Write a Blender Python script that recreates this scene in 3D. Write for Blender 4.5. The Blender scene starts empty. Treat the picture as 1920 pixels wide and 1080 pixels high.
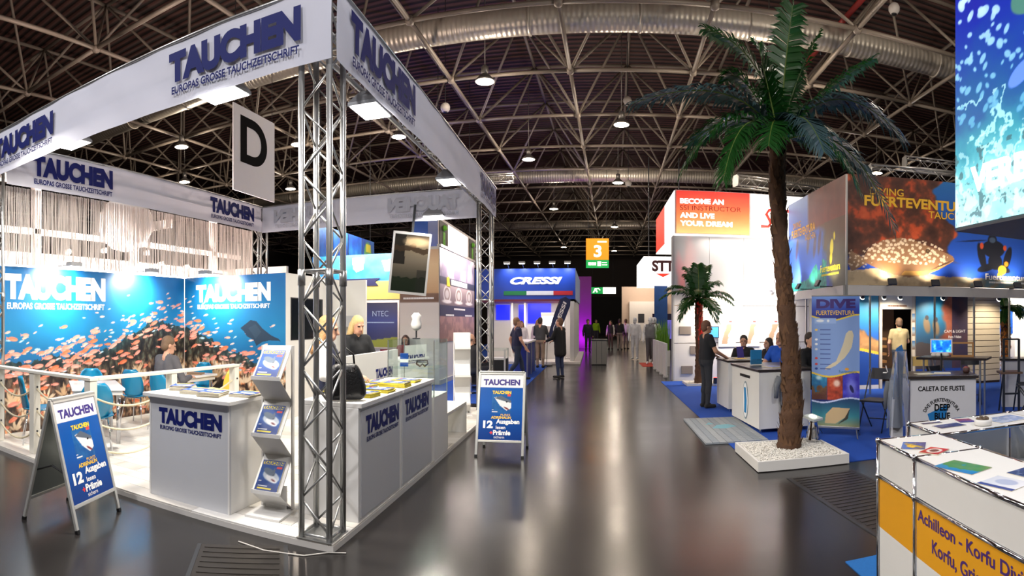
import bpy, math, random
import numpy as np
from mathutils import Vector, Matrix, Euler
random.seed(7)
PI = math.pi
SC = bpy.context.scene
COL = SC.collection

# ------------------------------------------------------------------ camera (a phone panorama: cylindrical sweep)
cam = bpy.data.cameras.new('camera')
cam.type = 'PANO'
cam.panorama_type = 'CENTRAL_CYLINDRICAL'
FP, XV, HY = 1065.0, 1115.0, 600.0          # pixels per radian, column of the aisle direction, horizon row
cam.central_cylindrical_range_u_min = (0 - XV) / FP
cam.central_cylindrical_range_u_max = (1920 - XV) / FP
cam.central_cylindrical_range_v_min = -(1080 - HY) / FP
cam.central_cylindrical_range_v_max = HY / FP
cam.central_cylindrical_radius = 1.0
cam.clip_end = 300
camo = bpy.data.objects.new('camera', cam); COL.objects.link(camo)
camo.location = (0, 0, 1.7); camo.rotation_euler = (PI / 2, 0, 0)
SC.camera = camo

# ------------------------------------------------------------------ world, exposure
w = bpy.data.worlds.new('world'); SC.world = w; w.use_nodes = True
w.node_tree.nodes['Background'].inputs[0].default_value = (1.0, 0.93, 0.86, 1)
w.node_tree.nodes['Background'].inputs[1].default_value = 0.12
vs = SC.view_settings
vs.view_transform = 'Standard'; vs.look = 'None'; vs.exposure = 0.15; vs.gamma = 1.0; vs.use_curve_mapping = False
try:
    SC.cycles.max_bounces = 6; SC.cycles.diffuse_bounces = 3; SC.cycles.glossy_bounces = 3
    SC.cycles.transmission_bounces = 6; SC.cycles.transparent_max_bounces = 12
    SC.cycles.caustics_reflective = False; SC.cycles.caustics_refractive = False
    SC.cycles.sample_clamp_indirect = 4.0; SC.cycles.use_denoising = True
except Exception:
    pass

# ------------------------------------------------------------------ helpers
def lin(c):
    return tuple(((x / 255.0) / 12.92 if x / 255.0 <= .04045 else ((x / 255.0 + .055) / 1.055) ** 2.4) for x in c)
def lin_np(a):
    return np.where(a <= .04045, a / 12.92, ((a + .055) / 1.055) ** 2.4)
MATS = {}
def M(name, col=(200, 200, 200), rough=.5, metal=0.0, noise=.05, nscale=6.0, emit=0.0, ecol=None, bump=0.0, bscale=60.0,
      trans=0.0, transluc=0.0, coat=0.0, spec=.5):
    if name in MATS: return MATS[name]
    m = bpy.data.materials.new(name); m.use_nodes = True
    nt = m.node_tree; b = nt.nodes['Principled BSDF']
    c = lin(col)
    tc = nt.nodes.new('ShaderNodeTexCoord')
    nz = nt.nodes.new('ShaderNodeTexNoise'); nz.inputs['Scale'].default_value = nscale; nz.inputs['Detail'].default_value = 4
    nt.links.new(tc.outputs['Object'], nz.inputs['Vector'])
    mx = nt.nodes.new('ShaderNodeMix'); mx.data_type = 'RGBA'
    mx.inputs[6].default_value = tuple(max(0, x * (1 - noise)) for x in c) + (1,)
    mx.inputs[7].default_value = tuple(min(1, x * (1 + noise)) for x in c) + (1,)
    nt.links.new(nz.outputs['Fac'], mx.inputs[0])
    nt.links.new(mx.outputs[2], b.inputs['Base Color'])
    b.inputs['Roughness'].default_value = rough; b.inputs['Metallic'].default_value = metal
    b.inputs['Specular IOR Level'].default_value = spec
    b.inputs['Transmission Weight'].default_value = trans
    b.inputs['Coat Weight'].default_value = coat
    if emit:
        b.inputs['Emission Color'].default_value = lin(ecol or col) + (1,); b.inputs['Emission Strength'].default_value = emit
    if bump:
        n2 = nt.nodes.new('ShaderNodeTexNoise'); n2.inputs['Scale'].default_value = bscale
        nt.links.new(tc.outputs['Object'], n2.inputs['Vector'])
        bp = nt.nodes.new('ShaderNodeBump'); bp.inputs['Strength'].default_value = bump; bp.inputs['Distance'].default_value = .01
        nt.links.new(n2.outputs['Fac'], bp.inputs['Height']); nt.links.new(bp.outputs[0], b.inputs['Normal'])
    if transluc:
        tr = nt.nodes.new('ShaderNodeBsdfTranslucent'); nt.links.new(mx.outputs[2], tr.inputs['Color'])
        ms = nt.nodes.new('ShaderNodeMixShader'); ms.inputs[0].default_value = transluc
        out = [n for n in nt.nodes if n.type == 'OUTPUT_MATERIAL'][0]
        nt.links.new(b.outputs[0], ms.inputs[1]); nt.links.new(tr.outputs[0], ms.inputs[2]); nt.links.new(ms.outputs[0], out.inputs[0])
    MATS[name] = m
    return m
def print_mat(name, rough=.45, emit=0.0):
    """flat print: colour read from the panel's own colour layer"""
    if name in MATS: return MATS[name]
    m = bpy.data.materials.new(name); m.use_nodes = True
    nt = m.node_tree; b = nt.nodes['Principled BSDF']
    a = nt.nodes.new('ShaderNodeAttribute'); a.attribute_name = 'print'
    nt.links.new(a.outputs['Color'], b.inputs['Base Color'])
    b.inputs['Roughness'].default_value = rough
    if emit:
        nt.links.new(a.outputs['Color'], b.inputs['Emission Color']); b.inputs['Emission Strength'].default_value = emit
    MATS[name] = m
    return m
def glass_mat():
    if 'clear_glass' in MATS: return MATS['clear_glass']
    m = bpy.data.materials.new('clear_glass'); m.use_nodes = True
    nt = m.node_tree; out = [n for n in nt.nodes if n.type == 'OUTPUT_MATERIAL'][0]
    g = nt.nodes.new('ShaderNodeBsdfGlossy'); g.inputs['Roughness'].default_value = .02
    t = nt.nodes.new('ShaderNodeBsdfTransparent'); t.inputs['Color'].default_value = (.93, .97, .96, 1)
    ms = nt.nodes.new('ShaderNodeMixShader'); ms.inputs[0].default_value = .07
    nt.links.new(t.outputs[0], ms.inputs[1]); nt.links.new(g.outputs[0], ms.inputs[2])
    nt.links.new(ms.outputs[0], out.inputs[0])
    MATS['clear_glass'] = m
    return m

def rotz(p, a):
    c, s = math.cos(a), math.sin(a); return (p[0] * c - p[1] * s, p[0] * s + p[1] * c, p[2])
class MB:
    def __init__(s): s.v = []; s.f = []; s.m = []; s.marks = []
    def add(s, vs_, fs, mi=0):
        o = len(s.v); s.v.extend([tuple(x) for x in vs_]); s.f.extend([tuple(i + o for i in q) for q in fs]); s.m.extend([mi] * len(fs)); return s
    def box(s, x0, x1, y0, y1, z0, z1, mi=0):
        V = [(x0, y0, z0), (x1, y0, z0), (x1, y1, z0), (x0, y1, z0), (x0, y0, z1), (x1, y0, z1), (x1, y1, z1), (x0, y1, z1)]
        return s.add(V, [(0, 3, 2, 1), (4, 5, 6, 7), (0, 1, 5, 4), (1, 2, 6, 5), (2, 3, 7, 6), (3, 0, 4, 7)], mi)
    def obox(s, c, size, R=None, mi=0):
        R = R or Matrix.Identity(3); h = Vector(size) / 2; c = Vector(c)
        V = [c + R @ Vector((sx * h.x, sy * h.y, sz * h.z)) for sz in (-1, 1) for sx, sy in ((-1, -1), (1, -1), (1, 1), (-1, 1))]
        return s.add(V, [(0, 3, 2, 1), (4, 5, 6, 7), (0, 1, 5, 4), (1, 2, 6, 5), (2, 3, 7, 6), (3, 0, 4, 7)], mi)
    def path(s, pts, r, n=8, mi=0, caps=True):
        P = [Vector(p) for p in pts]; k = len(P)
        rr = r if isinstance(r, (list, tuple)) else [r] * k
        V = []; up = None
        for i in range(k):
            d = (P[min(i + 1, k - 1)] - P[max(i - 1, 0)])
            if d.length < 1e-9: d = Vector((0, 0, 1))
            d.normalize()
            if up is None:
                up = Vector((0, 0, 1)) if abs(d.z) < .9 else Vector((1, 0, 0))
            a = d.cross(up)
            if a.length < 1e-6: a = d.cross(Vector((0, 1, 0)))
            a.normalize(); b = a.cross(d).normalized(); up = b
            for j in range(n):
                t = 2 * PI * j / n; V.append(P[i] + (a * math.cos(t) + b * math.sin(t)) * rr[i])
        F = [(i * n + j, i * n + (j + 1) % n, (i + 1) * n + (j + 1) % n, (i + 1) * n + j) for i in range(k - 1) for j in range(n)]
        if caps: F += [tuple(range(n - 1, -1, -1)), tuple((k - 1) * n + j for j in range(n))]
        return s.add(V, F, mi)
    def tube(s, a, b, r, n=8, r2=None, mi=0): return s.path([a, b], [r, r if r2 is None else r2], n, mi)
    def lathe(s, prof, n=20, c=(0, 0, 0), mi=0):
        V = [(c[0] + r * math.cos(2 * PI * j / n), c[1] + r * math.sin(2 * PI * j / n), c[2] + z) for r, z in prof for j in range(n)]
        k = len(prof)
        F = [(i * n + j, i * n + (j + 1) % n, (i + 1) * n + (j + 1) % n, (i + 1) * n + j) for i in range(k - 1) for j in range(n)]
        F += [tuple(range(n - 1, -1, -1)), tuple((k - 1) * n + j for j in range(n))]
        return s.add(V, F, mi)
    def prism(s, poly, d0, d1, axis='y', mi=0):
        """polygon in (x,z) pushed along y (axis y), or in (x,y) pushed along z (axis z), or (y,z) along x"""
        n = len(poly)
        mk = {'y': lambda p, d: (p[0], d, p[1]), 'z': lambda p, d: (p[0], p[1], d), 'x': lambda p, d: (d, p[0], p[1])}[axis]
        V = [mk(p, d0) for p in poly] + [mk(p, d1) for p in poly]
        F = [tuple(range(n)), tuple(range(2 * n - 1, n - 1, -1))] + [(i, i + n, (i + 1) % n + n, (i + 1) % n) for i in range(n)]
        return s.add(V, F, mi)
    def sheet(s, fn, nu, nv, mi=0):
        V = [fn(i / nu, j / nv) for j in range(nv + 1) for i in range(nu + 1)]
        F = [(j * (nu + 1) + i, j * (nu + 1) + i + 1, (j + 1) * (nu + 1) + i + 1, (j + 1) * (nu + 1) + i) for j in range(nv) for i in range(nu)]
        return s.add(V, F, mi)
    def mesh(s, name, mats, smooth=False, fix=True):
        me = bpy.data.meshes.new(name); me.from_pydata(s.v, [], s.f)
        for m in (mats if isinstance(mats, (list, tuple)) else [mats]): me.materials.append(m)
        if any(s.m): me.polygons.foreach_set('material_index', s.m)
        if smooth: me.polygons.foreach_set('use_smooth', [True] * len(s.f))
        if fix:
            import bmesh
            bm = bmesh.new(); bm.from_mesh(me); bmesh.ops.recalc_face_normals(bm, faces=bm.faces); bm.to_mesh(me); bm.free()
        me.update()
        return me
    def build(s, name, mats, parent=None, loc=(0, 0, 0), rot=(0, 0, 0), smooth=False, bevel=0.0, fix=True):
        if len(s.marks) > 1 and name == 'lettering':
            mk = s.marks + [(len(s.v), len(s.f))]
            if mk[0] != (0, 0): mk = [(0, 0)] + mk
            for (v0, f0), (v1, f1) in zip(mk[:-1], mk[1:]):
                q = MB(); q.v = s.v[v0:v1]; q.f = [tuple(i - v0 for i in t_) for t_ in s.f[f0:f1]]; q.m = [0] * (f1 - f0)
                o = q.build(name, mats, parent, loc, rot, smooth, bevel, fix)
            return o
        o = bpy.data.objects.new(name, s.mesh(name, mats, smooth, fix)); COL.objects.link(o)
        o.location = loc; o.rotation_euler = rot; o.parent = parent
        if bevel:
            b = o.modifiers.new('bevel', 'BEVEL'); b.width = bevel; b.segments = 2; b.limit_method = 'ANGLE'
        return o
def inst(name, me, parent=None, loc=(0, 0, 0), rot=(0, 0, 0), scale=(1, 1, 1)):
    o = bpy.data.objects.new(name, me); COL.objects.link(o)
    o.location = loc; o.rotation_euler = rot; o.scale = scale; o.parent = parent
    return o
def tag(o, label, cat, group=None):
    o['label'] = label; o['category'] = cat
    if group: o['group'] = group
    return o
def struct(o, label=None):
    o['kind'] = 'structure'
    if label: o['label'] = label
    return o
def T(name, label, cat, loc=(0, 0, 0), rz=0.0, group=None):
    o = bpy.data.objects.new(name, None); COL.objects.link(o); o.empty_display_size = .1
    o.location = loc; o.rotation_euler = (0, 0, rz)
    return tag(o, label, cat, group)
def dup(root, loc, rz, label, group=None):
    r = root.copy(); COL.objects.link(r); r.location = loc; r.rotation_euler = (0, 0, rz); r['label'] = label
    if group: r['group'] = group
    for ch in list(root.children):
        c = ch.copy(); COL.objects.link(c); c.parent = r
        for g in list(ch.children):
            d = g.copy(); COL.objects.link(d); d.parent = c
    return r
def light(kind, name, loc, target, power, col=(255, 255, 255), size=.3, size_y=None, spot=1.2, blend=.5, parent=None):
    l = bpy.data.lights.new(name, kind); l.energy = power; l.color = lin(col)
    if kind == 'AREA':
        l.size = size
        if size_y: l.shape = 'RECTANGLE'; l.size_y = size_y
    else: l.shadow_soft_size = size
    if kind == 'SPOT': l.spot_size = spot; l.spot_blend = blend
    o = bpy.data.objects.new(name, l); COL.objects.link(o); o.location = loc
    o.rotation_euler = (Vector(target) - Vector(loc)).to_track_quat('-Z', 'Y').to_euler()
    o.parent = parent
    return o

# ---- text as flat lettering: facing -Y, fitted to a box w x h with its lower-left corner at (x, z)
TXT = {}
def text_geo(sx, bold=.0, shear=0.0):
    k = (sx, bold, shear)
    if k in TXT: return TXT[k]
    c = bpy.data.curves.new('lettering', 'FONT'); c.body = sx; c.offset = bold; c.resolution_u = 5 if len(sx) > 1 else 12; c.shear = shear
    c.dimensions = '2D'; c.fill_mode = 'FRONT'
    o = bpy.data.objects.new('lettering', c); COL.objects.link(o)
    dg = bpy.context.evaluated_depsgraph_get()
    me = bpy.data.meshes.new_from_object(o.evaluated_get(dg))
    V = np.array([v.co[:2] for v in me.vertices]); F = [tuple(p.vertices) for p in me.polygons]
    bpy.data.objects.remove(o); bpy.data.curves.remove(c); bpy.data.meshes.remove(me)
    lo = V.min(0); hi = V.max(0); V = (V - lo) / (hi - lo)
    asp = (hi - lo)[0] / (hi - lo)[1]
    TXT[k] = (V, F, asp)
    return TXT[k]
def letters(mb, sx, x, z, w_, h_, y=-.003, bold=.0, mi=0, shear=0.0, mirror=False, skew=0.0):
    V, F, a = text_geo(sx, bold, shear)
    mb.marks.append((len(mb.v), len(mb.f)))
    mb.add([(x + (1 - p[0] if mirror else p[0]) * w_, y, z + p[1] * h_ + skew * p[0]) for p in V], F, mi)
    return mb
def bars(mb, x, z, w_, h_, y=-.003):
    """a line of print too small to read in the photograph"""
    k = x; rnd = random.Random(int(x * 1000) + int(z * 77)); mb.marks.append((len(mb.v), len(mb.f)))
    while k < x + w_ - h_ * .4:
        q = min(h_ * rnd.uniform(.5, 1.1), x + w_ - k); mb.add([(k, y, z), (k + q, y, z), (k + q, y, z + h_), (k, y, z + h_)], [(0, 1, 2, 3)]); k += q + h_ * .12
    return mb
def tauchen(mb, x, z, w_, y=-.004, mi=0, mirror=False, sub=True):
    """word mark with its subtitle, lower-left corner at x,z"""
    n0 = len(mb.marks)
    if sub: letters(mb, 'EUROPAS GROSSE TAUCHZEITSCHRIFT', x + .02 * w_, z, w_ * .97, w_ * .05, y, .03, mi, mirror=mirror)
    letters(mb, 'TAUCHEN', x, z + w_ * .073, w_, w_ * .2, y, .068, mi, mirror=mirror)
    del mb.marks[n0 + 1:]
    return mb

# ---- painted prints: numpy canvas -> grid mesh with a colour layer
def vnoise(X, Y, seed):
    xi = np.floor(X).astype(np.int64); yi = np.floor(Y).astype(np.int64); fx = X - xi; fy = Y - yi
    fx = fx * fx * (3 - 2 * fx); fy = fy * fy * (3 - 2 * fy)
    def h(a, b):
        n = (a * 374761393 + b * 668265263 + seed * 144665) & 0x7fffffff
        n = ((n ^ (n >> 13)) * 1274126177) & 0x7fffffff
        return ((n ^ (n >> 16)) & 0xffff) / 65535.0
    return (h(xi, yi) * (1 - fx) + h(xi + 1, yi) * fx) * (1 - fy) + (h(xi, yi + 1) * (1 - fx) + h(xi + 1, yi + 1) * fx) * fy
def fbm(X, Y, seed=1, o=4):
    s = 0; a = .5; t = 0
    for i in range(o):
        s = s + a * vnoise(X * 2 ** i, Y * 2 ** i, seed + i * 17); t += a; a *= .5
    return s / t
def worley(X, Y, seed):
    xi = np.floor(X).astype(np.int64); yi = np.floor(Y).astype(np.int64); d1 = np.full(X.shape, 9.0); idn = np.zeros(X.shape)
    for a in (-1, 0, 1):
        for b in (-1, 0, 1):
            cx = xi + a; cy = yi + b
            n = (cx * 374761393 + cy * 668265263 + seed * 99991) & 0x7fffffff
            n = ((n ^ (n >> 13)) * 1274126177) & 0x7fffffff; n = n ^ (n >> 15)
            px = cx + (n & 1023) / 1023.0; py = cy + ((n >> 10) & 1023) / 1023.0
            d = np.hypot(X - px, Y - py); k = d < d1
            d1 = np.where(k, d, d1); idn = np.where(k, ((n >> 5) & 255) / 255.0, idn)
    return d1, idn
class Canvas:
    def __init__(s, w_, h_, cell):
        s.w = w_; s.h = h_; s.nx = max(2, int(w_ / cell)); s.ny = max(2, int(h_ / cell))
        s.X, s.Y = np.meshgrid(np.linspace(0, w_, s.nx), np.linspace(0, h_, s.ny)); s.c = np.zeros((s.ny, s.nx, 3)); s.cell = cell
    def fill(s, mask, col):
        mask = np.clip(mask, 0, 1)[..., None]; s.c = s.c * (1 - mask) + (np.array(col, float) / 255 if not isinstance(col, np.ndarray) else col) * mask; return s
    def grad(s, stops, t):
        ts = [a for a, _ in stops]; cs = np.array([c for _, c in stops], float) / 255
        s.c = np.stack([np.interp(t, ts, cs[:, k]) for k in range(3)], -1); return s
    def mix(s, stops, t):
        ts = [a for a, _ in stops]; cs = np.array([c for _, c in stops], float) / 255
        return np.stack([np.interp(t, ts, cs[:, k]) for k in range(3)], -1)
    def _sub(s, x0, x1, y0, y1):
        i0 = max(0, int(x0 / s.w * (s.nx - 1))); i1 = min(s.nx, int(x1 / s.w * (s.nx - 1)) + 2); j0 = max(0, int(y0 / s.h * (s.ny - 1))); j1 = min(s.ny, int(y1 / s.h * (s.ny - 1)) + 2)
        return slice(j0, j1), slice(i0, i1)
    def ell(s, cx, cy, rx, ry, col, ang=0.0, a=1.0, soft=None):
        R = max(rx, ry) * 1.3 + s.cell * 2; sl = s._sub(cx - R, cx + R, cy - R, cy + R)
        X = s.X[sl] - cx; Y = s.Y[sl] - cy
        if X.size == 0: return s
        c, n = math.cos(ang), math.sin(ang); q = np.hypot((X * c + Y * n) / rx, (-X * n + Y * c) / ry)
        m = np.clip((1 - q) * min(rx, ry) / (soft or s.cell) + .5, 0, 1) * a
        s.c[sl] = s.c[sl] * (1 - m[..., None]) + np.array(col, float) / 255 * m[..., None]; return s
    def poly(s, pts, col, a=1.0):
        P = np.array(pts, float); sl = s._sub(P[:, 0].min(), P[:, 0].max(), P[:, 1].min(), P[:, 1].max())
        X = s.X[sl]; Y = s.Y[sl]; ins = np.zeros(X.shape, bool); n = len(P)
        if X.size == 0: return s
        for i in range(n):
            x0, y0 = P[i]; x1, y1 = P[(i + 1) % n]
            if y0 == y1: continue
            ins ^= ((Y > y0) != (Y > y1)) & (X < (x1 - x0) * (Y - y0) / (y1 - y0) + x0)
        m = ins[..., None] * a; s.c[sl] = s.c[sl] * (1 - m) + np.array(col, float) / 255 * m; return s
    def rect(s, x0, x1, y0, y1, col, a=1.0):
        m = (s.X >= x0) & (s.X <= x1) & (s.Y >= y0) & (s.Y <= y1); return s.fill(m * a, col)
    def fish(s, x, y, l, col, ang=0.0, flip=1):
        c, n = math.cos(ang), math.sin(ang)
        s.ell(x, y, l * .5, l * .19, col, ang)
        R = lambda p: (x + p[0] * c - p[1] * n, y + p[0] * n + p[1] * c)
        s.poly([R((-flip * l * .42, 0)), R((-flip * l * .72, l * .17)), R((-flip * l * .62, 0)), R((-flip * l * .72, -l * .17))], col)
        s.ell(x + .1 * l * c, y - .07 * l + .1 * l * n, l * .3, l * .06, tuple(min(255, q + 35) for q in col), ang, .7); return s
    def panel(s, name, mat, parent=None, loc=(0, 0, 0), rot=(0, 0, 0), shape=None):
        nx, ny = s.nx, s.ny
        X, Z = s.X.ravel(), s.Y.ravel(); Yd = np.zeros_like(X)
        if shape is not None: X, Yd, Z = shape(X, Z)
        co = np.stack([X, Yd, Z], -1).astype(np.float32)
        idx = np.arange(nx * ny).reshape(ny, nx)
        q = np.stack([idx[:-1, :-1], idx[:-1, 1:], idx[1:, 1:], idx[1:, :-1]], -1).reshape(-1, 4).astype(np.int32)
        me = bpy.data.meshes.new(name); nf = len(q)
        me.vertices.add(nx * ny); me.vertices.foreach_set('co', co.ravel())
        me.loops.add(nf * 4); me.loops.foreach_set('vertex_index', q.ravel())
        me.polygons.add(nf); me.polygons.foreach_set('loop_start', np.arange(0, nf * 4, 4, dtype=np.int32)); me.polygons.foreach_set('loop_total', np.full(nf, 4, np.int32))
        a = me.color_attributes.new('print', 'FLOAT_COLOR', 'POINT')
        rgba = np.ones((nx * ny, 4), np.float32); rgba[:, :3] = lin_np(np.clip(s.c, 0, 1)).reshape(-1, 3)
        a.data.foreach_set('color', rgba.ravel())
        me.update(calc_edges=True); me.validate(); me.materials.append(mat)
        o = bpy.data.objects.new(name, me); COL.objects.link(o); o.location = loc; o.rotation_euler = rot; o.parent = parent
        return o

# ------------------------------------------------------------------ shared materials
WHITE = M('white_laminate', (226, 224, 220), .4, noise=.03)
WPAINT = M('white_painted_wood', (228, 224, 212), .5, noise=.05)
WWALL = M('white_stand_wall', (222, 220, 214), .6, noise=.03)
GREYW = M('grey_stand_wall', (176, 178, 182), .6, noise=.04)
ALU = M('aluminium', (196, 196, 194), .32, .9, noise=.06)
CHROME = M('chrome', (225, 225, 228), .08, 1.0, noise=.02)
STEEL = M('dark_steel', (70, 72, 76), .4, .7)
BLACK = M('black_plastic', (18, 18, 20), .45, noise=.1)
NAVY = M('navy_print', (16, 26, 96), .6, noise=.03, spec=.2)
FABRIC = M('banner_fabric', (218, 219, 232), .7, noise=.03, nscale=3, bump=.15, bscale=9, transluc=.22)
BLACKP = M('black_print', (14, 14, 16), .85, noise=.02, spec=.1)
FADED = M('show_through_print', (176, 178, 190), .7, noise=.05)
PRINT = print_mat('printed_panel')
LAMP = M('lamp_glow', (255, 246, 228), .4, emit=9.0)
LAMPW = M('flood_glow', (255, 252, 246), .4, emit=14.0)
YELLOWP = M('yellow_print', (250, 205, 40), .5)
WHITEP = M('white_print', (245, 245, 245), .5)
BLUEP = M('blue_print', (20, 74, 160), .45)
GLASS = glass_mat()
ROPE = M('rope', (214, 202, 172), .9, noise=.2, nscale=60, bump=.4)
CARPET = M('blue_carpet', (10, 72, 172), .95, noise=.12, nscale=40, bump=.5, bscale=300)

# ================================================================== THE HALL
def floor_mat():
    m = bpy.data.materials.new('polished_dark_floor'); m.use_nodes = True; nt = m.node_tree; b = nt.nodes['Principled BSDF']
    tc = nt.nodes.new('ShaderNodeTexCoord')
    n1 = nt.nodes.new('ShaderNodeTexNoise'); n1.inputs['Scale'].default_value = .55; n1.inputs['Detail'].default_value = 4; n1.inputs['Roughness'].default_value = .5
    nt.links.new(tc.outputs['Object'], n1.inputs['Vector'])
    cr = nt.nodes.new('ShaderNodeValToRGB'); cr.color_ramp.elements[0].position = .3; cr.color_ramp.elements[0].color = lin((30, 29, 29)) + (1,)
    cr.color_ramp.elements[1].position = .72; cr.color_ramp.elements[1].color = lin((46, 43, 42)) + (1,)
    nt.links.new(n1.outputs['Fac'], cr.inputs[0])
    nt.links.new(cr.outputs[0], b.inputs['Base Color'])
    n2 = nt.nodes.new('ShaderNodeTexNoise'); n2.inputs['Scale'].default_value = 1.2; n2.inputs['Detail'].default_value = 3
    nt.links.new(tc.outputs['Object'], n2.inputs['Vector'])
    mr = nt.nodes.new('ShaderNodeMapRange'); mr.inputs[3].default_value = .17; mr.inputs[4].default_value = .27; b.inputs['Specular IOR Level'].default_value = .38
    nt.links.new(n2.outputs['Fac'], mr.inputs[0]); nt.links.new(mr.outputs[0], b.inputs['Roughness'])
    return m
FLOOR = floor_mat()
struct(MB().box(-48, 48, -14, 74, -.2, 0).build('floor', FLOOR), 'dark polished hall floor')

def deck_mat():
    m = bpy.data.materials.new('ribbed_roof_deck'); m.use_nodes = True; nt = m.node_tree; b = nt.nodes['Principled BSDF']
    tc = nt.nodes.new('ShaderNodeTexCoord'); sp = nt.nodes.new('ShaderNodeSeparateXYZ'); nt.links.new(tc.outputs['Object'], sp.inputs[0])
    wv = nt.nodes.new('ShaderNodeTexWave'); wv.bands_direction = 'Y'; wv.inputs['Scale'].default_value = .95; wv.inputs['Distortion'].default_value = 0
    nt.links.new(tc.outputs['Object'], wv.inputs['Vector'])
    cr = nt.nodes.new('ShaderNodeValToRGB'); cr.color_ramp.elements[0].position = .25; cr.color_ramp.elements[0].color = lin((34, 22, 20)) + (1,)
    cr.color_ramp.elements[1].position = .6; cr.color_ramp.elements[1].color = lin((98, 65, 58)) + (1,)
    nt.links.new(wv.outputs['Fac'], cr.inputs[0]); nt.links.new(cr.outputs[0], b.inputs['Base Color']); b.inputs['Roughness'].default_value = .7
    bp = nt.nodes.new('ShaderNodeBump'); bp.inputs['Distance'].default_value = .1; nt.links.new(wv.outputs['Fac'], bp.inputs['Height']); nt.links.new(bp.outputs[0], b.inputs['Normal'])
    return m
HR = -.033                                         # the roof grid runs a little askew of the stands
ceiling = struct(MB().box(-48, 48, -14, 76, 12.5, 12.7).build('ceiling', deck_mat(), rot=(0, 0, HR)), 'dark ribbed hall roof with steel space frame')
TUBE = M('cream_painted_steel', (132, 121, 108), .5, .1, noise=.12, nscale=2)
SG = 3.75; ZL = 9.3; ZU = 11.95
def space_frame():
    chords, braces, knots = [], [], []
    ys = [(k + .6) * SG for k in range(0, 18)]; xs = [(k - .35) * SG for k in range(-9, 9)]
    uys = [y + SG / 2 for y in ys[:-1]]; uxs = [x + SG / 2 for x in xs[:-1]]
    for y in ys:
        for x in xs:
            chords.append(((x, y, ZL), (x + SG, y, ZL))); chords.append(((x, y, ZL), (x, y + SG, ZL))); knots.append((x, y, ZL))
            for sx in (-1, 1):
                for sy in (-1, 1): braces.append(((x, y, ZL), (x + sx * SG / 2, y + sy * SG / 2, ZU)))
    for y in uys:
        for x in uxs:
            chords.append(((x, y, ZU), (x + SG, y, ZU))); chords.append(((x, y, ZU), (x, y + SG, ZU)))
    def key(c):
        m = [(c[0][i] + c[1][i]) / 2 for i in range(3)]; t = math.atan2(m[0], m[1]); r = math.hypot(m[0], m[1])
        out = 0 if (-1.15 < t < .82 and (m[2] - 1.7) / r < .62) else 200
        return r + out
    chords.sort(key=key); braces.sort(key=key)
    cache = {}
    def unit(d, r, n):
        k = (tuple(round(q, 3) for q in d), r)
        if k not in cache: cache[k] = MB().tube((0, 0, 0), d, r, n).mesh('frame_tube', TUBE, True, False)
        return cache[k]
    for lst, nm, r in ((chords, 'chord', .062), (braces, 'brace', .045)):
        for a, b in lst[:290]:
            d = tuple(b[i] - a[i] for i in range(3)); inst(nm, unit(d, r, 8), ceiling, a)
        mb = MB()
        for a, b in lst[290:]:
            if key((a, b)) < 200: mb.tube(a, b, r, 5)
        o = mb.build('far_' + nm + 's', TUBE, ceiling, smooth=True, fix=False); o['kind'] = 'stuff'
    kn = MB().lathe([(.02, -.13), (.1, -.09), (.13, 0), (.1, .09), (.02, .13)], 10).mesh('knot', TUBE, True)
    knots.sort(key=lambda p: key((p, p)))
    for p in knots[:90]: inst('knot', kn, ceiling, p)
space_frame()
def duct_mat():
    m = bpy.data.materials.new('spiral_duct_steel'); m.use_nodes = True; nt = m.node_tree; b = nt.nodes['Principled BSDF']
    tc = nt.nodes.new('ShaderNodeTexCoord'); wv = nt.nodes.new('ShaderNodeTexWave'); wv.inputs['Scale'].default_value = 2.2; wv.inputs['Distortion'].default_value = .3
    nt.links.new(tc.outputs['Object'], wv.inputs['Vector'])
    b.inputs['Base Color'].default_value = lin((214, 206, 190)) + (1,); b.inputs['Metallic'].default_value = .45; b.inputs['Roughness'].default_value = .38
    bp = nt.nodes.new('ShaderNodeBump'); bp.inputs['Strength'].default_value = .35; bp.inputs['Distance'].default_value = .03
    nt.links.new(wv.outputs['Fac'], bp.inputs['Height']); nt.links.new(bp.outputs[0], b.inputs['Normal'])
    return m
DUCT = duct_mat()
for y, lab in ((15.3, 'big silver spiral ventilation duct arching nearest overhead'), (32.0, 'silver spiral duct across the roof behind the nearest one'), (49.0, 'faraway silver duct across the roof beyond the orange sign')):
    d = T('ventilation_duct', lab, 'duct', (0, 0, 0), HR)
    MB().tube((-36, y, 9.86), (36, y, 9.86), .37, 28).build('duct_pipe', DUCT, d, smooth=True)
    fl = MB()
    ring = MB().path([(0, 0, 0), (.06, 0, 0)], .395, 24).mesh('joint_ring', DUCT, True)
    for k in range(-11, 12): inst('joint_ring', ring, d, (k * 3.0 + .7, y, 9.86))
red = M('red_sprinkler_paint', (150, 46, 40), .5)
rp = T('sprinkler_pipe', 'red sprinkler pipe under the roof above the tall palm', 'pipe', (7.15, 0, 0))
MB().tube((0, 13.2, 10.6), (0, 18.4, 10.6), .085, 12).build('pipe_run', red, rp, smooth=True)
MB().tube((0, 17.0, 10.5), (0, 17.0, 10.3), .03, 8).build('sprinkler_head', STEEL, rp, smooth=True)

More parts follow.
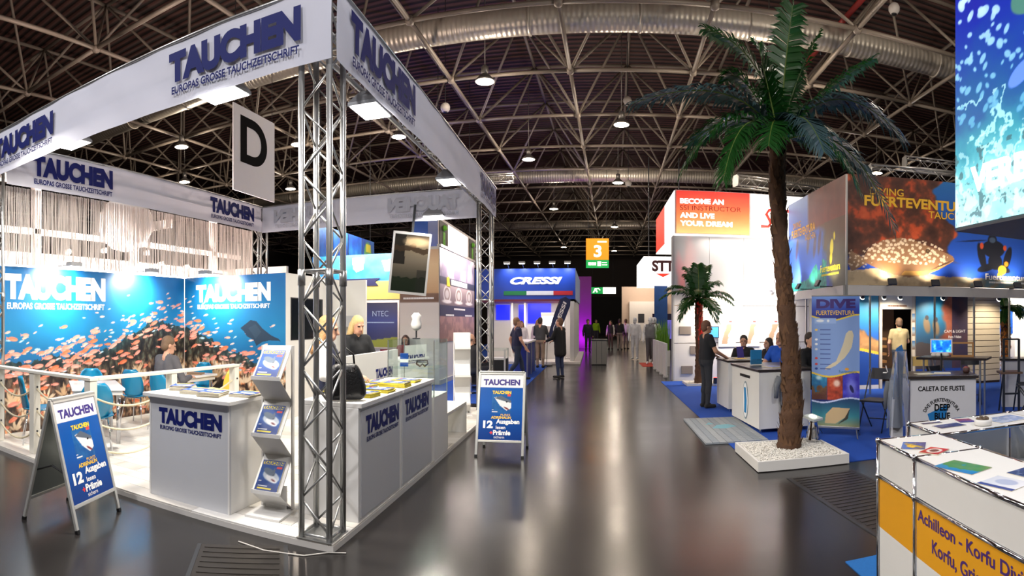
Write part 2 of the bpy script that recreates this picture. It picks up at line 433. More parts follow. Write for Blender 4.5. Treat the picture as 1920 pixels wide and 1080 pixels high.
LGT = M('bell_lamp_shell', (150, 146, 140), .35, .7)
def pendant(px, label, first=[None]):
    x, y = px
    t = T('pendant_lamp', label, 'lamp', (x, y, 8.75), 0, 'bell lamps under the hall roof')
    if first[0] is None:
        a = MB().lathe([(.015, .45), (.015, 3.72)], 8).mesh('stem', LGT, True)
        b = MB().lathe([(.07, .22), (.1, .24), (.11, .44), (.06, .48)], 14).mesh('gear_housing', LGT, True)
        c = MB().lathe([(.3, 0), (.27, .06), (.13, .2), (.06, .23)], 20).mesh('bell_shade', LGT, True)
        d = MB().lathe([(.02, -.03), (.2, -.02), (.27, .0), (.2, .02), (.02, .03)], 18).mesh('bulb', M('hall_lamp_glow', (255, 240, 214), .4, emit=22.0), True)
        first[0] = (a, b, c, d)
    for nm, me in zip(('stem', 'gear_housing', 'bell_shade', 'bulb'), first[0]): inst(nm, me, t)
    light('POINT', 'lamp_light', (0, 0, -.2), (0, 0, -9), 210, (255, 236, 216), .2, parent=t)
    return t
for p, lab in (((-3.23, 16.5), 'bell lamp glowing just above the right banner of the magazine stand'),
               ((.97, 20.5), 'bell lamp glowing over the middle of the aisle, nearest one'),
               ((1.2, 29.2), 'second bell lamp hanging over the aisle beyond the nearest one'),
               ((1.5, 43), 'small bell lamp over the aisle just above the orange sign'),
               ((5.1, 16.1), 'bell lamp shining through the leaves of the tall palm'),
               ((-15.4, 17.3), 'bell lamp left of the hanging letter D, upper of two'),
               ((-19.2, 21.8), 'bell lamp left of the hanging letter D, lower of two'),
               ((-15.6, 26.3), 'bell lamp right of the hanging letter D beside the truss post'),
               ((-11.4, 19.8), 'bell lamp seen through the corner truss post'),
               ((-7.4, 20.6), 'bell lamp below the right banner between two softboxes'),
               ((-2.9, 24.8), 'bell lamp with dim glow above the far end of the right banner'),
               ((-2.6, 36), 'bell lamp far down the hall left of the orange sign'),
               ((13, 24), 'bell lamp over the far right stands behind the palm crown'),
               ((-3, 55), 'faraway bell lamp at the dark end of the hall'),
               ((2, 58), 'faraway bell lamp right of the orange sign')):
    pendant(p, lab)
# general hall fill: unseen lights added behind and beside the camera
for x, y, e in ((-4, -1, 200), (4, -1, 550), (-13, 2, 80), (12, 5, 900), (6.5, 9.5, 900)):
    light('POINT', 'hall_fill_light', (x, y, 8.4), (x, y, 0), e * .38, (255, 240, 224), .3)
for x, y, e in ((-4, -2.5, 1500), (3, -3, 1100), (-9, 0, 1200), (1.0, 2.0, 500), (7.5, 5.0, 1100)):
    light('SPOT', 'hall_fill_light', (x, y, 8.7), (x, y + .3, 0), e, (250, 248, 250), .35, spot=2.75, blend=.7)

SPK = M('grey_speaker_shell', (190, 184, 176), .5)
for (x, y, z), lab in (((-5.9, 12.9, 9.2), 'grey ball loudspeaker on the roof frame above the right banner'),
                       ((-4.9, 18.2, 8.75), 'grey ball loudspeaker halfway down beside the right banner'),
                       ((7.8, 13.4, 10.2), 'grey ball loudspeaker at the roof right of the palm top'),
                       ((1.2, 20.8, 9.75), 'grey ball loudspeaker directly above the aisle lamp'),
                       ((1.6, 27.0, 8.2), 'small grey ball loudspeaker over the aisle below the lamps')):
    t = T('ball_speaker', lab, 'loudspeaker', (x, y, z), 0, 'ball loudspeakers under the roof')
    MB().lathe([(.02, -.17), (.1, -.14), (.155, -.05), (.16, .03), (.12, .11), (.04, .16)], 16).build('shell', SPK, t, smooth=True)
    MB().tube((0, 0, .15), (0, 0, 12.47 - z), .014, 8).build('stem', STEEL, t)
    MB().lathe([(.02, -.18), (.07, -.172), (.08, -.15)], 14).build('grille', BLACK, t, smooth=True)

DARKW = M('dark_hall_wall', (44, 36, 34), .8, noise=.15, nscale=.6)
struct(MB().box(-48, 48, 72, 72.4, 0, 13).build('wall_back', DARKW), 'dark end wall of the hall')
struct(MB().box(-48.4, -48, -14, 72, 0, 13).build('wall_left', DARKW), 'dark left wall of the hall')
struct(MB().box(48, 48.4, -14, 72, 0, 13).build('wall_right', DARKW), 'dark right wall of the hall')
o = struct(MB().box(-2.2, 6.0, 71.7, 71.98, 0, 4.6).build('door_1', M('black_gate', (10, 9, 9), .8)), 'black open gate at the end of the aisle')

# floor hatches: ribbed duct covers let into the floor
HATCH = M('hatch_steel', (58, 54, 51), .35, .5, noise=.2, nscale=12)
def hatch(loc, rz, L, Wd, lab):
    t = T('floor_hatch', lab, 'floor hatch', loc, rz, 'ribbed duct covers in the floor')
    MB().box(0, L, 0, Wd, 0, .003).build('cover_plate', HATCH, t)
    fr = MB(); fr.box(0, L, -.03, 0, 0, .006).box(0, L, Wd, Wd + .03, 0, .006).build('edge_frame', STEEL, t)
    n = int(L / .085); me = MB().box(-.016, .016, .03, Wd - .03, 0, .004).mesh('rib', HATCH)
    for k in range(n): inst('rib', me, t, (.05 + k * .085, 0, .003))
hatch((-2.75, 3.32, 0), -1.02, 1.7, .62, 'ribbed steel duct cover in the floor before the truss post')
hatch((2.05, 5.75, 0), -1.52, 2.3, .75, 'ribbed steel duct cover in the floor before the pebble planter')

# hanging hall signs
t = T('letter_sign', 'white hanging sign with a large black letter D', 'sign', (-7.9, 11.6, 4.76), PI / 2)
MB().box(-.9, .9, 0, .03, 0, 2.05).build('sign_panel', M('sign_white', (236, 236, 240), .5, noise=.02), t)
dd = MB(); letters(dd, 'D', -.62, .72, 1.16, 1.12, -.004, .03); dd.build('lettering', BLACKP, t)
[MB().tube((q, .015, 2.05), (q, .015, 7.7), .008, 6).build('hanging_wire', STEEL, t) for q in (-.8, .8)]
t = T('hall_number_sign', 'orange hanging sign with a white number 3 over the aisle', 'sign', (.15, 31.0, 4.55))
MB().box(-.62, .62, 0, .12, .45, 1.6).build('orange_box', M('orange_light_sign', (240, 132, 20), .5, emit=1.1), t)
MB().box(-.62, .62, 0, .12, 0, .43).build('green_box', M('green_light_sign', (16, 150, 70), .5, emit=1.0), t)
WGLOW = M('white_light_sign', (255, 250, 235), .5, emit=1.6)
d3 = MB(); letters(d3, '3', -.2, .58, .42, .66, -.006, .03); bars(d3, 0, 1.38, .5, .08, -.006)
bars(d3, -.5, .14, .42, .16, -.006); bars(d3, .25, .26, .28, .05, -.006); bars(d3, .25, .14, .3, .05, -.006); d3.marks.append((len(d3.v), len(d3.f))); d3.box(.0, .2, -.01, 0, .1, .34); d3.build('lettering', WGLOW, t)
[MB().tube((q, .05, 1.6), (q, .05, 7.85), .012, 6).build('hanging_rod', STEEL, t) for q in (-.5, .5)]
t = T('exit_sign', 'long green and white lit exit sign above the dark gate', 'sign', (.8, 55, 4.25))
MB().box(-1.2, .0, 0, .15, 0, .62).build('green_panel', MATS['green_light_sign'], t); MB().box(0, 1.25, 0, .15, 0, .62).build('white_panel', WGLOW, t)
e = MB(); e.prism([(-1.0, .1), (-.85, .1), (-.75, .3), (-.6, .1), (-.5, .16), (-.62, .42), (-.45, .46), (-.3, .3), (-.24, .36), (-.42, .55), (-.8, .52), (-.86, .34)], -.012, -.006); e.build('lettering', WGLOW, t)
[MB().tube((q, .07, .62), (q, .07, 8.25), .015, 6).build('hanging_rod', STEEL, t) for q in (-1, 1)]

# ================================================================== MAGAZINE STAND (left corner)
BX0, BX1, BY0, BY1, BZ = -7.12, -1.84, 3.71, 10.45, .06
PLK = [M('white_plank_%d' % k, c, .35, noise=.1, nscale=5) for k, c in enumerate(((222, 217, 208), (206, 201, 193), (232, 229, 223)))]
plat = tag(MB().box(BX0, BX1, BY0, BY1, .0, .045).build('booth_platform', M('platform_edge', (214, 210, 204), .5)), 'low white plank platform under the magazine stand', 'platform')
def planks():
    wd = .19; ln = 1.31
    cache = {}
    y = BY0; row = 0
    while y < BY1 - .01:
        x = BX0 - (row % 3) * .43; y1 = min(y + wd, BY1)
        while x < BX1 - .01:
            a, b = max(x, BX0), min(x + ln, BX1)
            if b - a > .02:
                k = (round(b - a, 3), round(y1 - y, 3), random.randrange(3))
                if k not in cache: cache[k] = MB().box(.0025, k[0] - .0025, .0025, k[1] - .0025, 0, .0145).mesh('plank', PLK[k[2]])
                inst('plank', cache[k], plat, (a, y, .0452))
            x += ln
        y += wd; row += 1
planks()
tag(MB().path([(-2.55, 3.52, .006), (-2.3, 3.49, .006), (-2.0, 3.56, .006), (-1.87, 3.69, .006), (-1.75, 3.74, .006)], .005, 6).build('power_cable', BLACK if False else M('white_cable', (190, 186, 180), .6)), 'thin pale cable on the floor at the platform corner', 'cable')

TR = M('truss_aluminium', (188, 188, 186), .34, .85, noise=.08)
def truss(name, label, cat, loc, rot, L, wd=.235, pitch=.24, group=None, rc=.024, rb=.009):
    """box truss along local +Z (posts) from its base; rot turns it into a beam"""
    t = T(name, label, cat, loc, 0, group); t.rotation_euler = rot
    h = wd / 2
    cm = MB().tube((0, 0, 0), (0, 0, L), rc, 10).mesh('chord', TR, True)
    for sx in (-1, 1):
        for sy in (-1, 1): inst('chord', cm, t, (sx * h, sy * h, 0))
    n = int((L - .1) / pitch); p = (L - .1) / n
    up = MB().tube((-h, 0, 0), (h, 0, p), rb, 6).mesh('lattice_bar', TR, True, False); dn = MB().tube((h, 0, 0), (-h, 0, p), rb, 6).mesh('lattice_bar', TR, True, False)
    for k in range(n):
        z = .05 + k * p
        for j, (a, x, y) in enumerate(((0, 0, -h), (PI / 2, h, 0), (PI, 0, h), (-PI / 2, -h, 0))):
            inst('lattice_bar', (up if (k + j) % 2 else dn), t, (x, y, z), (0, 0, a))
    ends = [.03, L - .03] + ([L * .5] if L > 3 else [])
    hm = MB().tube((-h, 0, 0), (h, 0, 0), .012, 8).mesh('end_bar', TR, True, False)
    for z in ends:
        for a, x, y in ((0, 0, -h), (PI / 2, h, 0), (0, 0, h), (PI / 2, -h, 0)): inst('end_bar', hm, t, (x, y, z), (0, 0, a))
        if .1 < z < L - .1:
            cp = MB().tube((0, 0, -.06), (0, 0, .06), rc + .006, 10).mesh('coupler', TR, True)
            for sx in (-1, 1):
                for sy in (-1, 1): inst('coupler', cp, t, (sx * h, sy * h, z - .05))
    pm = MB().box(-h - .03, h + .03, -h - .03, h + .03, 0, .006).build('base_plate', TR, t)
    return t
PG = 'lattice truss posts of the magazine stand'; BG = 'lattice truss beams of the magazine stand'
truss('truss_post', 'aluminium lattice truss post at the near corner of the magazine stand', 'truss', (-2.0, 3.85, BZ), (0, 0, 0), 4.02, group=PG)
truss('truss_post', 'aluminium truss post at the left edge beside the mural wall', 'truss', (-6.9, 3.85, BZ), (0, 0, 0), 4.02, group=PG)
truss('truss_post', 'aluminium truss post on the aisle behind the smaller poster stand', 'truss', (-2.0, 10.25, BZ), (0, 0, 0), 4.02, group=PG)
truss('truss_post', 'aluminium truss post at the right end of the string curtain', 'truss', (-6.9, 10.3, BZ + 2.44), (0, 0, 0), 1.58, group=PG)
truss('truss_beam', 'truss beam behind the large front banner', 'truss', (-6.76, 3.85, 3.96), (0, PI / 2, 0), 4.62, group=BG)
truss('truss_beam', 'truss beam behind the banner along the aisle', 'truss', (-2.0, 10.1, 3.96), (PI / 2, 0, 0), 6.1, group=BG)
truss('truss_beam', 'truss beam across the far end above the reversed lettering', 'truss', (-6.76, 10.28, 3.96), (0, PI / 2, 0), 4.62, group=BG)
truss('truss_beam', 'truss beam above the string curtain', 'truss', (-6.9, 10.16, 3.96), (PI / 2, 0, 0), 6.16, group=BG)

def banner(label, loc, rz, L, logos, mat=NAVY, mirror=False, h=.53, wave=.012):
    t = T('fabric_banner', label, 'banner', loc, rz)
    nu = int(L / .08)
    def f(u, v):
        x = u * L; y = wave * math.sin(x * 2.1) * (.4 + .6 * (1 - v)) + .004 * math.sin(x * 9 + v * 5)
        return (x, y, v * h - .012 * math.sin(u * PI) * (1 - v))
    MB().sheet(f, nu, 6).build('cloth', FABRIC, t, smooth=True, fix=False)
    MB().tube((0, 0, h + .012), (L, 0, h + .012), .014, 8).build('top_rail', ALU, t, smooth=True)
    for a, w_ in logos:
        mb = MB(); tauchen(mb, a, (h - w_ * .275) / 2, w_, -.02 if not mirror else -.03, mirror=mirror)
        mb.v = [(p[0], p[1] + wave * math.sin(p[0] * 2.1) * (.4 + .6 * (1 - p[2] / h)), p[2]) for p in mb.v]
        mb.build('lettering', mat, t, fix=False)
    return t
FBX = -7.0
banner('long white front banner with two blue TAUCHEN word marks', (FBX, 3.69, 3.6), 0, 5.16, ((3.58, 1.335), (.5, 1.335)))
banner('white banner with TAUCHEN word marks running along the aisle', (-1.815, 3.72, 3.6), PI / 2, 6.66, ((.22, 1.55), (5.1, 1.45)))
banner('white banner with TAUCHEN word marks above the string curtain', (-6.74, 4.0, 3.58), PI / 2, 6.2, ((.42, 1.5), (4.37, 1.46)))
banner('white banner across the far end with TAUCHEN showing through reversed', (-6.7, 10.12, 3.56), 0, 4.6, ((.3, 1.4), (2.85, 1.4)), FADED, True)

# ---- string curtain above the mural wall
def strings():
    mb = MB(); rnd = random.Random(4); y = 4.02
    while y < 10.15:
        x = -6.99 + rnd.uniform(-.02, .02); a = .0033; s = rnd.uniform(-.03, .03)
        mb.add([(x - a, y - a, 3.62), (x + a, y - a, 3.62), (x, y + a, 3.62), (x - a, y - a + s, 2.5), (x + a, y - a + s, 2.5), (x, y + a + s, 2.5)], [(0, 1, 4, 3), (1, 2, 5, 4), (2, 0, 3, 5)])
        y += rnd.uniform(.0055, .0095) if rnd.random() > .03 else rnd.uniform(.012, .03)
    o = mb.build('string_curtain', M('white_string', (246, 240, 236), .8, noise=.05, transluc=.35), fix=False)
    tag(o, 'white string curtain hanging above the mural wall', 'curtain'); o['kind'] = 'stuff'
strings()

# ---- reef mural walls
def reef(cv, seed, hfun, nf, nsmall, dark_x):
    X, Y = cv.X, cv.Y; rnd = random.Random(seed)
    cv.grad([(0, (8, 80, 130)), (.35, (10, 92, 150)), (.6, (18, 118, 168)), (.85, (14, 108, 164)), (1, (6, 96, 158))], Y / cv.h)
    n = fbm(X * 1.2, Y * 1.2, seed); cv.c *= (.88 + .24 * n)[..., None]
    hh = hfun(X) + .2 * (fbm(X * 3, Y * 0 + 1, seed + 3) - .5) + .12 * (fbm(X * 14, Y * 3, seed + 5) - .5)
    d1, idn = worley(X * 11 + .8 * fbm(X * 9, Y * 9, seed + 2), Y * 7 + .8 * fbm(X * 9, Y * 9, seed + 8), seed)
    d2, id2 = worley(X * 24, Y * 15 + fbm(X * 20, Y * 12, seed) * 1.5, seed + 1)
    q = np.clip(1.15 - d1 * 1.1 - d2 * .5 + .35 * (idn - .5), 0, 1)
    big = fbm(X * 1.8, Y * 2.2, seed + 11)
    base = cv.mix([(0, (40, 30, 26)), (.3, (96, 72, 58)), (.5, (164, 130, 102)), (.75, (212, 182, 150)), (1, (236, 216, 190))], q * (.45 + 1.0 * big))
    tint = np.where((id2 > .8)[..., None], np.array([1.15, .9, .75]), np.array([1.0, 1.0, 1.0])); base = base * tint
    depth = np.clip((hh - Y) / .55, 0, 1)                                     # the back of the reef is dark and bluish in the print
    tan_ = np.clip((1.0 + .5 * (big - .5) - Y) / .3, 0, 1)                      # pale corals below, dark mound above
    dk = cv.mix([(0, (16, 18, 20)), (.5, (44, 40, 36)), (.8, (74, 70, 56)), (1, (84, 96, 86))], q)
    base = base * tan_[..., None] + dk * (1 - tan_)[..., None]
    rim = np.clip((hh - Y) / .22, 0, 1); base = base * (.55 + .45 * rim)[..., None] + np.array([14, 74, 92]) / 255 * ((1 - rim) * .45)[..., None]
    cv.fill((Y < hh) * 1.0, base)
    for k in range(9):                                                        # dark hollows and coral heads
        x = rnd.uniform(0, cv.w); y = rnd.uniform(.05, .6) * float(hfun(np.array(x)))
        cv.ell(x, y, rnd.uniform(.12, .3), rnd.uniform(.08, .2), (26, 20, 20), rnd.uniform(-.5, .5), .65, .08)
    for k in range(22):                                                       # branching corals
        x = rnd.uniform(0, cv.w); y = rnd.uniform(0, .55) * float(hfun(np.array(x))); c = rnd.choice([(214, 184, 148), (196, 160, 122), (224, 200, 170), (170, 136, 104)])
        for j in range(11):
            a = rnd.uniform(.5, 2.6); l = rnd.uniform(.06, .15); cv.ell(x + math.cos(a) * l * .9, y + math.sin(a) * l * .9, l * .62, .017, c, a, .9)
    for k in range(nsmall):
        x = rnd.uniform(0, cv.w); h0 = float(hfun(np.array(x))); y = h0 + rnd.gauss(.1, .24)
        cv.fish(x, y, rnd.uniform(.05, .10), rnd.choice([(238, 176, 162), (234, 166, 146), (160, 190, 206), (242, 184, 170)]), rnd.uniform(-.1, .5), rnd.choice((1, 1, -1)))
    for k in range(nf):
        x = rnd.uniform(0, cv.w); h0 = float(hfun(np.array(x))); y = h0 * rnd.uniform(.05, 1.05) if rnd.random() < .45 else h0 + rnd.gauss(.02, .2)
        cv.fish(x, y, rnd.uniform(.09, .185), rnd.choice([(228, 142, 124), (222, 122, 94), (232, 154, 138), (212, 108, 70), (226, 134, 116)]), rnd.uniform(-.15, .55), rnd.choice((1, 1, 1, -1)))
W1 = 4.1
mw = T('mural_wall', 'long stand wall printed with an orange fish reef, left of the corner', 'wall panel', (-7.05, 3.9, BZ), PI / 2)
MB().box(0, W1, .004, .08, 0, 2.42).build('wall_core', WWALL, mw)
cv = Canvas(W1, 2.42, .0085)
reef(cv, 11, lambda x: 1.02 + .58 * np.exp(-((np.asarray(x) - 3.6) / 1.35) ** 2), 190, 150, 3.5)
cv.panel('reef_print', PRINT, mw)
lt = MB(); tauchen(lt, .25, 1.80, 1.9, -.003); lt.build('lettering', WHITEP, mw)
cab = T('storage_cabin', 'white storage cabin with a reef and manta mural on its front', 'cabin', (-7.04, 8.0, BZ), 0)
CW = 2.2
MB().box(0, CW, .004, .06, 0, 2.42).build('front_wall', WWALL, cab)
MB().box(CW - .06, CW, .06, 2.24, 0, 2.42).build('side_wall', WWALL, cab)
MB().box(CW, CW + .5, 2.18, 2.24, 0, 2.42).build('return_wall', WWALL, cab)
MB().box(CW + .0, CW + .36, 2.02, 2.18, 1.5, 1.72).build('wall_shelf', GREYW, cab)
cv = Canvas(CW, 2.42, .0085)
reef(cv, 23, lambda x: .88 + .66 * np.exp(-((np.asarray(x) + .2) / 1.15) ** 2), 55, 80, 0)
mant = [(1.28, 1.5), (1.5, 1.64), (1.62, 1.62), (1.74, 1.5), (1.92, 1.38), (2.06, 1.33), (2.1, 1.29), (1.9, 1.3), (1.74, 1.27), (1.62, 1.2), (1.56, 1.3), (1.42, 1.36), (1.36, 1.44)]
cv.poly(mant, (32, 52, 72)); cv.poly([(1.45, 1.5), (1.6, 1.57), (1.72, 1.44), (1.6, 1.32)], (46, 66, 84))
cv.panel('manta_print', PRINT, cab)
lt = MB(); tauchen(lt, .28, 1.84, 1.63, -.003); lt.build('lettering', WHITEP, cab)
# television on the cabin's side
tv = T('wall_television', 'large dark television on the side of the storage cabin', 'television', (-4.83, 8.16, 1.36), PI / 2)
MB().box(0, 1.15, .0, .045, 0, .72).build('casing', BLACK, tv, bevel=.004)
MB().box(.02, 1.13, -.002, 0, .02, .70).build('screen', M('dark_screen', (20, 24, 30), .12), tv)

LH = M('lamp_housing_grey', (150, 152, 156), .45, .4)
def wall_spot(loc, rz, label, power=26):
    t = T('wall_spotlight', label, 'spotlight', loc, rz, 'flood spots over the mural walls')
    MB().box(-.012, .012, -.38, .06, -.008, .008).build('arm', LH, t)
    MB().box(-.1, .1, -.5, -.36, -.03, .03).build('lamp_head', LH, t, bevel=.006)
    MB().box(-.085, .085, -.47, -.38, -.034, -.031).build('lens', LAMPW, t)
    light('SPOT', 'lamp_light', (0, -.36, -.05), (0, .06, -.35), power, (255, 250, 235), .05, spot=2.4, blend=.9, parent=t)
    return t
wall_spot((-7.05, 5.08, 2.52), PI / 2, 'spot lamp over the left TAUCHEN mural letters', 230)
wall_spot((-7.05, 6.7, 2.52), PI / 2, 'spot lamp near the mural corner', 230)
wall_spot((-6.2, 8.0, 2.52), 0, 'spot lamp over the right TAUCHEN mural letters', 230)

# ---- softbox floods hanging from the trusses
def softbox(loc, rz, label, power=90, hook=(0, 0, .36)):
    t = T('softbox_lamp', label, 'flood lamp', loc, rz, 'square flood lamps inside the magazine stand')
    MB().box(-.2, .2, -.14, .14, 0, .03).build('frame', LH, t)
    MB().add([(-.2, -.14, .03), (.2, -.14, .03), (.2, .14, .03), (-.2, .14, .03), (-.09, -.07, .16), (.09, -.07, .16), (.09, .07, .16), (-.09, .07, .16)], [(0, 1, 5, 4), (1, 2, 6, 5), (2, 3, 7, 6), (3, 0, 4, 7), (4, 5, 6, 7)]).build('reflector', LH, t)
    MB().box(-.185, .185, -.125, .125, -.006, 0).build('diffuser', LAMPW, t)
    MB().tube((0, 0, .16), tuple(hook), .014, 8).build('hook_arm', STEEL, t)
    light('AREA', 'lamp_light', (0, 0, -.03), (0, 0, -3), power, (255, 246, 232), .36, .24, parent=t)
    return t
softbox((-2.02, 4.85, 3.63), PI / 2, 'bright softbox flood just right of the near truss post', 95, (0, 0, .22))
softbox((-2.02, 7.7, 3.63), PI / 2, 'softbox flood halfway along the aisle banner', 95, (0, 0, .22))
softbox((-2.97, 3.87, 3.63), 0, 'softbox flood under the front banner beside the letter D', 90, (0, 0, .22))
softbox((-2.95, 10.2, 3.63), 0, 'softbox flood at the far truss beam', 90, (0, 0, .22))
softbox((-5.4, 4.12, 3.80), 0, 'added unseen softbox flood behind the left part of the front banner', 100, (0, -.14, .2))  # extra flood kept out of sight, added to light the seating

# ---- front counter
def counter1():
    t = T('display_counter', 'white counter with TAUCHEN lettering and magazine stacks at the platform edge', 'counter', (-3.8, 3.82, BZ))
    MB().box(0, .94, 0, .02, 0, .925).build('front_panel', M('pale_grey_laminate', (196, 197, 200), .45, noise=.02), t)
    MB().box(0, .94, .02, .5, 0, .925).build('body', WHITE, t, bevel=.003)
    for x in (0, .925): MB().box(x, x + .015, -.006, 0, 0, .925).build('edge_strip', WHITE, t)
    MB().box(-.04, .98, -.06, .54, .925, .96).build('counter_top', WHITE, t, bevel=.004)
    lt = MB(); tauchen(lt, .12, .63, .74, -.003); lt.build('lettering', NAVY, t)
counter1()
def cover_canvas(w_, h_, cell, seed=0):
    c = Canvas(w_, h_, cell); X, Y = c.X / w_, c.Y / h_
    c.grad([(0, (8, 40, 104)), (.5, (20, 80, 160)), (1, (16, 64, 140))], Y)
    c.rect(.04 * w_, .96 * w_, .85 * h_, .97 * h_, (236, 214, 60))
    c.ell(.55 * w_, .48 * h_, .4 * w_, .16 * h_, (200, 208, 216), -.35); c.ell(.6 * w_, .40 * h_, .3 * w_, .09 * h_, (240, 240, 240), -.45)
    c.ell(.42 * w_, .62 * h_, .3 * w_, .1 * h_, (96, 112, 130), -.4); c.poly([(.5 * w_, .6 * h_), (.62 * w_, .76 * h_), (.7 * w_, .56 * h_)], (92, 106, 124))
    c.ell(.7 * w_, .36 * h_, .1 * w_, .025 * h_, (120, 40, 44), -.4); c.ell(.63 * w_, .53 * h_, .02 * w_, .016 * h_, (10, 10, 12))
    c.rect(.1 * w_, .72 * w_, .06 * h_, .11 * h_, (236, 214, 60)); c.rect(.1 * w_, .5 * w_, .14 * h_, .16 * h_, (240, 240, 240)); c.rect(.06 * w_, .2 * w_, .3 * h_, .32 * h_, (240, 240, 240)); c.rect(.7 * w_, .94 * w_, .74 * h_, .8 * h_, (226, 70, 60))
    return c
MAGW, MAGH = .21, .28
COVER = cover_canvas(MAGW, MAGH, .006).panel('tmp', PRINT); COVERM = COVER.data; bpy.data.objects.remove(COVER)
PAPER = M('paper_edges', (214, 206, 186), .7, noise=.2, nscale=200)
YPAPER = M('yellow_magazine_spine', (220, 204, 70), .6, noise=.25, nscale=120)
def mag_stack(loc, rz, n, label, group, yellow=False):
    t = T('magazine_stack', label, 'magazines', loc, rz, group)
    rnd = random.Random(hash(label) % 1000)
    th = .0045
    me = MB().box(0, MAGW, 0, MAGH, 0, th - .0004).mesh('magazine', YPAPER if yellow else PAPER)
    for k in range(n): inst('magazine', me, t, (rnd.uniform(-.006, .006), rnd.uniform(-.006, .006), k * th), (0, 0, rnd.uniform(-.04, .04)))
    inst('cover', COVERM, t, (0, 0, n * th + .001), (-PI / 2, 0, 0))
    return t
G1 = 'magazine stacks on the front counter'
Z1 = BZ + .961
for k, (x, y, a, n, lab) in enumerate(((-3.72, 4.0, .5, 9, 'leftmost magazine stack on the front counter'), (-3.5, 3.9, .25, 7, 'second magazine stack from left on the front counter'),
        (-3.24, 3.84, .3, 9, 'third magazine stack from left on the front counter, at the front edge'), (-3.02, 4.02, .1, 6, 'rightmost magazine stack on the front counter'), (-3.52, 4.06, -.2, 5, 'rear magazine stack in the middle of the front counter'))):
    mag_stack((x, y, Z1), a, n, lab, G1)

# ---- aisle counters
def aisle_counter():
    for k, (y0, y1) in enumerate(((4.19, 5.19), (5.2, 6.28))):
        t = T('display_counter', ('white aisle counter module nearest the truss post, with lettering' if k == 0 else 'white aisle counter module next to the glass showcase, with lettering'), 'counter', (-1.85, y0, BZ), PI / 2)
        L = y1 - y0
        MB().box(0, L, .0, .5, 0, .925).build('body', WHITE, t, bevel=.003)
        MB().box(.04, L - .04, -.008, 0, .03, .90).build('front_panel', M('pale_grey_laminate'), t)
        MB().box(0, L, -.03, .53, .925, .965).build('counter_top', WHITE, t, bevel=.004)
        lt = MB(); tauchen(lt, .13 if k == 0 else .11, .63, .8, -.012); lt.build('lettering', NAVY, t)
aisle_counter()
ZC = BZ + .967
G2 = 'yellow-spined magazine stacks on the aisle counter'
for x, y, a, n, lab in ((-1.98, 4.5, 1.5, 8, 'yellow magazine stack nearest the counter end, on the aisle counter'), (-2.24, 4.66, 1.5, 6, 'magazine stack at the inner edge of the aisle counter near the bag'),
        (-1.95, 4.86, 1.6, 7, 'second yellow magazine stack along the aisle counter'), (-2.2, 5.0, 1.5, 10, 'third yellow magazine stack, inner row of the aisle counter'),
        (-1.94, 5.3, 1.6, 10, 'yellow magazine stack in the middle of the aisle counter'), (-2.18, 5.42, 1.5, 7, 'inner magazine stack beside the middle one on the aisle counter'), (-1.98, 5.75, 1.55, 6, 'magazine stack closest to the glass showcase')):
    mag_stack((x + .1, y, ZC), a, n, lab, G2, True)
t = T('info_counter', 'tall white inner counter with small TAUCHEN lettering', 'counter', (-2.78, 5.9, BZ), PI / 2)
MB().box(0, 1.8, .0, .04, 0, 1.22).build('front_panel', WHITE, t, bevel=.003); MB().box(0, 1.8, .04, .25, .7, .74).build('desk_top', WHITE, t)
MB().box(0, .03, .04, .25, 0, .7).build('side_panel', WHITE, t); MB().box(1.77, 1.8, .04, .25, 0, .7).build('side_panel', WHITE, t)
lt = MB(); tauchen(lt, .95, .83, .62, -.003); lt.build('lettering', NAVY, t)
t = T('info_counter', 'short white inner counter with lettering behind the glass showcase', 'counter', (-2.95, 8.3, BZ), PI / 2 - .3)
MB().box(0, .75, .0, .4, 0, 1.0).build('body', WHITE, t, bevel=.003); MB().box(-.02, .77, -.02, .42, 1.0, 1.03).build('counter_top', WHITE, t)
MB().box(.08, .7, -.012, 0, .72, 1.24).build('logo_panel', WHITE, t)
lt = MB(); tauchen(lt, .14, .95, .5, -.016); lt.build('lettering', NAVY, t)

# ---- glass showcase
t = T('glass_showcase', 'tall glass showcase on a white plinth at the counter end', 'showcase', (-2.42, 6.34, BZ))
MB().box(0, .58, 0, .6, 0, .74).build('plinth', WHITE, t, bevel=.003)
for nm, b in (('glass_pane', (0, .58, 0, .006, .74, 1.4)), ('glass_pane', (0, .58, .594, .6, .74, 1.4)), ('glass_pane', (0, .006, .006, .594, .74, 1.4)), ('glass_pane', (.574, .58, .006, .594, .74, 1.4)), ('glass_top', (0, .58, 0, .6, 1.4, 1.408)), ('glass_shelf', (.01, .57, .01, .59, 1.06, 1.068))):
    MB().box(*b).build(nm, GLASS, t)
for x in (0, .57):
    for y in (0, .59): MB().box(x, x + .01, y, y + .01, .74, 1.4).build('corner_strip', ALU, t)
def dive_mask(loc, label):
    t = T('dive_mask', label, 'dive mask', loc, .4, 'masks in the glass showcase')
    MB().path([(-.07, 0, .03), (-.06, -.02, .07), (0, -.025, .075), (.06, -.02, .07), (.07, 0, .03), (.03, -.02, .0), (0, -.03, .03), (-.03, -.02, .0), (-.07, 0, .03)], .012, 8).build('skirt', BLACK, t, smooth=True)
    MB().box(-.055, -.006, -.03, -.026, .012, .064).build('lens', GLASS, t); MB().box(.006, .055, -.03, -.026, .012, .064).build('lens', GLASS, t)
    MB().path([(.07, 0, .04), (.06, .08, .04), (-.06, .08, .04), (-.07, 0, .04)], .006, 6).build('strap', BLACK, t)
dive_mask((-2.2, 6.5, BZ + .745), 'black dive mask on the lower floor of the glass showcase')
dive_mask((-2.1, 6.7, BZ + 1.07), 'black dive mask on the shelf of the glass showcase')
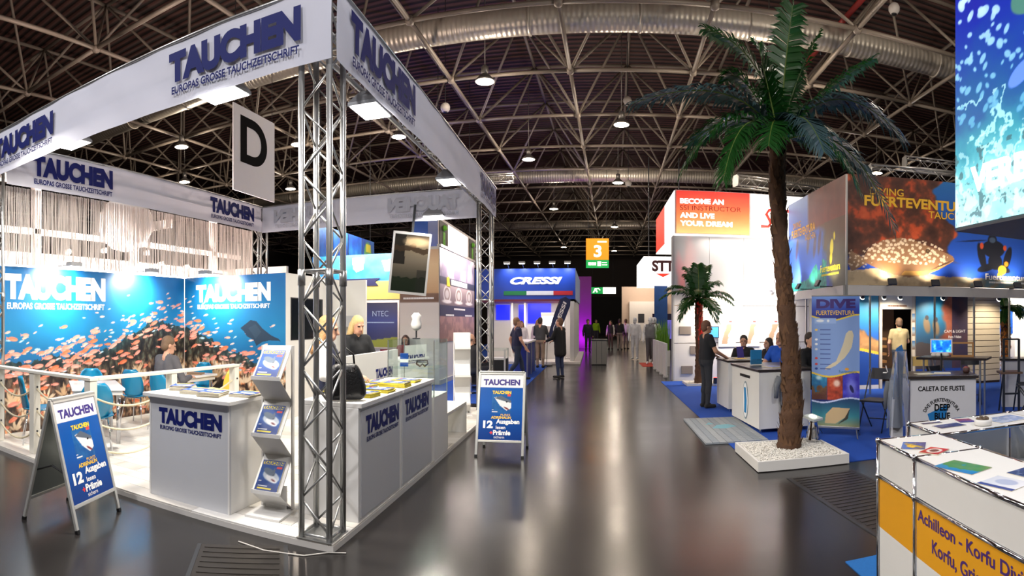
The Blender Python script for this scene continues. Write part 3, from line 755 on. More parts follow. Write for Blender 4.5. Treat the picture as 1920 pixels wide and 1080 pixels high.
t = T('dive_computer_box', 'small blue product box inside the glass showcase', 'box', (-2.3, 6.6, BZ + 1.07), .3)
MB().box(-.05, .05, -.03, .03, 0, .16).build('carton', BLUEP, t); MB().box(-.051, .051, -.031, .031, .05, .09).build('label_band', WHITEP, t)
t = T('product_figure', 'white model figure on a stand beside the glass showcase top', 'figure', (-2.15, 6.62, BZ + 1.409))
MB().lathe([(.05, 0), (.05, .01), (.01, .015), (.01, .1)], 12).build('foot', STEEL, t); MB().lathe([(.02, .1), (.06, .13), (.07, .18), (.05, .24), (.065, .28), (.03, .32)], 12).build('bust', WHITE, t, smooth=True)

# ---- zigzag magazine racks
def zig_rack(loc, rz, label, mags=True):
    t = T('zigzag_rack', label, 'magazine rack', loc, rz, 'white zigzag magazine racks')
    MB().box(-.16, .16, -.22, .22, 0, .02).build('foot_plate', WHITE, t)
    for x in (-.15, .135): MB().box(x, x + .015, .06, .1, .02, 1.42).build('side_bar', WHITE, t)
    for k in range(3):
        z0 = ZG0 + k * ZGS
        for nm, (ya, za), (yb, zb) in (('shelf_leaf', (-.15, z0), (.085, z0 + .27)), ('under_leaf', (-.15, z0 - .005), (.085, z0 - (ZGS - .27) if k else .03))):
            MB().add([(-.133, ya, za), (.133, ya, za), (.133, yb, zb), (-.133, yb, zb), (-.133, ya + .008, za - .01), (.133, ya + .008, za - .01), (.133, yb + .008, zb - .01), (-.133, yb + .008, zb - .01)],
                     [(0, 1, 2, 3), (7, 6, 5, 4), (0, 4, 5, 1), (1, 5, 6, 2), (2, 6, 7, 3), (3, 7, 4, 0)]).build(nm, WHITE, t)
        MB().box(-.133, .133, -.165, -.15, z0 - .01, z0 + .022).build('shelf_lip', WHITE, t)
    MB().box(-.1, .1, .045, .06, .02, .22).build('stand_plate', WHITE, t)
    return t
ZG0, ZGS = .20, .475
RK = (-2.6, 4.1, BZ); RR = .1
zig_rack(RK, RR, 'white zigzag magazine rack with three magazines beside the front counter')
for k, lab in ((0, 'magazine on the lowest leaf of the near zigzag rack'), (1, 'magazine on the middle leaf of the near zigzag rack'), (2, 'magazine on the top leaf of the near zigzag rack')):
    z0 = ZG0 + k * ZGS
    mg = T('magazine', lab, 'magazine', (RK[0], RK[1], RK[2] + z0), RR, 'magazines in the zigzag rack')
    tilt = -math.atan2(.235, .27); of = Vector((0, -.150, .012))
    b = MB().box(-MAGW / 2, MAGW / 2, -.012, -.001, 0, MAGH).build('pages', PAPER, mg, of, (tilt, 0, 0))
    c = inst('cover', COVERM, mg, (0, 0, 0), (tilt, 0, 0)); c.location = of + Matrix.Rotation(tilt, 3, 'X') @ Vector((-MAGW / 2, -.0135, 0))
    tl = MB(); letters(tl, 'TAUCHEN', -MAGW * .45, MAGH * .86, MAGW * .9, MAGH * .1, -.0145, .05); tl.build('lettering', M('title_blue', (60, 90, 150), .5), mg, of, (tilt, 0, 0))
zig_rack((-2.28, 9.6, BZ), .3, 'empty white zigzag rack near the far truss post')
t = T('white_bench', 'small white bench on the platform edge beyond the showcase', 'bench', (-2.2, 7.0, BZ))
MB().box(0, .34, 0, 1.1, .41, .45).build('seat', WHITE, t, bevel=.003)
for y in (0, 1.06): MB().box(0, .34, y, y + .04, 0, .41).build('leg_panel', WHITE, t)

# ---- portrait display hanging at the far truss
t = T('portrait_screen', 'tilted portrait display screen with dark reflections painted on', 'screen', (-3.45, 10.06, 2.18), .5)
t.rotation_euler = (.06, .09, .42)
MB().box(-.36, .36, 0, .05, 0, 1.16).build('casing', M('silver_casing', (196, 196, 198), .35, .5), t, bevel=.005)
cv = Canvas(.64, 1.06, .012); cv.grad([(0, (20, 24, 20)), (.4, (74, 68, 58)), (.55, (98, 90, 78)), (.75, (120, 108, 90)), (.9, (160, 140, 112)), (1, (60, 52, 44))], cv.Y / 1.06)  # dark hall reflections are painted in as the screen picture
cv.fill((cv.Y < .22 + .12 * fbm(cv.X * 12, cv.Y * 3, 5)) * .85, (18, 26, 16)); cv.fill((cv.X < .16 + .1 * fbm(cv.X * 3, cv.Y * 9, 6)) * (cv.Y > .5) * .9, (24, 22, 20))
cv.fill((np.abs(cv.Y - .74 - .1 * fbm(cv.X * 9, cv.Y * 0, 2)) < .05) * .85, (52, 40, 30)); cv.ell(.36, .86, .05, .05, (70, 50, 36)); cv.fill(((cv.X > .46) & (cv.Y < .42)) * .6, (30, 30, 28))
cv.ell(.4, .93, .2, .08, (236, 206, 160), 0, .8, .06)
cv.panel('screen', print_mat('screen_print', .1, .25), t, (-.32, -.003, .05))
MB().box(-.02, .02, .05, .12, .3, 1.68).build('mount', STEEL, t)

# ---- handrail with rope
def rail_post(x, y, lab):
    t = T('railing_post', lab, 'railing post', (x, y, BZ), 0, 'white posts of the rope railing')
    MB().box(-.05, .05, -.05, .05, 0, .985).build('post', WPAINT, t, bevel=.004)
    for z in (.28, .55, .82): MB().tube((-.06, 0, z), (.06, 0, z), .012, 8).build('rope_eye', STEEL, t)
RP = ((-6.72, 3.87), (-5.84, 3.87), (-4.75, 3.87), (-4.75, 5.15), (-4.75, 6.45))
for (x, y), lab in zip(RP, ('white railing post at the left picture edge', 'white railing post left of the poster stand', 'white corner railing post behind the large poster stand', 'white railing post behind the seated man', 'white railing post at the right end of the handrail')): rail_post(x, y, lab)
t = T('handrail', 'white wooden handrail along the platform edge', 'handrail', (0, 0, BZ + .986)); MB().box(-7.05, -4.69, 3.81, 3.93, 0, .035).build('rail_board', WPAINT, t, bevel=.004)
t = T('handrail', 'white wooden handrail turning inward beside the seated man', 'handrail', (0, 0, BZ + .986)); MB().box(-4.81, -4.69, 3.935, 6.5, 0, .035).build('rail_board', WPAINT, t, bevel=.004)
for i in range(4):
    a, b = RP[i], RP[i + 1]
    t = T('rope_span', ['rope railing span at the left picture edge', 'rope railing span behind the large poster stand', 'rope railing span beside the white table', 'rope railing span behind the front counter'][i], 'rope', (0, 0, 0), 0, 'sagging ropes of the railing')
    for z in (.28, .55, .82):
        if i == 3 and z < .5: continue
        pts = [(a[0] + (b[0] - a[0]) * k / 14, a[1] + (b[1] - a[1]) * k / 14, BZ + z - .16 * (1 - (2 * k / 14 - 1) ** 2)) for k in range(15)]
        if i == 3: pts = pts
        MB().path(pts, .012, 8).build('rope', ROPE, t, smooth=True)

# ---- tables and chairs
TBL = M('white_table_top', (236, 236, 238), .25, noise=.01, coat=.4)
def table(loc, rz, L, Wd, label):
    t = T('bistro_table', label, 'table', loc, rz, 'white tables behind the rope railing')
    MB().box(-L / 2, L / 2, -Wd / 2, Wd / 2, .71, .745).build('table_top', TBL, t, bevel=.005)
    MB().box(-L / 2 + .03, L / 2 - .03, -Wd / 2 + .03, Wd / 2 - .03, .65, .71).build('apron', WHITE, t)
    for sx in (-1, 1):
        for sy in (-1, 1): MB().tube((sx * (L / 2 - .08), sy * (Wd / 2 - .08), 0), (sx * (L / 2 - .08), sy * (Wd / 2 - .08), .65), .028, 12).build('leg', CHROME, t, smooth=True)
table((-6.1, 5.05, BZ), 2.54, 1.0, .7, 'white table with chrome legs behind the large poster stand')
table((-6.25, 7.1, BZ), 0, .8, .75, 'white table in front of the seated man in grey')
CHB = M('teal_blue_plastic', (18, 122, 164), .25, coat=.3, noise=.03); CHY = M('yellow_plastic', (226, 196, 72), .3, noise=.03)
def shell_chair(loc, rz, label, mat):
    t = T('shell_chair', label, 'chair', loc, rz, 'plastic shell chairs')
    def seat(u, v):
        x = (u - .5) * .44 * (1 - .15 * abs(v - .5)); y = -.22 + v * .4
        return (x, y, .45 + .02 * (2 * u - 1) ** 2 * 2 - .015 * math.sin(v * PI) + (.02 * max(0, v - .8)))
    mb = MB().sheet(seat, 10, 8); o = mb.build('seat', mat, t, smooth=True, fix=False); so = o.modifiers.new('solid', 'SOLIDIFY'); so.thickness = .012
    def back(u, v):
        z = .46 + v * .42; wd = .40 * math.sqrt(max(.03, 1 - ((v - .45) / .62) ** 2)); x = (u - .5) * wd
        return (x, .19 + .07 * v - .09 * (2 * u - 1) ** 2 * (1 - .3 * v), z)
    mb = MB().sheet(back, 10, 10); o = mb.build('backrest', mat, t, smooth=True, fix=False); so = o.modifiers.new('solid', 'SOLIDIFY'); so.thickness = .012
    for sx in (-1, 1):
        for sy in (-1, 1): MB().tube((sx * .14, sy * .13, .445), (sx * .2, sy * .2, 0), .009, 8).build('leg', CHROME, t, smooth=True)
    MB().tube((-.14, .13, .43), (.14, .13, .43), .008, 6).build('cross_bar', CHROME, t)
# chairs face local -Y
for loc, a, lab, mt in (((-5.42, 4.5), .9 + PI, 'teal shell chair with its round back towards the poster stand', CHB), ((-6.72, 5.5), .95, 'teal shell chair on the far side of the white table', CHB),
        ((-6.35, 4.25), 2.6, 'teal shell chair seen edge-on left of the white table', CHB), ((-6.45, 6.2), PI + .25, 'teal shell chair with glossy back left of the seated man', CHB),
        ((-5.82, 6.2), PI - .05, 'teal shell chair under the seated man in grey', CHB), ((-6.45, 7.68), .1, 'teal shell chair behind the table in the mural corner', CHB), ((-5.55, 7.25), -PI / 2, 'yellow shell chair beside the handrail end', CHY)):
    shell_chair((loc[0], loc[1], BZ), a, lab, mt)
t = T('document_case', 'flat brown folder on the table before the seated man', 'folder', (-6.1, 7.15, BZ + .746), .4); MB().box(-.16, .16, -.12, .12, 0, .02).build('folder_body', M('brown_leather', (150, 118, 84), .6), t); MB().box(-.16, .16, -.12, -.11, .02, .024).build('zip', STEEL, t)
t = T('coffee_cup', 'small white cup on the table before the seated man', 'cup', (-6.05, 6.85, BZ + .746)); MB().lathe([(.02, 0), (.03, .004), (.038, .07), (.034, .07), (.026, .01)], 14).build('cup_body', WHITE, t, smooth=True); MB().path([(.036, 0, .055), (.06, 0, .05), (.058, 0, .025), (.034, 0, .02)], .005, 6).build('handle', WHITE, t)

# ---- A-frame poster stands
def poster_canvas(w_, h_):
    c = Canvas(w_, h_, .005); X, Y = c.X / w_, c.Y / h_
    c.grad([(0, (6, 54, 130)), (.5, (12, 84, 168)), (1, (12, 84, 168))], Y); c.fill((Y > .8) * 1.0, (240, 240, 244))
    x0, x1, y0, y1 = .28 * w_, .74 * w_, .4 * h_, .755 * h_
    c.rect(x0, x1, y0, y1, (26, 84, 150)); c.fill(((c.X > x0) & (c.X < x1) & (c.Y > y0) & (c.Y < y1)) * np.clip(fbm(c.X * 20, c.Y * 20, 3) - .3, 0, 1) * .7, (70, 150, 210))
    cx, cy = .53 * w_, .545 * h_
    c.poly([(x0 + .06 * w_, cy + .10 * h_), (cx - .02 * w_, cy + .125 * h_), (x1 - .01 * w_, cy + .04 * h_), (x1, cy - .06 * h_), (cx + .1 * w_, cy - .10 * h_), (cx - .06 * w_, cy - .02 * h_)], (228, 230, 232))
    c.poly([(x0 + .05 * w_, cy + .09 * h_), (cx - .03 * w_, cy + .13 * h_), (x1 - .005 * w_, cy + .05 * h_), (x1 - .02 * w_, cy + .02 * h_), (cx + .02 * w_, cy + .05 * h_)], (92, 102, 116))
    c.ell(cx + .1 * w_, cy + .035 * h_, .02 * w_, .01 * h_, (8, 8, 10)); c.ell(cx + .1 * w_, cy - .065 * h_, .07 * w_, .012 * h_, (120, 44, 48), -.5)
    c.rect(x0 + .01 * w_, x0 + .05 * w_, y0 + .05 * h_, y0 + .054 * h_, (240, 240, 240)); c.rect(x0 + .01 * w_, x0 + .14 * w_, y0 + .02 * h_, y0 + .03 * h_, (240, 240, 240)); c.rect(x1 - .1 * w_, x1 - .02 * w_, y1 - .09 * h_, y1 - .05 * h_, (232, 80, 70))
    return c
def a_frame(loc, rz, Wd, sp, Hh, label):
    t = T('poster_stand', label, 'poster stand', loc, rz, 'folding poster stands of the magazine')
    lean = math.atan2(sp / 2, Hh); L = math.hypot(sp / 2, Hh)
    for side in (0, 1):
        # local panel frame: plane through apex; origin at apex
        R = Matrix.Rotation(PI if side else 0, 3, 'Z') @ Matrix.Rotation(-lean, 3, 'X')
        ap = Vector((0, 0, Hh)); eu = R.to_euler()
        def put(mb, nm, mt, bev=0): return mb.build(nm, mt, t, ap, eu, bevel=bev)
        ph = L * .8
        for sx in (-1, 1): put(MB().box(sx * Wd / 2 - .016, sx * Wd / 2 + .016, -.012, .012, -L, 0), 'leg', M('silver_frame', (204, 204, 200), .35, .5), .004); put(MB().box(sx * Wd / 2 - .018, sx * Wd / 2 + .018, -.014, .014, -L, -L + .03), 'foot_cap', BLACK)
        put(MB().box(-Wd / 2 + .016, Wd / 2 - .016, -.014, .012, -.035, -.003), 'clip_bar', MATS['silver_frame'], .003); put(MB().box(-Wd / 2 + .016, Wd / 2 - .016, -.014, .012, -ph - .03, -ph), 'clip_bar', MATS['silver_frame'], .003)
        if side == 0:
            put(MB().box(-Wd / 2 + .016, Wd / 2 - .016, -.003, .004, -ph, -.035), 'backing', GREYW)
            pw, hh = Wd - .034, ph - .036
            c = poster_canvas(pw, hh); o = c.panel('poster', print_mat('poster_print', .25), t); o.location = ap + R @ Vector((-pw / 2, -.005, -ph)); o.rotation_euler = eu
            tm = MB(); letters(tm, 'TAUCHEN', .07 * pw, .835 * hh, .86 * pw, .095 * hh, 0, .05)
            w2 = MB(); letters(w2, '12', .1 * pw, .175 * hh, .23 * pw, .115 * hh, 0, .05); letters(w2, 'Ausgaben', .4 * pw, .225 * hh, .54 * pw, .09 * hh, 0, .04); letters(w2, 'lesen', .4 * pw, .165 * hh, .22 * pw, .05 * hh, 0, .02); letters(w2, 'Prämie', .34 * pw, .075 * hh, .4 * pw, .075 * hh, 0, .04); letters(w2, 'sichern', .36 * pw, .025 * hh, .24 * pw, .04 * hh, 0, .0)
            yl = MB(); letters(yl, 'TAUCHEN', .29 * pw, .70 * hh, .44 * pw, .05 * hh, 0, .05); letters(yl, 'PURES', .5 * pw, .365 * hh, .22 * pw, .03 * hh, 0, .0); letters(yl, 'ADRENALIN', .28 * pw, .32 * hh, .46 * pw, .04 * hh, 0, .03)
            rd = MB(); letters(rd, '+', .26 * pw, .085 * hh, .07 * pw, .045 * hh, 0, .05)
            for mb, mt in ((tm, M('purple_navy_print', (52, 36, 126), .5)), (w2, WHITEP), (yl, YELLOWP), (rd, M('red_print', (220, 50, 50), .5))):
                mb.build('lettering', mt, t, ap + R @ Vector((-pw / 2, -.0065, -ph)), eu)
        else: put(MB().box(-Wd / 2 + .016, Wd / 2 - .016, -.003, .004, -ph, -.035), 'backing', M('galvanised_back', (128, 136, 134), .35, .6))
    zb = Hh * .42; yb = (Hh - zb) / Hh * sp / 2
    for sx in (-1, 1):
        MB().path([(sx * (Wd / 2 - .03), -yb, zb), (sx * (Wd / 2 - .03), 0, zb + .06), (sx * (Wd / 2 - .03), yb, zb)], .008, 6).build('hinge_strut', BLACK, t)
    MB().box(-Wd / 2, Wd / 2, -.02, .02, Hh - .01, Hh + .012).build('top_hinge', MATS['silver_frame'], t, bevel=.004)
a_frame((-3.92, 2.99, 0), 1.87, .64, .56, 1.04, 'large folding poster stand with shark magazine advert at the left')
a_frame((-1.18, 7.2, 0), 0.02, .58, .6, 1.03, 'smaller folding poster stand with shark advert in the aisle')

# ---- neighbouring white stand behind the string curtain
NW = M('neighbour_white', (232, 226, 220), .6)
t = T('white_lounge_stand', 'white neighbouring stand glimpsed through the string curtain', 'stand', (0, 0, 0))
MB().box(-12.5, -7.6, 12.6, 12.7, 0, 3.1).build('back_wall', NW, t)
MB().box(-9.3, -9.2, 3.5, 12.6, 0, 3.0).build('side_wall', NW, t)
for y, zt in ((6.0, 4.6), (8.6, 4.6), (11.4, 4.6)): MB().box(-9.2, -9.05, y, y + .15, 0, zt).build('pillar', NW, t)
MB().box(-9.2, -9.0, 3.5, 12.6, 4.3, 4.5).build('beam', NW, t); MB().box(-9.2, -9.05, 3.5, 12.6, 3.35, 3.45).build('beam', NW, t)
MB().box(-12, -9.2, 9.9, 10.0, 3.9, 4.1).build('beam', NW, t)
tag(MB().lathe([(.03, -.56), (.25, -.5), (.43, -.36), (.54, -.15), (.56, 0), (.53, .18), (.42, .37), (.25, .5), (.03, .56)], 28).build('white_balloon', M('pearl_balloon', (240, 236, 232), .25, coat=.4), loc=(-8.35, 7.7, 3.62), smooth=True), 'large white balloon globe behind the string curtain', 'balloon')
for k, (y, z) in enumerate(((6.75, 3.05), (7.7, 3.15), (7.85, 2.9), (8.95, 3.2), (8.7, 2.92), (9.4, 2.98), (10.3, 2.98), (11.3, 3.05))):
    t = T('spot_lamp', ['spot lamp left of the balloon', 'spot lamp at the balloon rim', 'spot lamp just below the balloon rim', 'highest spot lamp right of the balloon', 'fourth spot lamp behind the curtain, low', 'fifth spot lamp behind the curtain', 'second spot lamp from the curtain right end', 'spot lamp at the right end of the curtain'][k] , 'spotlight', (-8.95, y, z), PI / 2, 'glowing spots behind the string curtain')
    MB().lathe([(.05, 0), (.06, .02), (.05, .12), (.02, .14)], 12).build('can', NW, t, (0, 0, 0), (-PI / 2, 0, 0) if False else (PI / 2 * -1, 0, 0), smooth=True)
    MB().lathe([(.005, -.012), (.045, -.008), (.052, 0)], 12).build('lens', LAMP, t, (0, 0, 0), (-PI / 2, 0, 0), smooth=True)
    light('POINT', 'lamp_light', (0, -.12, 0), (0, -1, 0), 40, (255, 230, 216), .05, parent=t)
light('AREA', 'stand_wash', (-8.2, 8, 2.3), (-9.2, 8, 3.4), 700, (255, 228, 216), 6.0, .4)  # area light added to brighten the neighbour stand and the curtain strings

# ================================================================== RIGHT SIDE
tag(MB().box(1.82, 13.5, 6.12, 15.55, 0, .008).build('stand_carpet', CARPET), 'blue carpet of the diving stands on the right', 'carpet')
tag(MB().box(1.70, 6.0, -1.5, 3.6, 0, .008).build('stand_carpet', M('light_blue_carpet', (24, 104, 178), .95, noise=.12, nscale=40)), 'lighter blue carpet under the yellow counter', 'carpet')

# ---- yellow and white modular counter at the right edge
YEL = M('amber_panel', (226, 158, 22), .5, noise=.03)
ct = T('modular_counter', 'white and amber modular counter with chrome tubes and purple lettering', 'counter', (1.706, 3.13, .008), -.0866)
def tube_edge(a, b): MB().tube(a, b, .011, 10).build('chrome_tube', CHROME, ct, smooth=True)
def ballnode(p): MB().lathe([(.004, -.02), (.014, -.015), (.02, 0), (.014, .015), (.004, .02)], 12, p).build('ball_joint', CHROME, ct, smooth=True)
ZT, ZM = .935, .715
ysp = (0, -.5, -1.5, -2.5)
for i, y in enumerate(ysp):
    tube_edge((0, y, 0), (0, y, ZT)); ballnode((0, y, ZT)); ballnode((0, y, ZM)); ballnode((.43, y, ZT)); tube_edge((.43, y, 0), (.43, y, ZT))
    if i:
        y0 = ysp[i - 1]
        for z in (ZM, ZT): tube_edge((0, y, z), (0, y0, z))
        tube_edge((.43, y, ZT), (.43, y0, ZT)); tube_edge((0, y, ZT), (.43, y, ZT))
        MB().box(.004, .012, y + .012, y0 - .012, ZM + .012, ZT - .012).build('white_panel', WHITE, ct)
        MB().box(.004, .012, y + .012, y0 - .012, .40, ZM - .012).build('amber_panel', YEL, ct)
        MB().box(.004, .012, y + .012, y0 - .012, .02, .40).build('white_panel', WHITE, ct)
        MB().box(.012, .42, y + .012, y0 - .012, ZT - .005, ZT + .007).build('top_panel', WHITE, ct)
        MB().box(.02, .42, y + .012, y0 - .012, .6, .612).build('inner_shelf', WHITE, ct)
tube_edge((0, 0, ZT), (.43, 0, ZT)); MB().box(.012, .42, -.004, .004, .02, ZT - .012).build('end_panel', WHITE, ct)
for x, x1 in ((.43, 1.33), (1.33, 2.33)):
    MB().box(x + .012, x1 - .012, -.02, .42, ZT - .005, ZT + .007).build('top_panel', WHITE, ct)
    tube_edge((x, .43, ZT), (x1, .43, ZT)); tube_edge((x, -.03, ZT), (x1, -.03, ZT)); ballnode((x1, .43, ZT)); ballnode((x1, -.03, ZT)); tube_edge((x, .43, 0), (x, .43, ZT)); tube_edge((x1, .43, 0), (x1, .43, ZT))
    MB().box(x + .012, x1 - .012, .405, .413, .02, ZT - .012).build('back_panel', WHITE, ct); MB().box(x + .012, x1 - .012, 0, .4, .55, .562).build('inner_shelf', WHITE, ct)
tube_edge((.43, -.03, ZT), (.43, .43, ZT)); ballnode((.43, .43, ZT)); MB().box(.433, .441, 0, .4, .02, ZT - .012).build('end_panel', WHITE, ct)
PURP = M('purple_print', (70, 34, 110), .5)
lt = MB(); letters(lt, 'Achilleon - Korfu Diving', .0, .585, 1.02, .085, 0, .02); letters(lt, 'Korfu, Griechenland', .16, .47, .80, .085, 0, .02)
lt.build('lettering', PURP, ct, (.002, -.53, 0), (0, 0, -PI / 2))
def flyer(loc, rz, w_, h_, painter, label, n=1):
    t = T('flyer', label, 'flyer', loc, rz)
    c = Canvas(w_, h_, .006); painter(c); o = c.panel('print', print_mat('glossy_print', .2), t, (0, 0, .0022 * n + .0006), (-PI / 2, 0, 0))
    MB().box(0, w_, 0, h_, 0, .0022 * n).build('sheet', PAPER, t)
ZF = .008 + ZT + .008
def p_sun(c): c.grad([(0, (20, 60, 140)), (1, (60, 120, 200))], c.Y / c.h); c.ell(c.w * .4, c.h * .6, .04, .025, (240, 200, 60), .3); c.ell(c.w * .5, c.h * .5, .08, .02, (230, 190, 60), .8, .8); c.fill((fbm(c.X * 60, c.Y * 60, 2) > .62) * .7, (150, 110, 60))
def p_red(c): c.grad([(0, (170, 30, 40)), (1, (200, 50, 50))], c.X / c.w); c.ell(c.w * .5, c.h * .5, c.w * .36, c.h * .36, (235, 225, 220)); c.ell(c.w * .5, c.h * .5, c.w * .22, c.h * .22, (110, 60, 50))
def p_map(c):
    n = fbm(c.X * 14, c.Y * 14, 4); c.grad([(0, (24, 110, 180)), (.45, (30, 140, 190)), (.5, (70, 140, 70)), (1, (120, 150, 80))], np.clip(n * .8 + (c.X / c.w - .5) * .7 + .1, 0, 1))
def p_broch(c): c.grad([(0, (236, 236, 240)), (1, (210, 214, 226))], c.Y / c.h); c.rect(0, c.w * .18, 0, c.h, (60, 70, 140)); c.ell(c.w * .6, c.h * .5, c.w * .25, c.h * .3, (180, 188, 214))
def p_dark(c): c.grad([(0, (24, 34, 70)), (1, (50, 70, 120))], c.Y / c.h); c.fill((fbm(c.X * 30, c.Y * 30, 7) > .6) * .6, (120, 130, 160))
def p_rb(c): c.grad([(0, (50, 60, 150)), (.5, (130, 60, 90)), (1, (160, 70, 60))], c.Y / c.h)
def p_blue(c): c.grad([(0, (150, 170, 205)), (1, (110, 140, 190))], c.Y / c.h); c.fill((fbm(c.X * 22, c.Y * 22, 9) > .55) * .6, (210, 220, 236))
flyer((1.80, 2.74, ZF), .95, .19, .14, p_sun, 'blue flyer with a yellow sun at the front end of the amber counter')
flyer((1.78, 2.58, ZF), .5, .15, .12, p_red, 'red and white flyers in a small heap on the amber counter', 3)
flyer((1.69, 2.16, ZF), .25, .17, .25, p_map, 'green and blue coast map sheet on the amber counter')
flyer((1.66, 1.84, ZF), .2, .16, .2, p_broch, 'white and navy brochure at the right picture edge')
flyer((1.86, 1.9, ZF), .1, .14, .18, p_dark, 'dark blue leaflet behind the white brochure')
flyer((2.24, 3.2, ZF), .02, .22, .12, p_dark, 'dark blue flyer on the rear wing of the amber counter')
flyer((2.22, 3.4, ZF), -.1, .16, .05, p_dark, 'thin dark strip flyer at the rear left corner of the amber counter')
flyer((2.48, 3.3, ZF), -.3, .12, .15, p_rb, 'red and blue flyer behind the pebble bowl')
flyer((2.7, 3.1, ZF), .05, .3, .22, p_blue, 'pale blue chart sheet on the rear wing right of the bowl')
t = T('pebble_bowl', 'white bowl with dark shells on the rear counter wing', 'bowl', (2.56, 3.14, ZF))
MB().lathe([(.05, 0), (.062, .005), (.066, .045), (.06, .045), (.056, .012), (.0, .012)], 24).build('bowl_body', WHITE, t, smooth=True)
SHL = M('brown_shell', (92, 76, 60), .6, noise=.3, nscale=40); sm = MB().lathe([(.002, -.012), (.014, -.006), (.017, 0), (.01, .01), (.002, .014)], 8).mesh('shell', SHL, True)
for k in range(14): inst('shell', sm, t, (random.uniform(-.038, .038), random.uniform(-.038, .038), .04 + random.uniform(-.012, .012)), (random.random() * 3, random.random() * 3, 0))

# ---- pebble planter and palms
PEB = M('white_pebble', (226, 222, 214), .7, noise=.12, nscale=30)
def planter(loc, w_, d_, h_, n, label):
    t = T('pebble_planter', label, 'planter', loc)
    for b in ((0, w_, 0, .03, 0, h_), (0, w_, d_ - .03, d_, 0, h_), (0, .03, .03, d_ - .03, 0, h_), (w_ - .03, w_, .03, d_ - .03, 0, h_)): MB().box(*b).build('side_board', WHITE, t, bevel=.003)
    MB().box(.03, w_ - .03, .03, d_ - .03, 0, h_ - .03).build('fill', PEB, t)
    mb = MB(); rnd = random.Random(3)
    for k in range(n):
        x = rnd.uniform(.035, w_ - .035); y = rnd.uniform(.035, d_ - .035); r = rnd.uniform(.008, .017); z = h_ - .03 + rnd.uniform(.0, .02); a = rnd.random() * 3
        c, s_ = math.cos(a), math.sin(a)
        mb.add([(x + r * c, y + r * s_, z), (x - r * s_, y + r * c, z + .002), (x - r * c, y - r * s_, z), (x + r * s_, y - r * c, z), (x, y, z + r * .7), (x, y, z - r * .6)], [(0, 1, 4), (1, 2, 4), (2, 3, 4), (3, 0, 4), (1, 0, 5), (2, 1, 5), (3, 2, 5), (0, 3, 5)])
    o = mb.build('pebbles', PEB, t, fix=False); o['kind'] = 'stuff'
planter((1.79, 6.05, .008), 1.12, 1.05, .115, 4200, 'low white planter of white pebbles under the tall palm')
LEAF = M('palm_leaf', (26, 80, 26), .38, noise=.35, nscale=5, transluc=.25, coat=.2); LEAF2 = M('palm_leaf_blue', (58, 84, 86), .35, noise=.3, nscale=5, transluc=.1); RACH = M('palm_rachis', (92, 112, 40), .5)
BARK = M('palm_bark', (84, 58, 40), .9, noise=.35, nscale=14, bump=.6, bscale=30); FIB = M('palm_fibre', (104, 74, 50), .9, noise=.3)
def bez(p, t):
    p = [Vector(q) for q in p]
    while len(p) > 1: p = [p[i].lerp(p[i + 1], t) for i in range(len(p) - 1)]
    return p[0]
def frond(parent, P, n=72, ln=.34, mat=None, droop=.5, seed=0):
    rnd = random.Random(seed); mb = MB(); K = 14
    pts = [bez(P, k / K) for k in range(K + 1)]
    mb.path(pts, [.016 * (1 - .8 * k / K) for k in range(K + 1)], 6, 1)
    for k in range(n):
        t = .10 + .9 * k / n; c = bez(P, t); d = (bez(P, min(1, t + .02)) - bez(P, t - .02)).normalized()
        side = d.cross(Vector((0, 0, 1)))
        if side.length < .15: side = d.cross(Vector((0, 1, 0)))
        side.normalize(); up = side.cross(d)
        L = ln * (math.sin(PI * (.22 + .70 * t)) ** .55) * rnd.uniform(.85, 1.1)
        for s_ in (-1, 1):
            o = (side * s_ * .95 + d * (.35 + .75 * t * t) + up * rnd.uniform(-.05, .28)).normalized()
            dr = Vector((0, 0, -1)) * droop
            wv = d * (.018 if ln > .25 else .011) * rnd.uniform(.8, 1.25)
            a0 = c; a1 = c + o * L * .5 + dr * L * .12; a2 = c + o * L * .82 + dr * L * rnd.uniform(.4, .8)
            mb.add([a0 - wv * .6, a0 + wv * .6, a1 - wv, a1 + wv, a2 + wv * .1], [(0, 1, 3, 2), (2, 3, 4)], 0)
    mb.build('frond', [mat or LEAF, RACH], parent, fix=False)
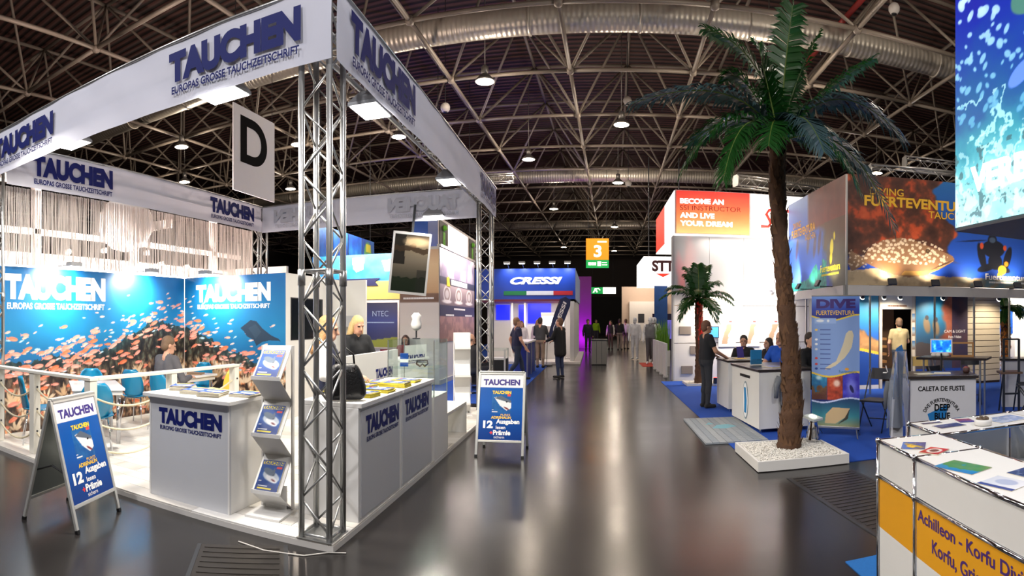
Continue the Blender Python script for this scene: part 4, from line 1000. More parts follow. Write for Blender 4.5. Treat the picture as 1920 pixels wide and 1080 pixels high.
def palm(loc, label, axis, rad, fr, flaps=260, ln=.34, seed=1, barks=None):
    t = T('palm_tree', label, 'palm', loc); rnd = random.Random(seed)
    K = 60; V = []; n = 18; mb = MB()
    def ax(u):
        u = u * (len(axis) - 1); i = min(int(u), len(axis) - 2); f = u - i; f = f * f * (3 - 2 * f) * .5 + f * .5; return Vector(axis[i]).lerp(Vector(axis[i + 1]), f)
    for k in range(K + 1):
        u = k / K; c = ax(u); r0 = rad[0] + (rad[1] - rad[0]) * min(1, u * 1.6) if u < .62 else rad[1] * (1 + .15 * (u - .62))
        r0 *= 1 + .10 * math.sin(k * 1.9) * (1 if k % 3 else .3)
        for j in range(n):
            a = 2 * PI * j / n; r = r0 * (1 + .12 * (vnoise(np.array(j * .9 + k * .35), np.array(k * .55), seed) - .5) * 2)
            V.append((c.x + r * math.cos(a), c.y + r * math.sin(a), c.z))
    mb.add(V, [(i * n + j, i * n + (j + 1) % n, (i + 1) * n + (j + 1) % n, (i + 1) * n + j) for i in range(K) for j in range(n)]); mb.add([V[j] for j in range(n)], [tuple(range(n - 1, -1, -1))])
    mb.build('trunk', barks or BARK, t, smooth=True, fix=False)
    fb = MB()
    for k in range(flaps):
        u = rnd.random() ** .9; c = ax(u); a = rnd.random() * 2 * PI; rr = (rad[0] + (rad[1] - rad[0]) * min(1, u * 1.6)) * .97
        o = Vector((math.cos(a), math.sin(a), 0)); tn = Vector((-o.y, o.x, 0)); w_ = rnd.uniform(.02, .05) * rad[1] / .09; h_ = rnd.uniform(.05, .12) * rad[1] / .09
        p = c + o * rr
        fb.add([p - tn * w_ - Vector((0, 0, h_ * .4)), p + tn * w_ - Vector((0, 0, h_ * .4)), p + o * .014 + tn * w_ * .4 + Vector((0, 0, h_ * .5)), p + o * rnd.uniform(.01, .045) + Vector((0, 0, h_))], [(0, 1, 2), (0, 2, 3)])
    o = fb.build('bark_scales', FIB, t, fix=False); o['kind'] = 'stuff'
    for i, (P, m) in enumerate(fr): frond(t, P, ln=ln, mat=LEAF2 if m else LEAF, seed=seed * 50 + i)
    return t
C0 = (-.06, .12, 3.86)
def F3(mid, tip, c=C0): return [c, tuple(c[i] + (mid[i] - c[i]) * 1.0 for i in range(3)), tip]
PX, PY = 2.37, 6.72
fr = [(F3((.0, .15, 4.9), (.15, .1, 5.85)), 0), (F3((-.15, .3, 5.1), (-.95, .45, 5.35)), 0), (F3((-.55, .1, 4.75), (-1.9, .35, 4.30)), 1), (F3((-.75, -.1, 4.45), (-1.35, -.1, 3.35)), 0),
      (F3((-.7, -.4, 4.3), (-.95, -.55, 3.15)), 0), (F3((.35, .1, 4.5), (1.1, -.2, 5.0)), 0), (F3((.65, .0, 5.0), (1.5, -.35, 3.95)), 1), (F3((.75, -.2, 4.3), (1.35, -.35, 2.78)), 1),
      (F3((.0, -.45, 4.35), (.1, -.95, 3.45)), 1), (F3((-.3, .0, 4.7), (-.35, .1, 5.05)), 0), (F3((.45, -.3, 4.1), (.75, -.5, 3.2)), 0), (F3((.1, .5, 4.7), (.5, 1.1, 4.6)), 0),
      (F3((-.4, .5, 4.6), (-1.1, 1.0, 4.0)), 0), (F3((.5, .5, 4.5), (1.2, 1.0, 4.1)), 0), (F3((-.45, .25, 4.8), (-.7, .3, 4.7)), 0), (F3((-.3, -.4, 4.2), (-.5, -.8, 3.5)), 0), (F3((.1, .1, 4.6), (.45, .1, 5.3)), 0)]
palm((PX, PY, .1), 'tall artificial palm standing in the pebble planter', [(.02, 0, 0), (.07, 0, .55), (.05, .01, 1.1), (-.02, .03, 1.9), (-.08, .06, 2.7), (-.1, .1, 3.3), (-.08, .12, 3.85)], (.145, .098), fr, 380, .46, 3)
fr2 = [(F3((math.cos(a) * .5 * L, math.sin(a) * .5 * L, 2.55 + e), (math.cos(a) * L, math.sin(a) * L, 2.15 + e * 1.6), (0, 0, 2.15)), 0) for a, L, e in ((0, .9, .05), (.6, .8, .3), (1.2, .6, .5), (1.9, .7, .45), (2.6, .9, .2), (3.2, 1.0, .05), (3.9, .8, -.15), (4.5, .7, .1), (5.2, .85, -.2), (5.8, .9, -.05), (1.5, .3, .62), (2.2, .45, .55), (.9, .5, .6), (3.5, .6, -.3), (5.5, .6, -.35))]
tag(planter((2.35, 14.3, .008), .9, .85, .06, 900, 'small white pebble planter at the foot of the red-lit palm') or bpy.data.objects['pebble_planter.001'], 'small white pebble planter at the foot of the red-lit palm', 'planter')
P2 = palm((2.72, 14.65, .05), 'smaller palm lit red from below beside the grey wall', [(0, 0, 0), (.03, 0, .8), (.0, 0, 1.5), (.0, 0, 2.15)], (.12, .1), fr2, 160, .34, 5)
light('SPOT', 'red_palm_light', (3.1, 14.25, .3), (2.75, 14.65, 1.5), 420, (255, 20, 10), .03, spot=.5, blend=.6)
t = T('red_uplight', 'small red floor spotlight behind the smaller palm', 'spotlight', (3.08, 14.28, .07)); MB().lathe([(.05, 0), (.06, .02), (.05, .14), (.06, .15)], 14).build('can', STEEL, t, smooth=True); MB().lathe([(.003, .152), (.05, .151), (.052, .15)], 14).build('lens', M('red_glow', (255, 40, 20), .4, emit=8.0), t)
fr3 = [(F3((math.cos(a) * .55 * L, math.sin(a) * .55 * L, 2.4 + e), (math.cos(a) * L, math.sin(a) * L, 1.85 + e), (0, 0, 1.95)), 0) for a, L, e in ((.2, 1.0, 0), (.9, .8, .2), (1.7, .7, .3), (2.5, .9, .2), (3.2, 1.1, 0), (3.9, .9, -.2), (4.6, .8, -.1), (5.3, .9, -.25), (5.9, 1.0, -.1), (1.3, .5, .4))]
palm((11.25, 12.75, .01), 'palm with amber-lit trunk at the far right', [(0, 0, 0), (.02, 0, 1.0), (0, 0, 1.95)], (.13, .14), fr3, 140, .34, 9, M('amber_lit_bark', (196, 120, 40), .8, noise=.4, nscale=12, bump=.6))  # amber light on the trunk is put into the bark colour

# chrome spotlight on the planter
t = T('planter_spotlight', 'chrome spotlight with glowing square head on the pebble planter', 'spotlight', (2.79, 6.9, .112), .5)
MB().lathe([(.095, 0), (.1, .03), (.075, .12), (.06, .25), (.07, .27), (.03, .28)], 20).build('body', CHROME, t, smooth=True)
MB().obox((0, 0, .31), (.19, .19, .03), Matrix.Rotation(.22, 3, 'X')).build('head_plate', GLASS if False else M('frosted_acrylic', (220, 226, 222), .3), t)
MB().lathe([(.003, .0), (.05, .002), (.055, -.01)], 18, (0, 0, 0)).build('lens', M('warm_led', (250, 255, 214), .4, emit=9.0), t, (0, 0, .332), (.22, 0, 0))
MB().box(-.015, .015, .07, .1, .05, .12).build('bracket', BLACK, t)
light('SPOT', 'spot_light', (2.79, 6.9, .50), (2.3, 6.8, 3.8), 25, (255, 244, 214), .04, spot=.9, blend=.5)

# grey interlocking mat on the floor
MATG = [M('mat_tile_%d' % k, c, .7, noise=.1, nscale=20) for k, c in enumerate(((150, 156, 162), (142, 150, 158), (158, 163, 167)))]
t = T('floor_mat', 'grey slatted floor mat before the white reception desk', 'floor mat', (1.5, 7.58, .004))
tm = [MB().box(.004, .096, .004, .111, 0, .018).mesh('mat_tile', m) for m in MATG]
for i in range(9):
    for j in range(17): inst('mat_tile', tm[(i * 7 + j * 3) % 3], t, (i * .1, j * .115, .006))
MB().box(0, .9, 0, 1.955, 0, .006).build('backing', MATG[1], t)
lg = MB(); lg.prism([(.3, 1.0), (.5, .95), (.72, 1.1), (.62, 1.3), (.42, 1.25)], .0241, .0246, 'z').prism([(.25, 1.3), (.4, 1.35), (.35, 1.5)], .0241, .0246, 'z'); lg.build('faded_logo', M('faded_cyan', (120, 176, 190), .7), t)

# white reception desks with dark tops
DTOP = M('dark_counter_top', (44, 36, 34), .3)
def desk(loc, rz, L, Wd, label, h=.95):
    t = T('reception_desk', label, 'desk', loc, rz)
    MB().box(0, L, 0, Wd, .06, h - .035).build('body', WHITE, t, bevel=.003)
    MB().box(-.02, L + .02, -.02, Wd + .02, h - .035, h).build('desk_top', DTOP, t, bevel=.004)
    for x in (.04, L - .04):
        for y in (.04, Wd - .04): MB().tube((x, y, 0), (x, y, .06), .014, 8).build('foot', CHROME, t)
    return t
CZ = .009
dB = desk((2.41, 8.1, CZ), .06, .85, 1.35, 'white reception desk with a blue oval emblem beside the palm trunk')
em = MB(); em.add([(0, 0, 0)] + [(.13 * math.cos(a), 0, .3 * math.sin(a)) for a in np.linspace(0, 2 * PI, 33)[:-1]], [(0, 1 + k, 1 + (k + 1) % 32) for k in range(32)]); em.build('emblem_ring', M('emblem_grey', (120, 140, 150), .5), dB, (-.004, .62, .42), (0, 0, -PI / 2), fix=False)
em = MB(); em.add([(0, 0, 0)] + [(.115 * math.cos(a), 0, .275 * math.sin(a)) for a in np.linspace(0, 2 * PI, 33)[:-1]], [(0, 1 + k, 1 + (k + 1) % 32) for k in range(32)]); em.build('emblem_field', WHITEP, dB, (-.006, .62, .42), (0, 0, -PI / 2), fix=False)
em = MB(); em.prism([(-.05, -.2), (.05, -.2), (.07, .0), (.03, .2), (-.06, .2), (-.04, .0)], 0, .001); em.build('emblem_figure', M('emblem_blue', (30, 130, 190), .5), dB, (-.008, .62, .42), (0, 0, -PI / 2))
lt = MB(); bars(lt, 0, .78, .5, .045, 0); lt.build('lettering', BLACK, dB, (-.003, .9, 0), (0, 0, -PI / 2))
desk((2.42, 10.1, CZ), .03, .75, .85, 'white reception desk the standing man leans on')
def flat_item(nm, lab, cat, loc, rz, size, mat, top=None):
    t = T(nm, lab, cat, loc, rz); MB().box(-size[0] / 2, size[0] / 2, -size[1] / 2, size[1] / 2, 0, size[2]).build('sheets', mat, t)
    if top: MB().box(-size[0] / 2 + .02, size[0] / 2 - .02, -size[1] / 2 + .02, size[1] / 2 - .02, size[2], size[2] + .001).build('print', top, t)
flat_item('leaflet_stack', 'white leaflets on the desk with the emblem', 'leaflets', (2.75, 8.5, CZ + .951), .3, (.21, .3, .012), PAPER, BLUEP)
flat_item('leaflet_stack', 'leaflets on the desk before the standing man', 'leaflets', (2.75, 10.45, CZ + .951), .1, (.25, .3, .012), PAPER, YELLOWP)
t = T('leaflet_holder', 'clear leaflet holder with blue leaflets on the emblem desk', 'leaflet holder', (2.62, 8.95, CZ + .951), .2)
MB().box(-.11, .11, -.04, .04, 0, .012).build('foot', GLASS, t); MB().box(-.11, .11, .025, .03, .012, .2).build('back', GLASS, t); MB().box(-.1, .1, .0, .02, .014, .25).build('leaflets', M('cyan_leaflets', (40, 130, 190), .5), t); MB().box(-.11, .11, -.01, -.005, .012, .1).build('front_lip', GLASS, t)
t = T('tablet_stand', 'purple flyer stand on the desk in front of the seated pair', 'flyer stand', (2.82, 10.75, CZ + .951), .2); MB().add([(-.07, -.03, 0), (.07, -.03, 0), (.07, .03, .22), (-.07, .03, .22), (-.07, -.02, 0), (.07, -.02, 0), (.07, .04, .22), (-.07, .04, .22)], [(0, 1, 2, 3), (7, 6, 5, 4), (0, 4, 5, 1), (1, 5, 6, 2), (2, 6, 7, 3), (3, 7, 4, 0)]).build('board', M('violet_print', (74, 60, 150), .4), t); MB().box(-.07, .07, .03, .1, 0, .008).build('foot', WHITE, t)
def garment(loc, rz, w_, h_, mat, label, nm='wetsuit'):
    t = T(nm, label, 'garment', loc, rz); rnd = random.Random(len(label))
    def f(s0):
        def g(u, v):
            sh = w_ * (.5 + .5 * min(1, (1 - v) * 5 + .35)) if v > .8 else w_ * (.62 + .1 * math.sin(v * 4))
            return ((u - .5) * sh, s0 * (.03 * math.sin(u * PI) + .012 * math.sin(u * 14 + v * 3)) - .02, v * h_)
        return g
    mb = MB().sheet(f(-1), 14, 14).sheet(f(1), 14, 14); mb.build('torso_cloth', mat, t, smooth=True, fix=False)
    for s_ in (-1, 1):
        MB().path([(s_ * w_ * .42, -.02, h_ * .93), (s_ * w_ * .62, -.03, h_ * .72), (s_ * w_ * .66, -.03, h_ * .45)], [.05, .045, .035], 8).build('sleeve', mat, t, smooth=True)
    MB().path([(-w_ * .4, -.02, h_ * .97), (0, -.02, h_ * 1.03), (w_ * .4, -.02, h_ * .97)], .008, 6).build('hanger', BLACK, t); MB().path([(0, -.02, h_ * 1.03), (0, .0, h_ * 1.08), (0, .03, h_ * 1.06)], .004, 6).build('hook', CHROME, t)
    return t
WETG = M('grey_neoprene', (110, 114, 120), .7, noise=.1)
garment((2.82, 8.06, .24), .06, .26, .66, WETG, 'grey wetsuit hanging on the end of the emblem desk')

# ---- roll-up banner
t = T('rollup_banner', 'tall blue DIVE FUERTEVENTURA pull-up banner with an island map', 'banner', (3.13, 7.79, CZ), math.atan2(-.46, .56))
RW, RH = .725, 1.9
c = Canvas(RW, RH, .006); X, Y = c.X / RW, c.Y / RH
c.grad([(0, (130, 160, 214)), (1, (130, 160, 214))], Y)
wv1 = .835 - .022 * np.sin((X - .1) * 5.2); c.fill((Y > wv1) * 1.0, c.mix([(0, (18, 30, 120)), (.45, (40, 66, 170)), (1, (110, 150, 224))], np.clip((Y - .82) / .17, 0, 1))); c.fill((np.abs(Y - wv1) < .006) * 1.0, (226, 200, 70))
wv2 = .40 - .02 * np.sin(X * 5.4 - .4); c.fill((Y < wv2) * 1.0, (20, 40, 110)); c.fill((np.abs(Y - wv2) < .007) * 1.0, (230, 196, 70))
n = fbm(c.X * 16, c.Y * 16, 3)
b1 = (Y < wv2 - .008) & (Y > .2)
c.fill((b1 & (X < .32)) * 1.0, c.mix([(0, (90, 50, 40)), (.45, (110, 80, 50)), (.55, (30, 100, 150)), (1, (60, 150, 190))], np.clip((Y - .2) * 4.6 + (n - .5) * .8, 0, 1)))
c.fill((b1 & (X > .33) & (X < .65)) * 1.0, c.mix([(0, (70, 24, 20)), (.6, (190, 70, 44)), (1, (230, 130, 80))], n)); c.ell(.53 * RW, .33 * RH, .05, .05, (250, 220, 200), 0, .9, .04)
c.fill((b1 & (X > .66)) * 1.0, c.mix([(0, (40, 30, 150)), (1, (90, 90, 220))], n)); c.ell(.84 * RW, .3 * RH, .07, .12, (150, 160, 240), 0, .6, .06); c.ell(.84 * RW, .29 * RH, .025, .06, (30, 30, 90), .4); c.ell(.15 * RW, .37 * RH, .04, .03, (210, 230, 230), 0, .9, .03)
wv3 = .2 - .02 * np.sin(X * 5.2 + .4); c.fill((Y < wv3) * 1.0, c.mix([(0, (150, 150, 110)), (.4, (60, 140, 150)), (1, (30, 70, 110))], np.clip(Y / .2, 0, 1))); c.fill((np.abs(Y - wv3) < .006) * 1.0, (200, 210, 240))
c.poly([(.28 * RW, .02 * RH), (.3 * RW, .09 * RH), (.45 * RW, .145 * RH), (.8 * RW, .14 * RH), (.7 * RW, .07 * RH), (.5 * RW, .02 * RH)], (206, 178, 132)); c.poly([(.7 * RW, .07 * RH), (.8 * RW, .14 * RH), (.76 * RW, .06 * RH), (.55 * RW, .015 * RH)], (60, 60, 50))
isl = [(.27, .44), (.4, .475), (.52, .50), (.55, .53), (.6, .57), (.66, .63), (.72, .71), (.78, .735), (.85, .735), (.88, .70), (.86, .65), (.84, .61), (.78, .57), (.7, .53), (.6, .495), (.5, .465), (.42, .45), (.3, .43)]
c.poly([(a * RW, b * RH) for a, b in isl], (214, 202, 172)); c.rect(.06 * RW, .52 * RW, .79 * RH, .83 * RH, (150, 178, 226)); c.ell(.18 * RW, .81 * RH, .06, .02, (230, 236, 244)); c.ell(.35 * RW, .81 * RH, .02, .02, (230, 236, 244))
for k, (yy, cc) in enumerate(((.74, (230, 190, 90)), (.665, (240, 240, 240)), (.63, (240, 240, 240)), (.59, (225, 225, 225)), (.52, (210, 60, 60)), (.475, (210, 60, 60)), (.44, (30, 60, 140)))): c.ell(.1 * RW, yy * RH, .022, .016, cc)
for yy in (.74, .705, .665, .63, .59, .555, .52, .475, .44): c.rect(.18 * RW, .40 * RW, yy * RH - .006, yy * RH + .006, (60, 80, 150))
c.ell(.74 * RW, .44 * RH, .03, .02, (236, 160, 40))
c.panel('print', PRINT, t, (0, -.002, .14)); MB().box(0, RW, -.001, .003, .14, .14 + RH).build('backing', WHITE, t); MB().tube((0, 0, .145 + RH), (RW, 0, .145 + RH), .009, 8).build('top_rail', ALU, t)
MB().box(-.005, RW + .005, -.03, .03, .11, .145).build('cassette', ALU, t, bevel=.004)
for x in (.1, RW - .05): MB().tube((x, 0, .115), (x + .06, -.16, .0), .008, 8).build('foot', ALU, t); MB().tube((x, 0, .115), (x + .02, .16, .0), .008, 8).build('foot', ALU, t)
MB().tube((RW / 2, .012, .14), (RW / 2, .012, .14 + RH), .008, 8).build('support_pole', STEEL, t)
lt = MB(); letters(lt, 'DIVE', .1 * RW, .14 + .905 * RH, .82 * RW, .072 * RH, -.004, .055); lt.build('lettering', M('violet_dark_print', (58, 30, 110), .5), t)
lt = MB(); letters(lt, 'FUERTEVENTURA', .1 * RW, .14 + .855 * RH, .8 * RW, .034 * RH, -.004, .0); lt.build('lettering', YELLOWP, t)
lt = MB(); letters(lt, 'Fuerteventura', .58 * RW, .14 + .41 * RH, .36 * RW, .022 * RH, -.004, .0); lt.build('lettering', M('teal_print', (40, 110, 130), .5), t)

# ---- Fuerteventura stand: tall corner banners over a white fascia
FV = Vector((5.53, 11.65, 0)); FA = -.205
def fv(x, y, z): p = rotz((x, y, z), FA); return (FV.x + p[0], FV.y + p[1], z)
t = T('giant_banner', 'giant banner with a spotted grouper, coral rock and a diver', 'banner', fv(0, 0, 2.5), FA)
GW, GH = 5.9, 2.52
c = Canvas(GW, GH, .017); X, Y = c.X, c.Y
c.grad([(0, (30, 74, 190)), (.45, (34, 84, 196)), (1, (40, 120, 200))], Y / GH)
n = fbm(X * 2.4, Y * 2.4, 5, 5); n2 = fbm(X * 7, Y * 7, 8, 4)
edge = 2.15 + .75 * (fbm(Y * 2.2, Y * 0 + 2, 4) - .3) + .55 * np.clip(1.75 - Y, 0, .5) * 1.6; rock = np.clip((edge - X) * 14, 0, 1) * np.clip((Y - .55) * 6, 0, 1)
c.fill(rock, c.mix([(0, (40, 28, 28)), (.4, (86, 54, 46)), (.52, (120, 66, 50)), (.62, (196, 84, 52)), (.8, (214, 104, 66)), (1, (190, 120, 90))], np.clip(n * .75 + n2 * .45 - .1, 0, 1)))
sand = .26 + .14 * np.sin(X * 1.1 + .6) + .12 * (n - .5) + .2 * np.clip((X - 2.4) / 2, 0, .5)
c.fill((Y < sand) * 1.0, c.mix([(0, (206, 186, 150)), (.5, (150, 130, 106)), (1, (90, 130, 150))], np.clip(n2 * .9 + (X - 2.5) * .2, 0, 1)))
body = [(.35, .55), (.5, .8), (.85, 1.05), (1.3, 1.12), (1.7, 1.05), (2.05, .93), (2.4, .83), (2.62, .75), (2.68, .66), (2.58, .58), (2.3, .42), (1.9, .26), (1.5, .2), (1.1, .26), (.7, .4)]
c.poly(body, (150, 114, 88)); c.poly([(.42, .62), (.1, .78), (.02, .5), (.12, .3), (.45, .48)], (140, 112, 90)); c.poly([(1.3, .24), (1.9, .26), (2.3, .42), (1.9, .36), (1.4, .36)], (206, 160, 90)); c.poly([(2.3, .44), (2.58, .58), (2.66, .64), (2.5, .55), (2.2, .44)], (222, 180, 120))
sp = worley(X * 9, Y * 11, 3)[0]; bm_ = ((X - 1.45) / 1.05) ** 2 + ((Y - .68) / .42) ** 2
c.fill(((sp < .36) & (bm_ < 1) & (Y > .5)) * .9, (240, 226, 206)); c.fill(((sp < .22) & (X < .5) & (X > .05) & (Y > .3) & (Y < .8)) * .8, (230, 214, 190))
c.ell(1.98, .84, .05, .05, (40, 30, 26)); c.ell(1.98, .84, .03, .03, (120, 100, 70)); c.poly([(.75, .58), (1.2, .52), (1.35, .34), (1.0, .3)], (150, 110, 78)); c.ell(2.35, .52, .25, .012, (60, 40, 34), .42)
for px_, pz, rx, rz_, a in ((3.75, .98, .32, .22, 0), (3.72, 1.2, .13, .14, 0), (3.42, .78, .1, .34, .25), (4.15, .75, .1, .32, -.3), (3.55, .5, .26, .09, .3), (4.0, .5, .24, .09, -.3), (3.8, .66, .2, .2, 0)): c.ell(px_, pz, rx, rz_, (24, 28, 44), a)
c.ell(3.72, 1.2, .09, .07, (70, 90, 120)); c.ell(3.42, 1.04, .05, .08, (200, 80, 50)); c.ell(4.08, 1.02, .05, .07, (200, 80, 50)); c.ell(3.2, 1.15, .35, .015, (20, 24, 50), .1)
c.ell(4.0, .46, .12, .12, (246, 206, 60)); c.ell(3.93, .33, .07, .08, (246, 206, 60)); c.ell(4.12, .62, .06, .065, (240, 150, 40))
c.panel('print', PRINT, t, (0, -.012, 0)); MB().box(0, GW, -.01, .03, 0, GH).build('backing', GREYW, t)
YT = M('warm_yellow_print', (246, 196, 60), .5)
lt = MB(); letters(lt, 'DIVING', .55, 2.08, .82, .17, -.016, .01); letters(lt, 'FUERTEVENTURA', .42, 1.82, 2.75, .24, -.016, .035); letters(lt, 'TAUCHEN', 2.0, 1.62, 1.15, .17, -.016, .01); lt.build('lettering', YT, t)
lt = MB(); letters(lt, 'Fuerteventura', 3.52, .2, 1.25, .16, -.016, .02); bars(lt, 3.62, .12, 1.1, .045, -.016); lt.build('lettering', WHITEP, t)
t = T('giant_banner', 'tall side banner with blue water, coral and yellow lettering along the aisle', 'banner', (5.53, 15.52, 2.5), -PI / 2); t.scale = (.767, 1, 1)
GW = 5.02
c = Canvas(GW, GH, .02); X, Y = c.X, c.Y; n = fbm(X * 2, Y * 2, 15, 5)
c.grad([(0, (60, 90, 190)), (.4, (50, 100, 206)), (.7, (70, 130, 220)), (1, (150, 180, 224))], Y / GH)
c.fill(np.clip((Y - 1.45 - .25 * (n - .5) - .2 * np.clip(2.6 - X, 0, 2)) * 9, 0, 1) * np.clip((X - 1.9) * 5, 0, 1), c.mix([(0, (74, 40, 36)), (1, (128, 74, 62))], n))
c.fill(np.clip((X - 3.3 - (1 - Y) * .4 + (n - .5)) * 2.5, 0, 1) * (Y < 1.6), c.mix([(0, (50, 56, 44)), (1, (86, 76, 60))], n)); c.fill(((Y < .16 + .24 * np.clip(X - 1.2, 0, 2) + .5 * (n - .5)) & (X < 3.6)) * .95, c.mix([(0, (10, 70, 76)), (1, (60, 214, 190))], fbm(X * 9, Y * 9, 3)))
for x_, y_ in ((.9, 1.15), (2.0, 1.25), (2.6, 1.1), (3.0, 1.15)): c.ell(x_, y_, .12, .3, (70, 56, 90), -.3, .8, .05)
c.ell(4.0, .95, .13, .2, (232, 226, 70), -.2); c.ell(3.95, .7, .1, .16, (232, 226, 70), -.2); c.ell(4.2, 1.2, .07, .1, (232, 226, 70))
c.panel('print', PRINT, t, (0, -.012, 0)); MB().box(0, GW, -.01, .03, 0, GH).build('backing', GREYW, t)
lt = MB(); letters(lt, 'DIVING', .5, 1.75, .8, .17, -.016, .01); letters(lt, 'FUERTEVENTURA', .35, 1.5, 2.3, .22, -.016, .035); letters(lt, 'TAUCHEN', 1.7, 1.32, .95, .16, -.016, .01); lt.build('lettering', YT, t)
lt = MB(); letters(lt, 'Fuerteventura', 3.1, .38, 1.55, .18, -.016, .02); bars(lt, 3.2, .28, 1.35, .05, -.016); lt.build('lettering', M('lemon_print', (232, 226, 70), .5), t)

st = T('diving_stand_frame', 'white fascia and posts of the diving stand under the giant banners', 'stand frame', (0, 0, 0))
def fvbox(nm, x0, x1, y0, y1, z0, z1, mat, parent=st): return MB().box(x0, x1, y0, y1, z0, z1).build(nm, mat, parent, tuple(FV) if parent is st else (0, 0, 0), (0, 0, FA if parent is st else 0))
fvbox('fascia', .02, 5.9, -.06, 0.02, 2.26, 2.49, WWALL); fvbox('soffit', .02, 5.9, .02, 1.0, 2.40, 2.44, WWALL)
MB().box(5.47, 5.55, 11.7, 15.3, 2.26, 2.49).build('fascia', WWALL, st); MB().box(5.55, 6.4, 11.9, 15.3, 2.40, 2.44).build('soffit', WWALL, st)
for x in (.0, .55, 2.15, 3.2, 4.2): fvbox('post', x - .02, x + .02, -.045, -.005, .01, 5.0 if x == 0 else 2.26, ALU)
for y in (12.9, 14.1, 15.25): MB().box(5.49, 5.53, y - .02, y + .02, .01, 2.26).build('post', ALU, st)
# inner print walls
t = T('print_wall', 'print wall with rocky reef and a blue and yellow wave beside the doorway', 'wall panel', fv(.02, .85, .01), FA)
MB().box(0, 1.0, .002, .05, 0, 2.38).build('wall_core', WWALL, t); MB().box(0, 1.0, -.012, 0, 0, .09).build('skirting', WHITE, t)
c = Canvas(1.0, 2.28, .015); n = fbm(c.X * 4, c.Y * 4, 6, 5); c.grad([(0, (30, 70, 170)), (.5, (40, 90, 180)), (.8, (10, 110, 160)), (1, (20, 150, 190))], c.Y / 2.28)
c.fill(np.clip((1.75 + .4 * (n - .5) - np.abs(c.X - .25) * .9 - c.Y) * 9, 0, 1), c.mix([(0, (60, 40, 30)), (.5, (150, 110, 76)), (1, (206, 160, 110))], np.clip(n * 1.4 - .2, 0, 1))); wv = .82 + .06 * np.sin(c.X * 4); c.fill((c.Y < wv) * 1.0, (40, 80, 170)); c.fill((np.abs(c.Y - wv) < .035) * 1.0, (238, 200, 70))
c.panel('print', PRINT, t, (0, 0, .1))
t = T('print_wall', 'print wall with divers and corals right of the doorway', 'wall panel', fv(2.0, .85, .01), FA)
MB().box(0, 1.45, .002, .05, 0, 2.38).build('wall_core', WWALL, t)
c = Canvas(1.45, 2.38, .015); n = fbm(c.X * 4, c.Y * 4, 12, 5); c.grad([(0, (30, 70, 160)), (.3, (60, 70, 90)), (.6, (50, 100, 140)), (1, (16, 140, 186))], c.Y / 2.38)
c.fill(np.clip((c.X - .72 - .3 * (n - .5)) * 8, 0, 1) * (c.X < 1.0) * (c.Y > .8), c.mix([(0, (120, 60, 50)), (1, (206, 130, 100))], n)); c.fill((c.X > 1.0) * 1.0, c.mix([(0, (40, 44, 80)), (1, (90, 60, 66))], n)); c.fill((c.Y < 1.1 + .3 * (n - .5)) * (c.X < .75) * .8, (84, 70, 66))
for x_, y_ in ((.3, 1.55), (.55, 1.5)): c.ell(x_, y_, .09, .2, (150, 120, 90), .2, .9, .04); c.ell(x_, y_ + .2, .05, .06, (60, 60, 70))
c.fill((c.Y < .45) * 1.0, (34, 70, 160)); c.panel('print', PRINT, t, (0, -.001, 0))
lt = MB(); letters(lt, 'CAM & LIGHT', .78, 1.36, .6, .075, -.004, .0); letters(lt, 'Foto / Video', .9, 1.22, .36, .07, -.004, .01); lt.build('lettering', WHITEP, t)
t = T('doorway_cabin', 'doorway of the stand cabin with a pale frame and wooden shelf', 'doorway', fv(1.05, .85, .01), FA)
for b in ((0, .06, -.02, .06, 0, 2.38), (.84, .92, -.02, .06, 0, 2.38)): MB().box(*b).build('door_jamb', M('pale_wood_frame', (214, 204, 190), .5), t)
MB().box(.06, .84, -.02, .06, 1.96, 2.38).build('header', WWALL, t); MB().box(.0, .9, 1.6, 1.64, 0, 2.38).build('inner_wall', M('brown_cabin_wall', (92, 66, 46), .7), t); MB().box(.02, .05, .06, 1.6, 0, 2.38).build('inner_side_wall', MATS['brown_cabin_wall'], t)
PAL = M('pallet_wood', (176, 128, 76), .7, noise=.2, nscale=10)
for k in range(6): MB().box(.1, .5, 1.0, 1.4, .15 + k * .2, .22 + k * .2).build('pallet_shelf', PAL, t)
lt = MB(); bars(lt, .2, 2.02, .5, .04, -.024); lt.build('lettering', M('brown_print', (120, 80, 50), .5), t)
for k in range(3): 
    c = Canvas(.075, .22, .015); c.grad([(0, (120, 90, 70)), (.5, (150, 170, 190)), (1, (60, 110, 170))], c.Y / .22); c.panel('picture', PRINT, t, (.843, -.024, .95 + k * .34)) if k < 3 else None
t = T('slat_wall', 'pale slatted display wall next to the amber-lit palm', 'display wall', fv(3.5, 1.0, .01), FA)
me = MB().box(0, 1.0, 0, .03, 0, .14).mesh('slat', M('cream_slat', (206, 192, 168), .6))
for k in range(15): inst('slat', me, t, (0, 0, .06 + k * .155))
MB().box(0, 1.0, .03, .05, 0, 2.38).build('backing', M('brown_cabin_wall'), t)

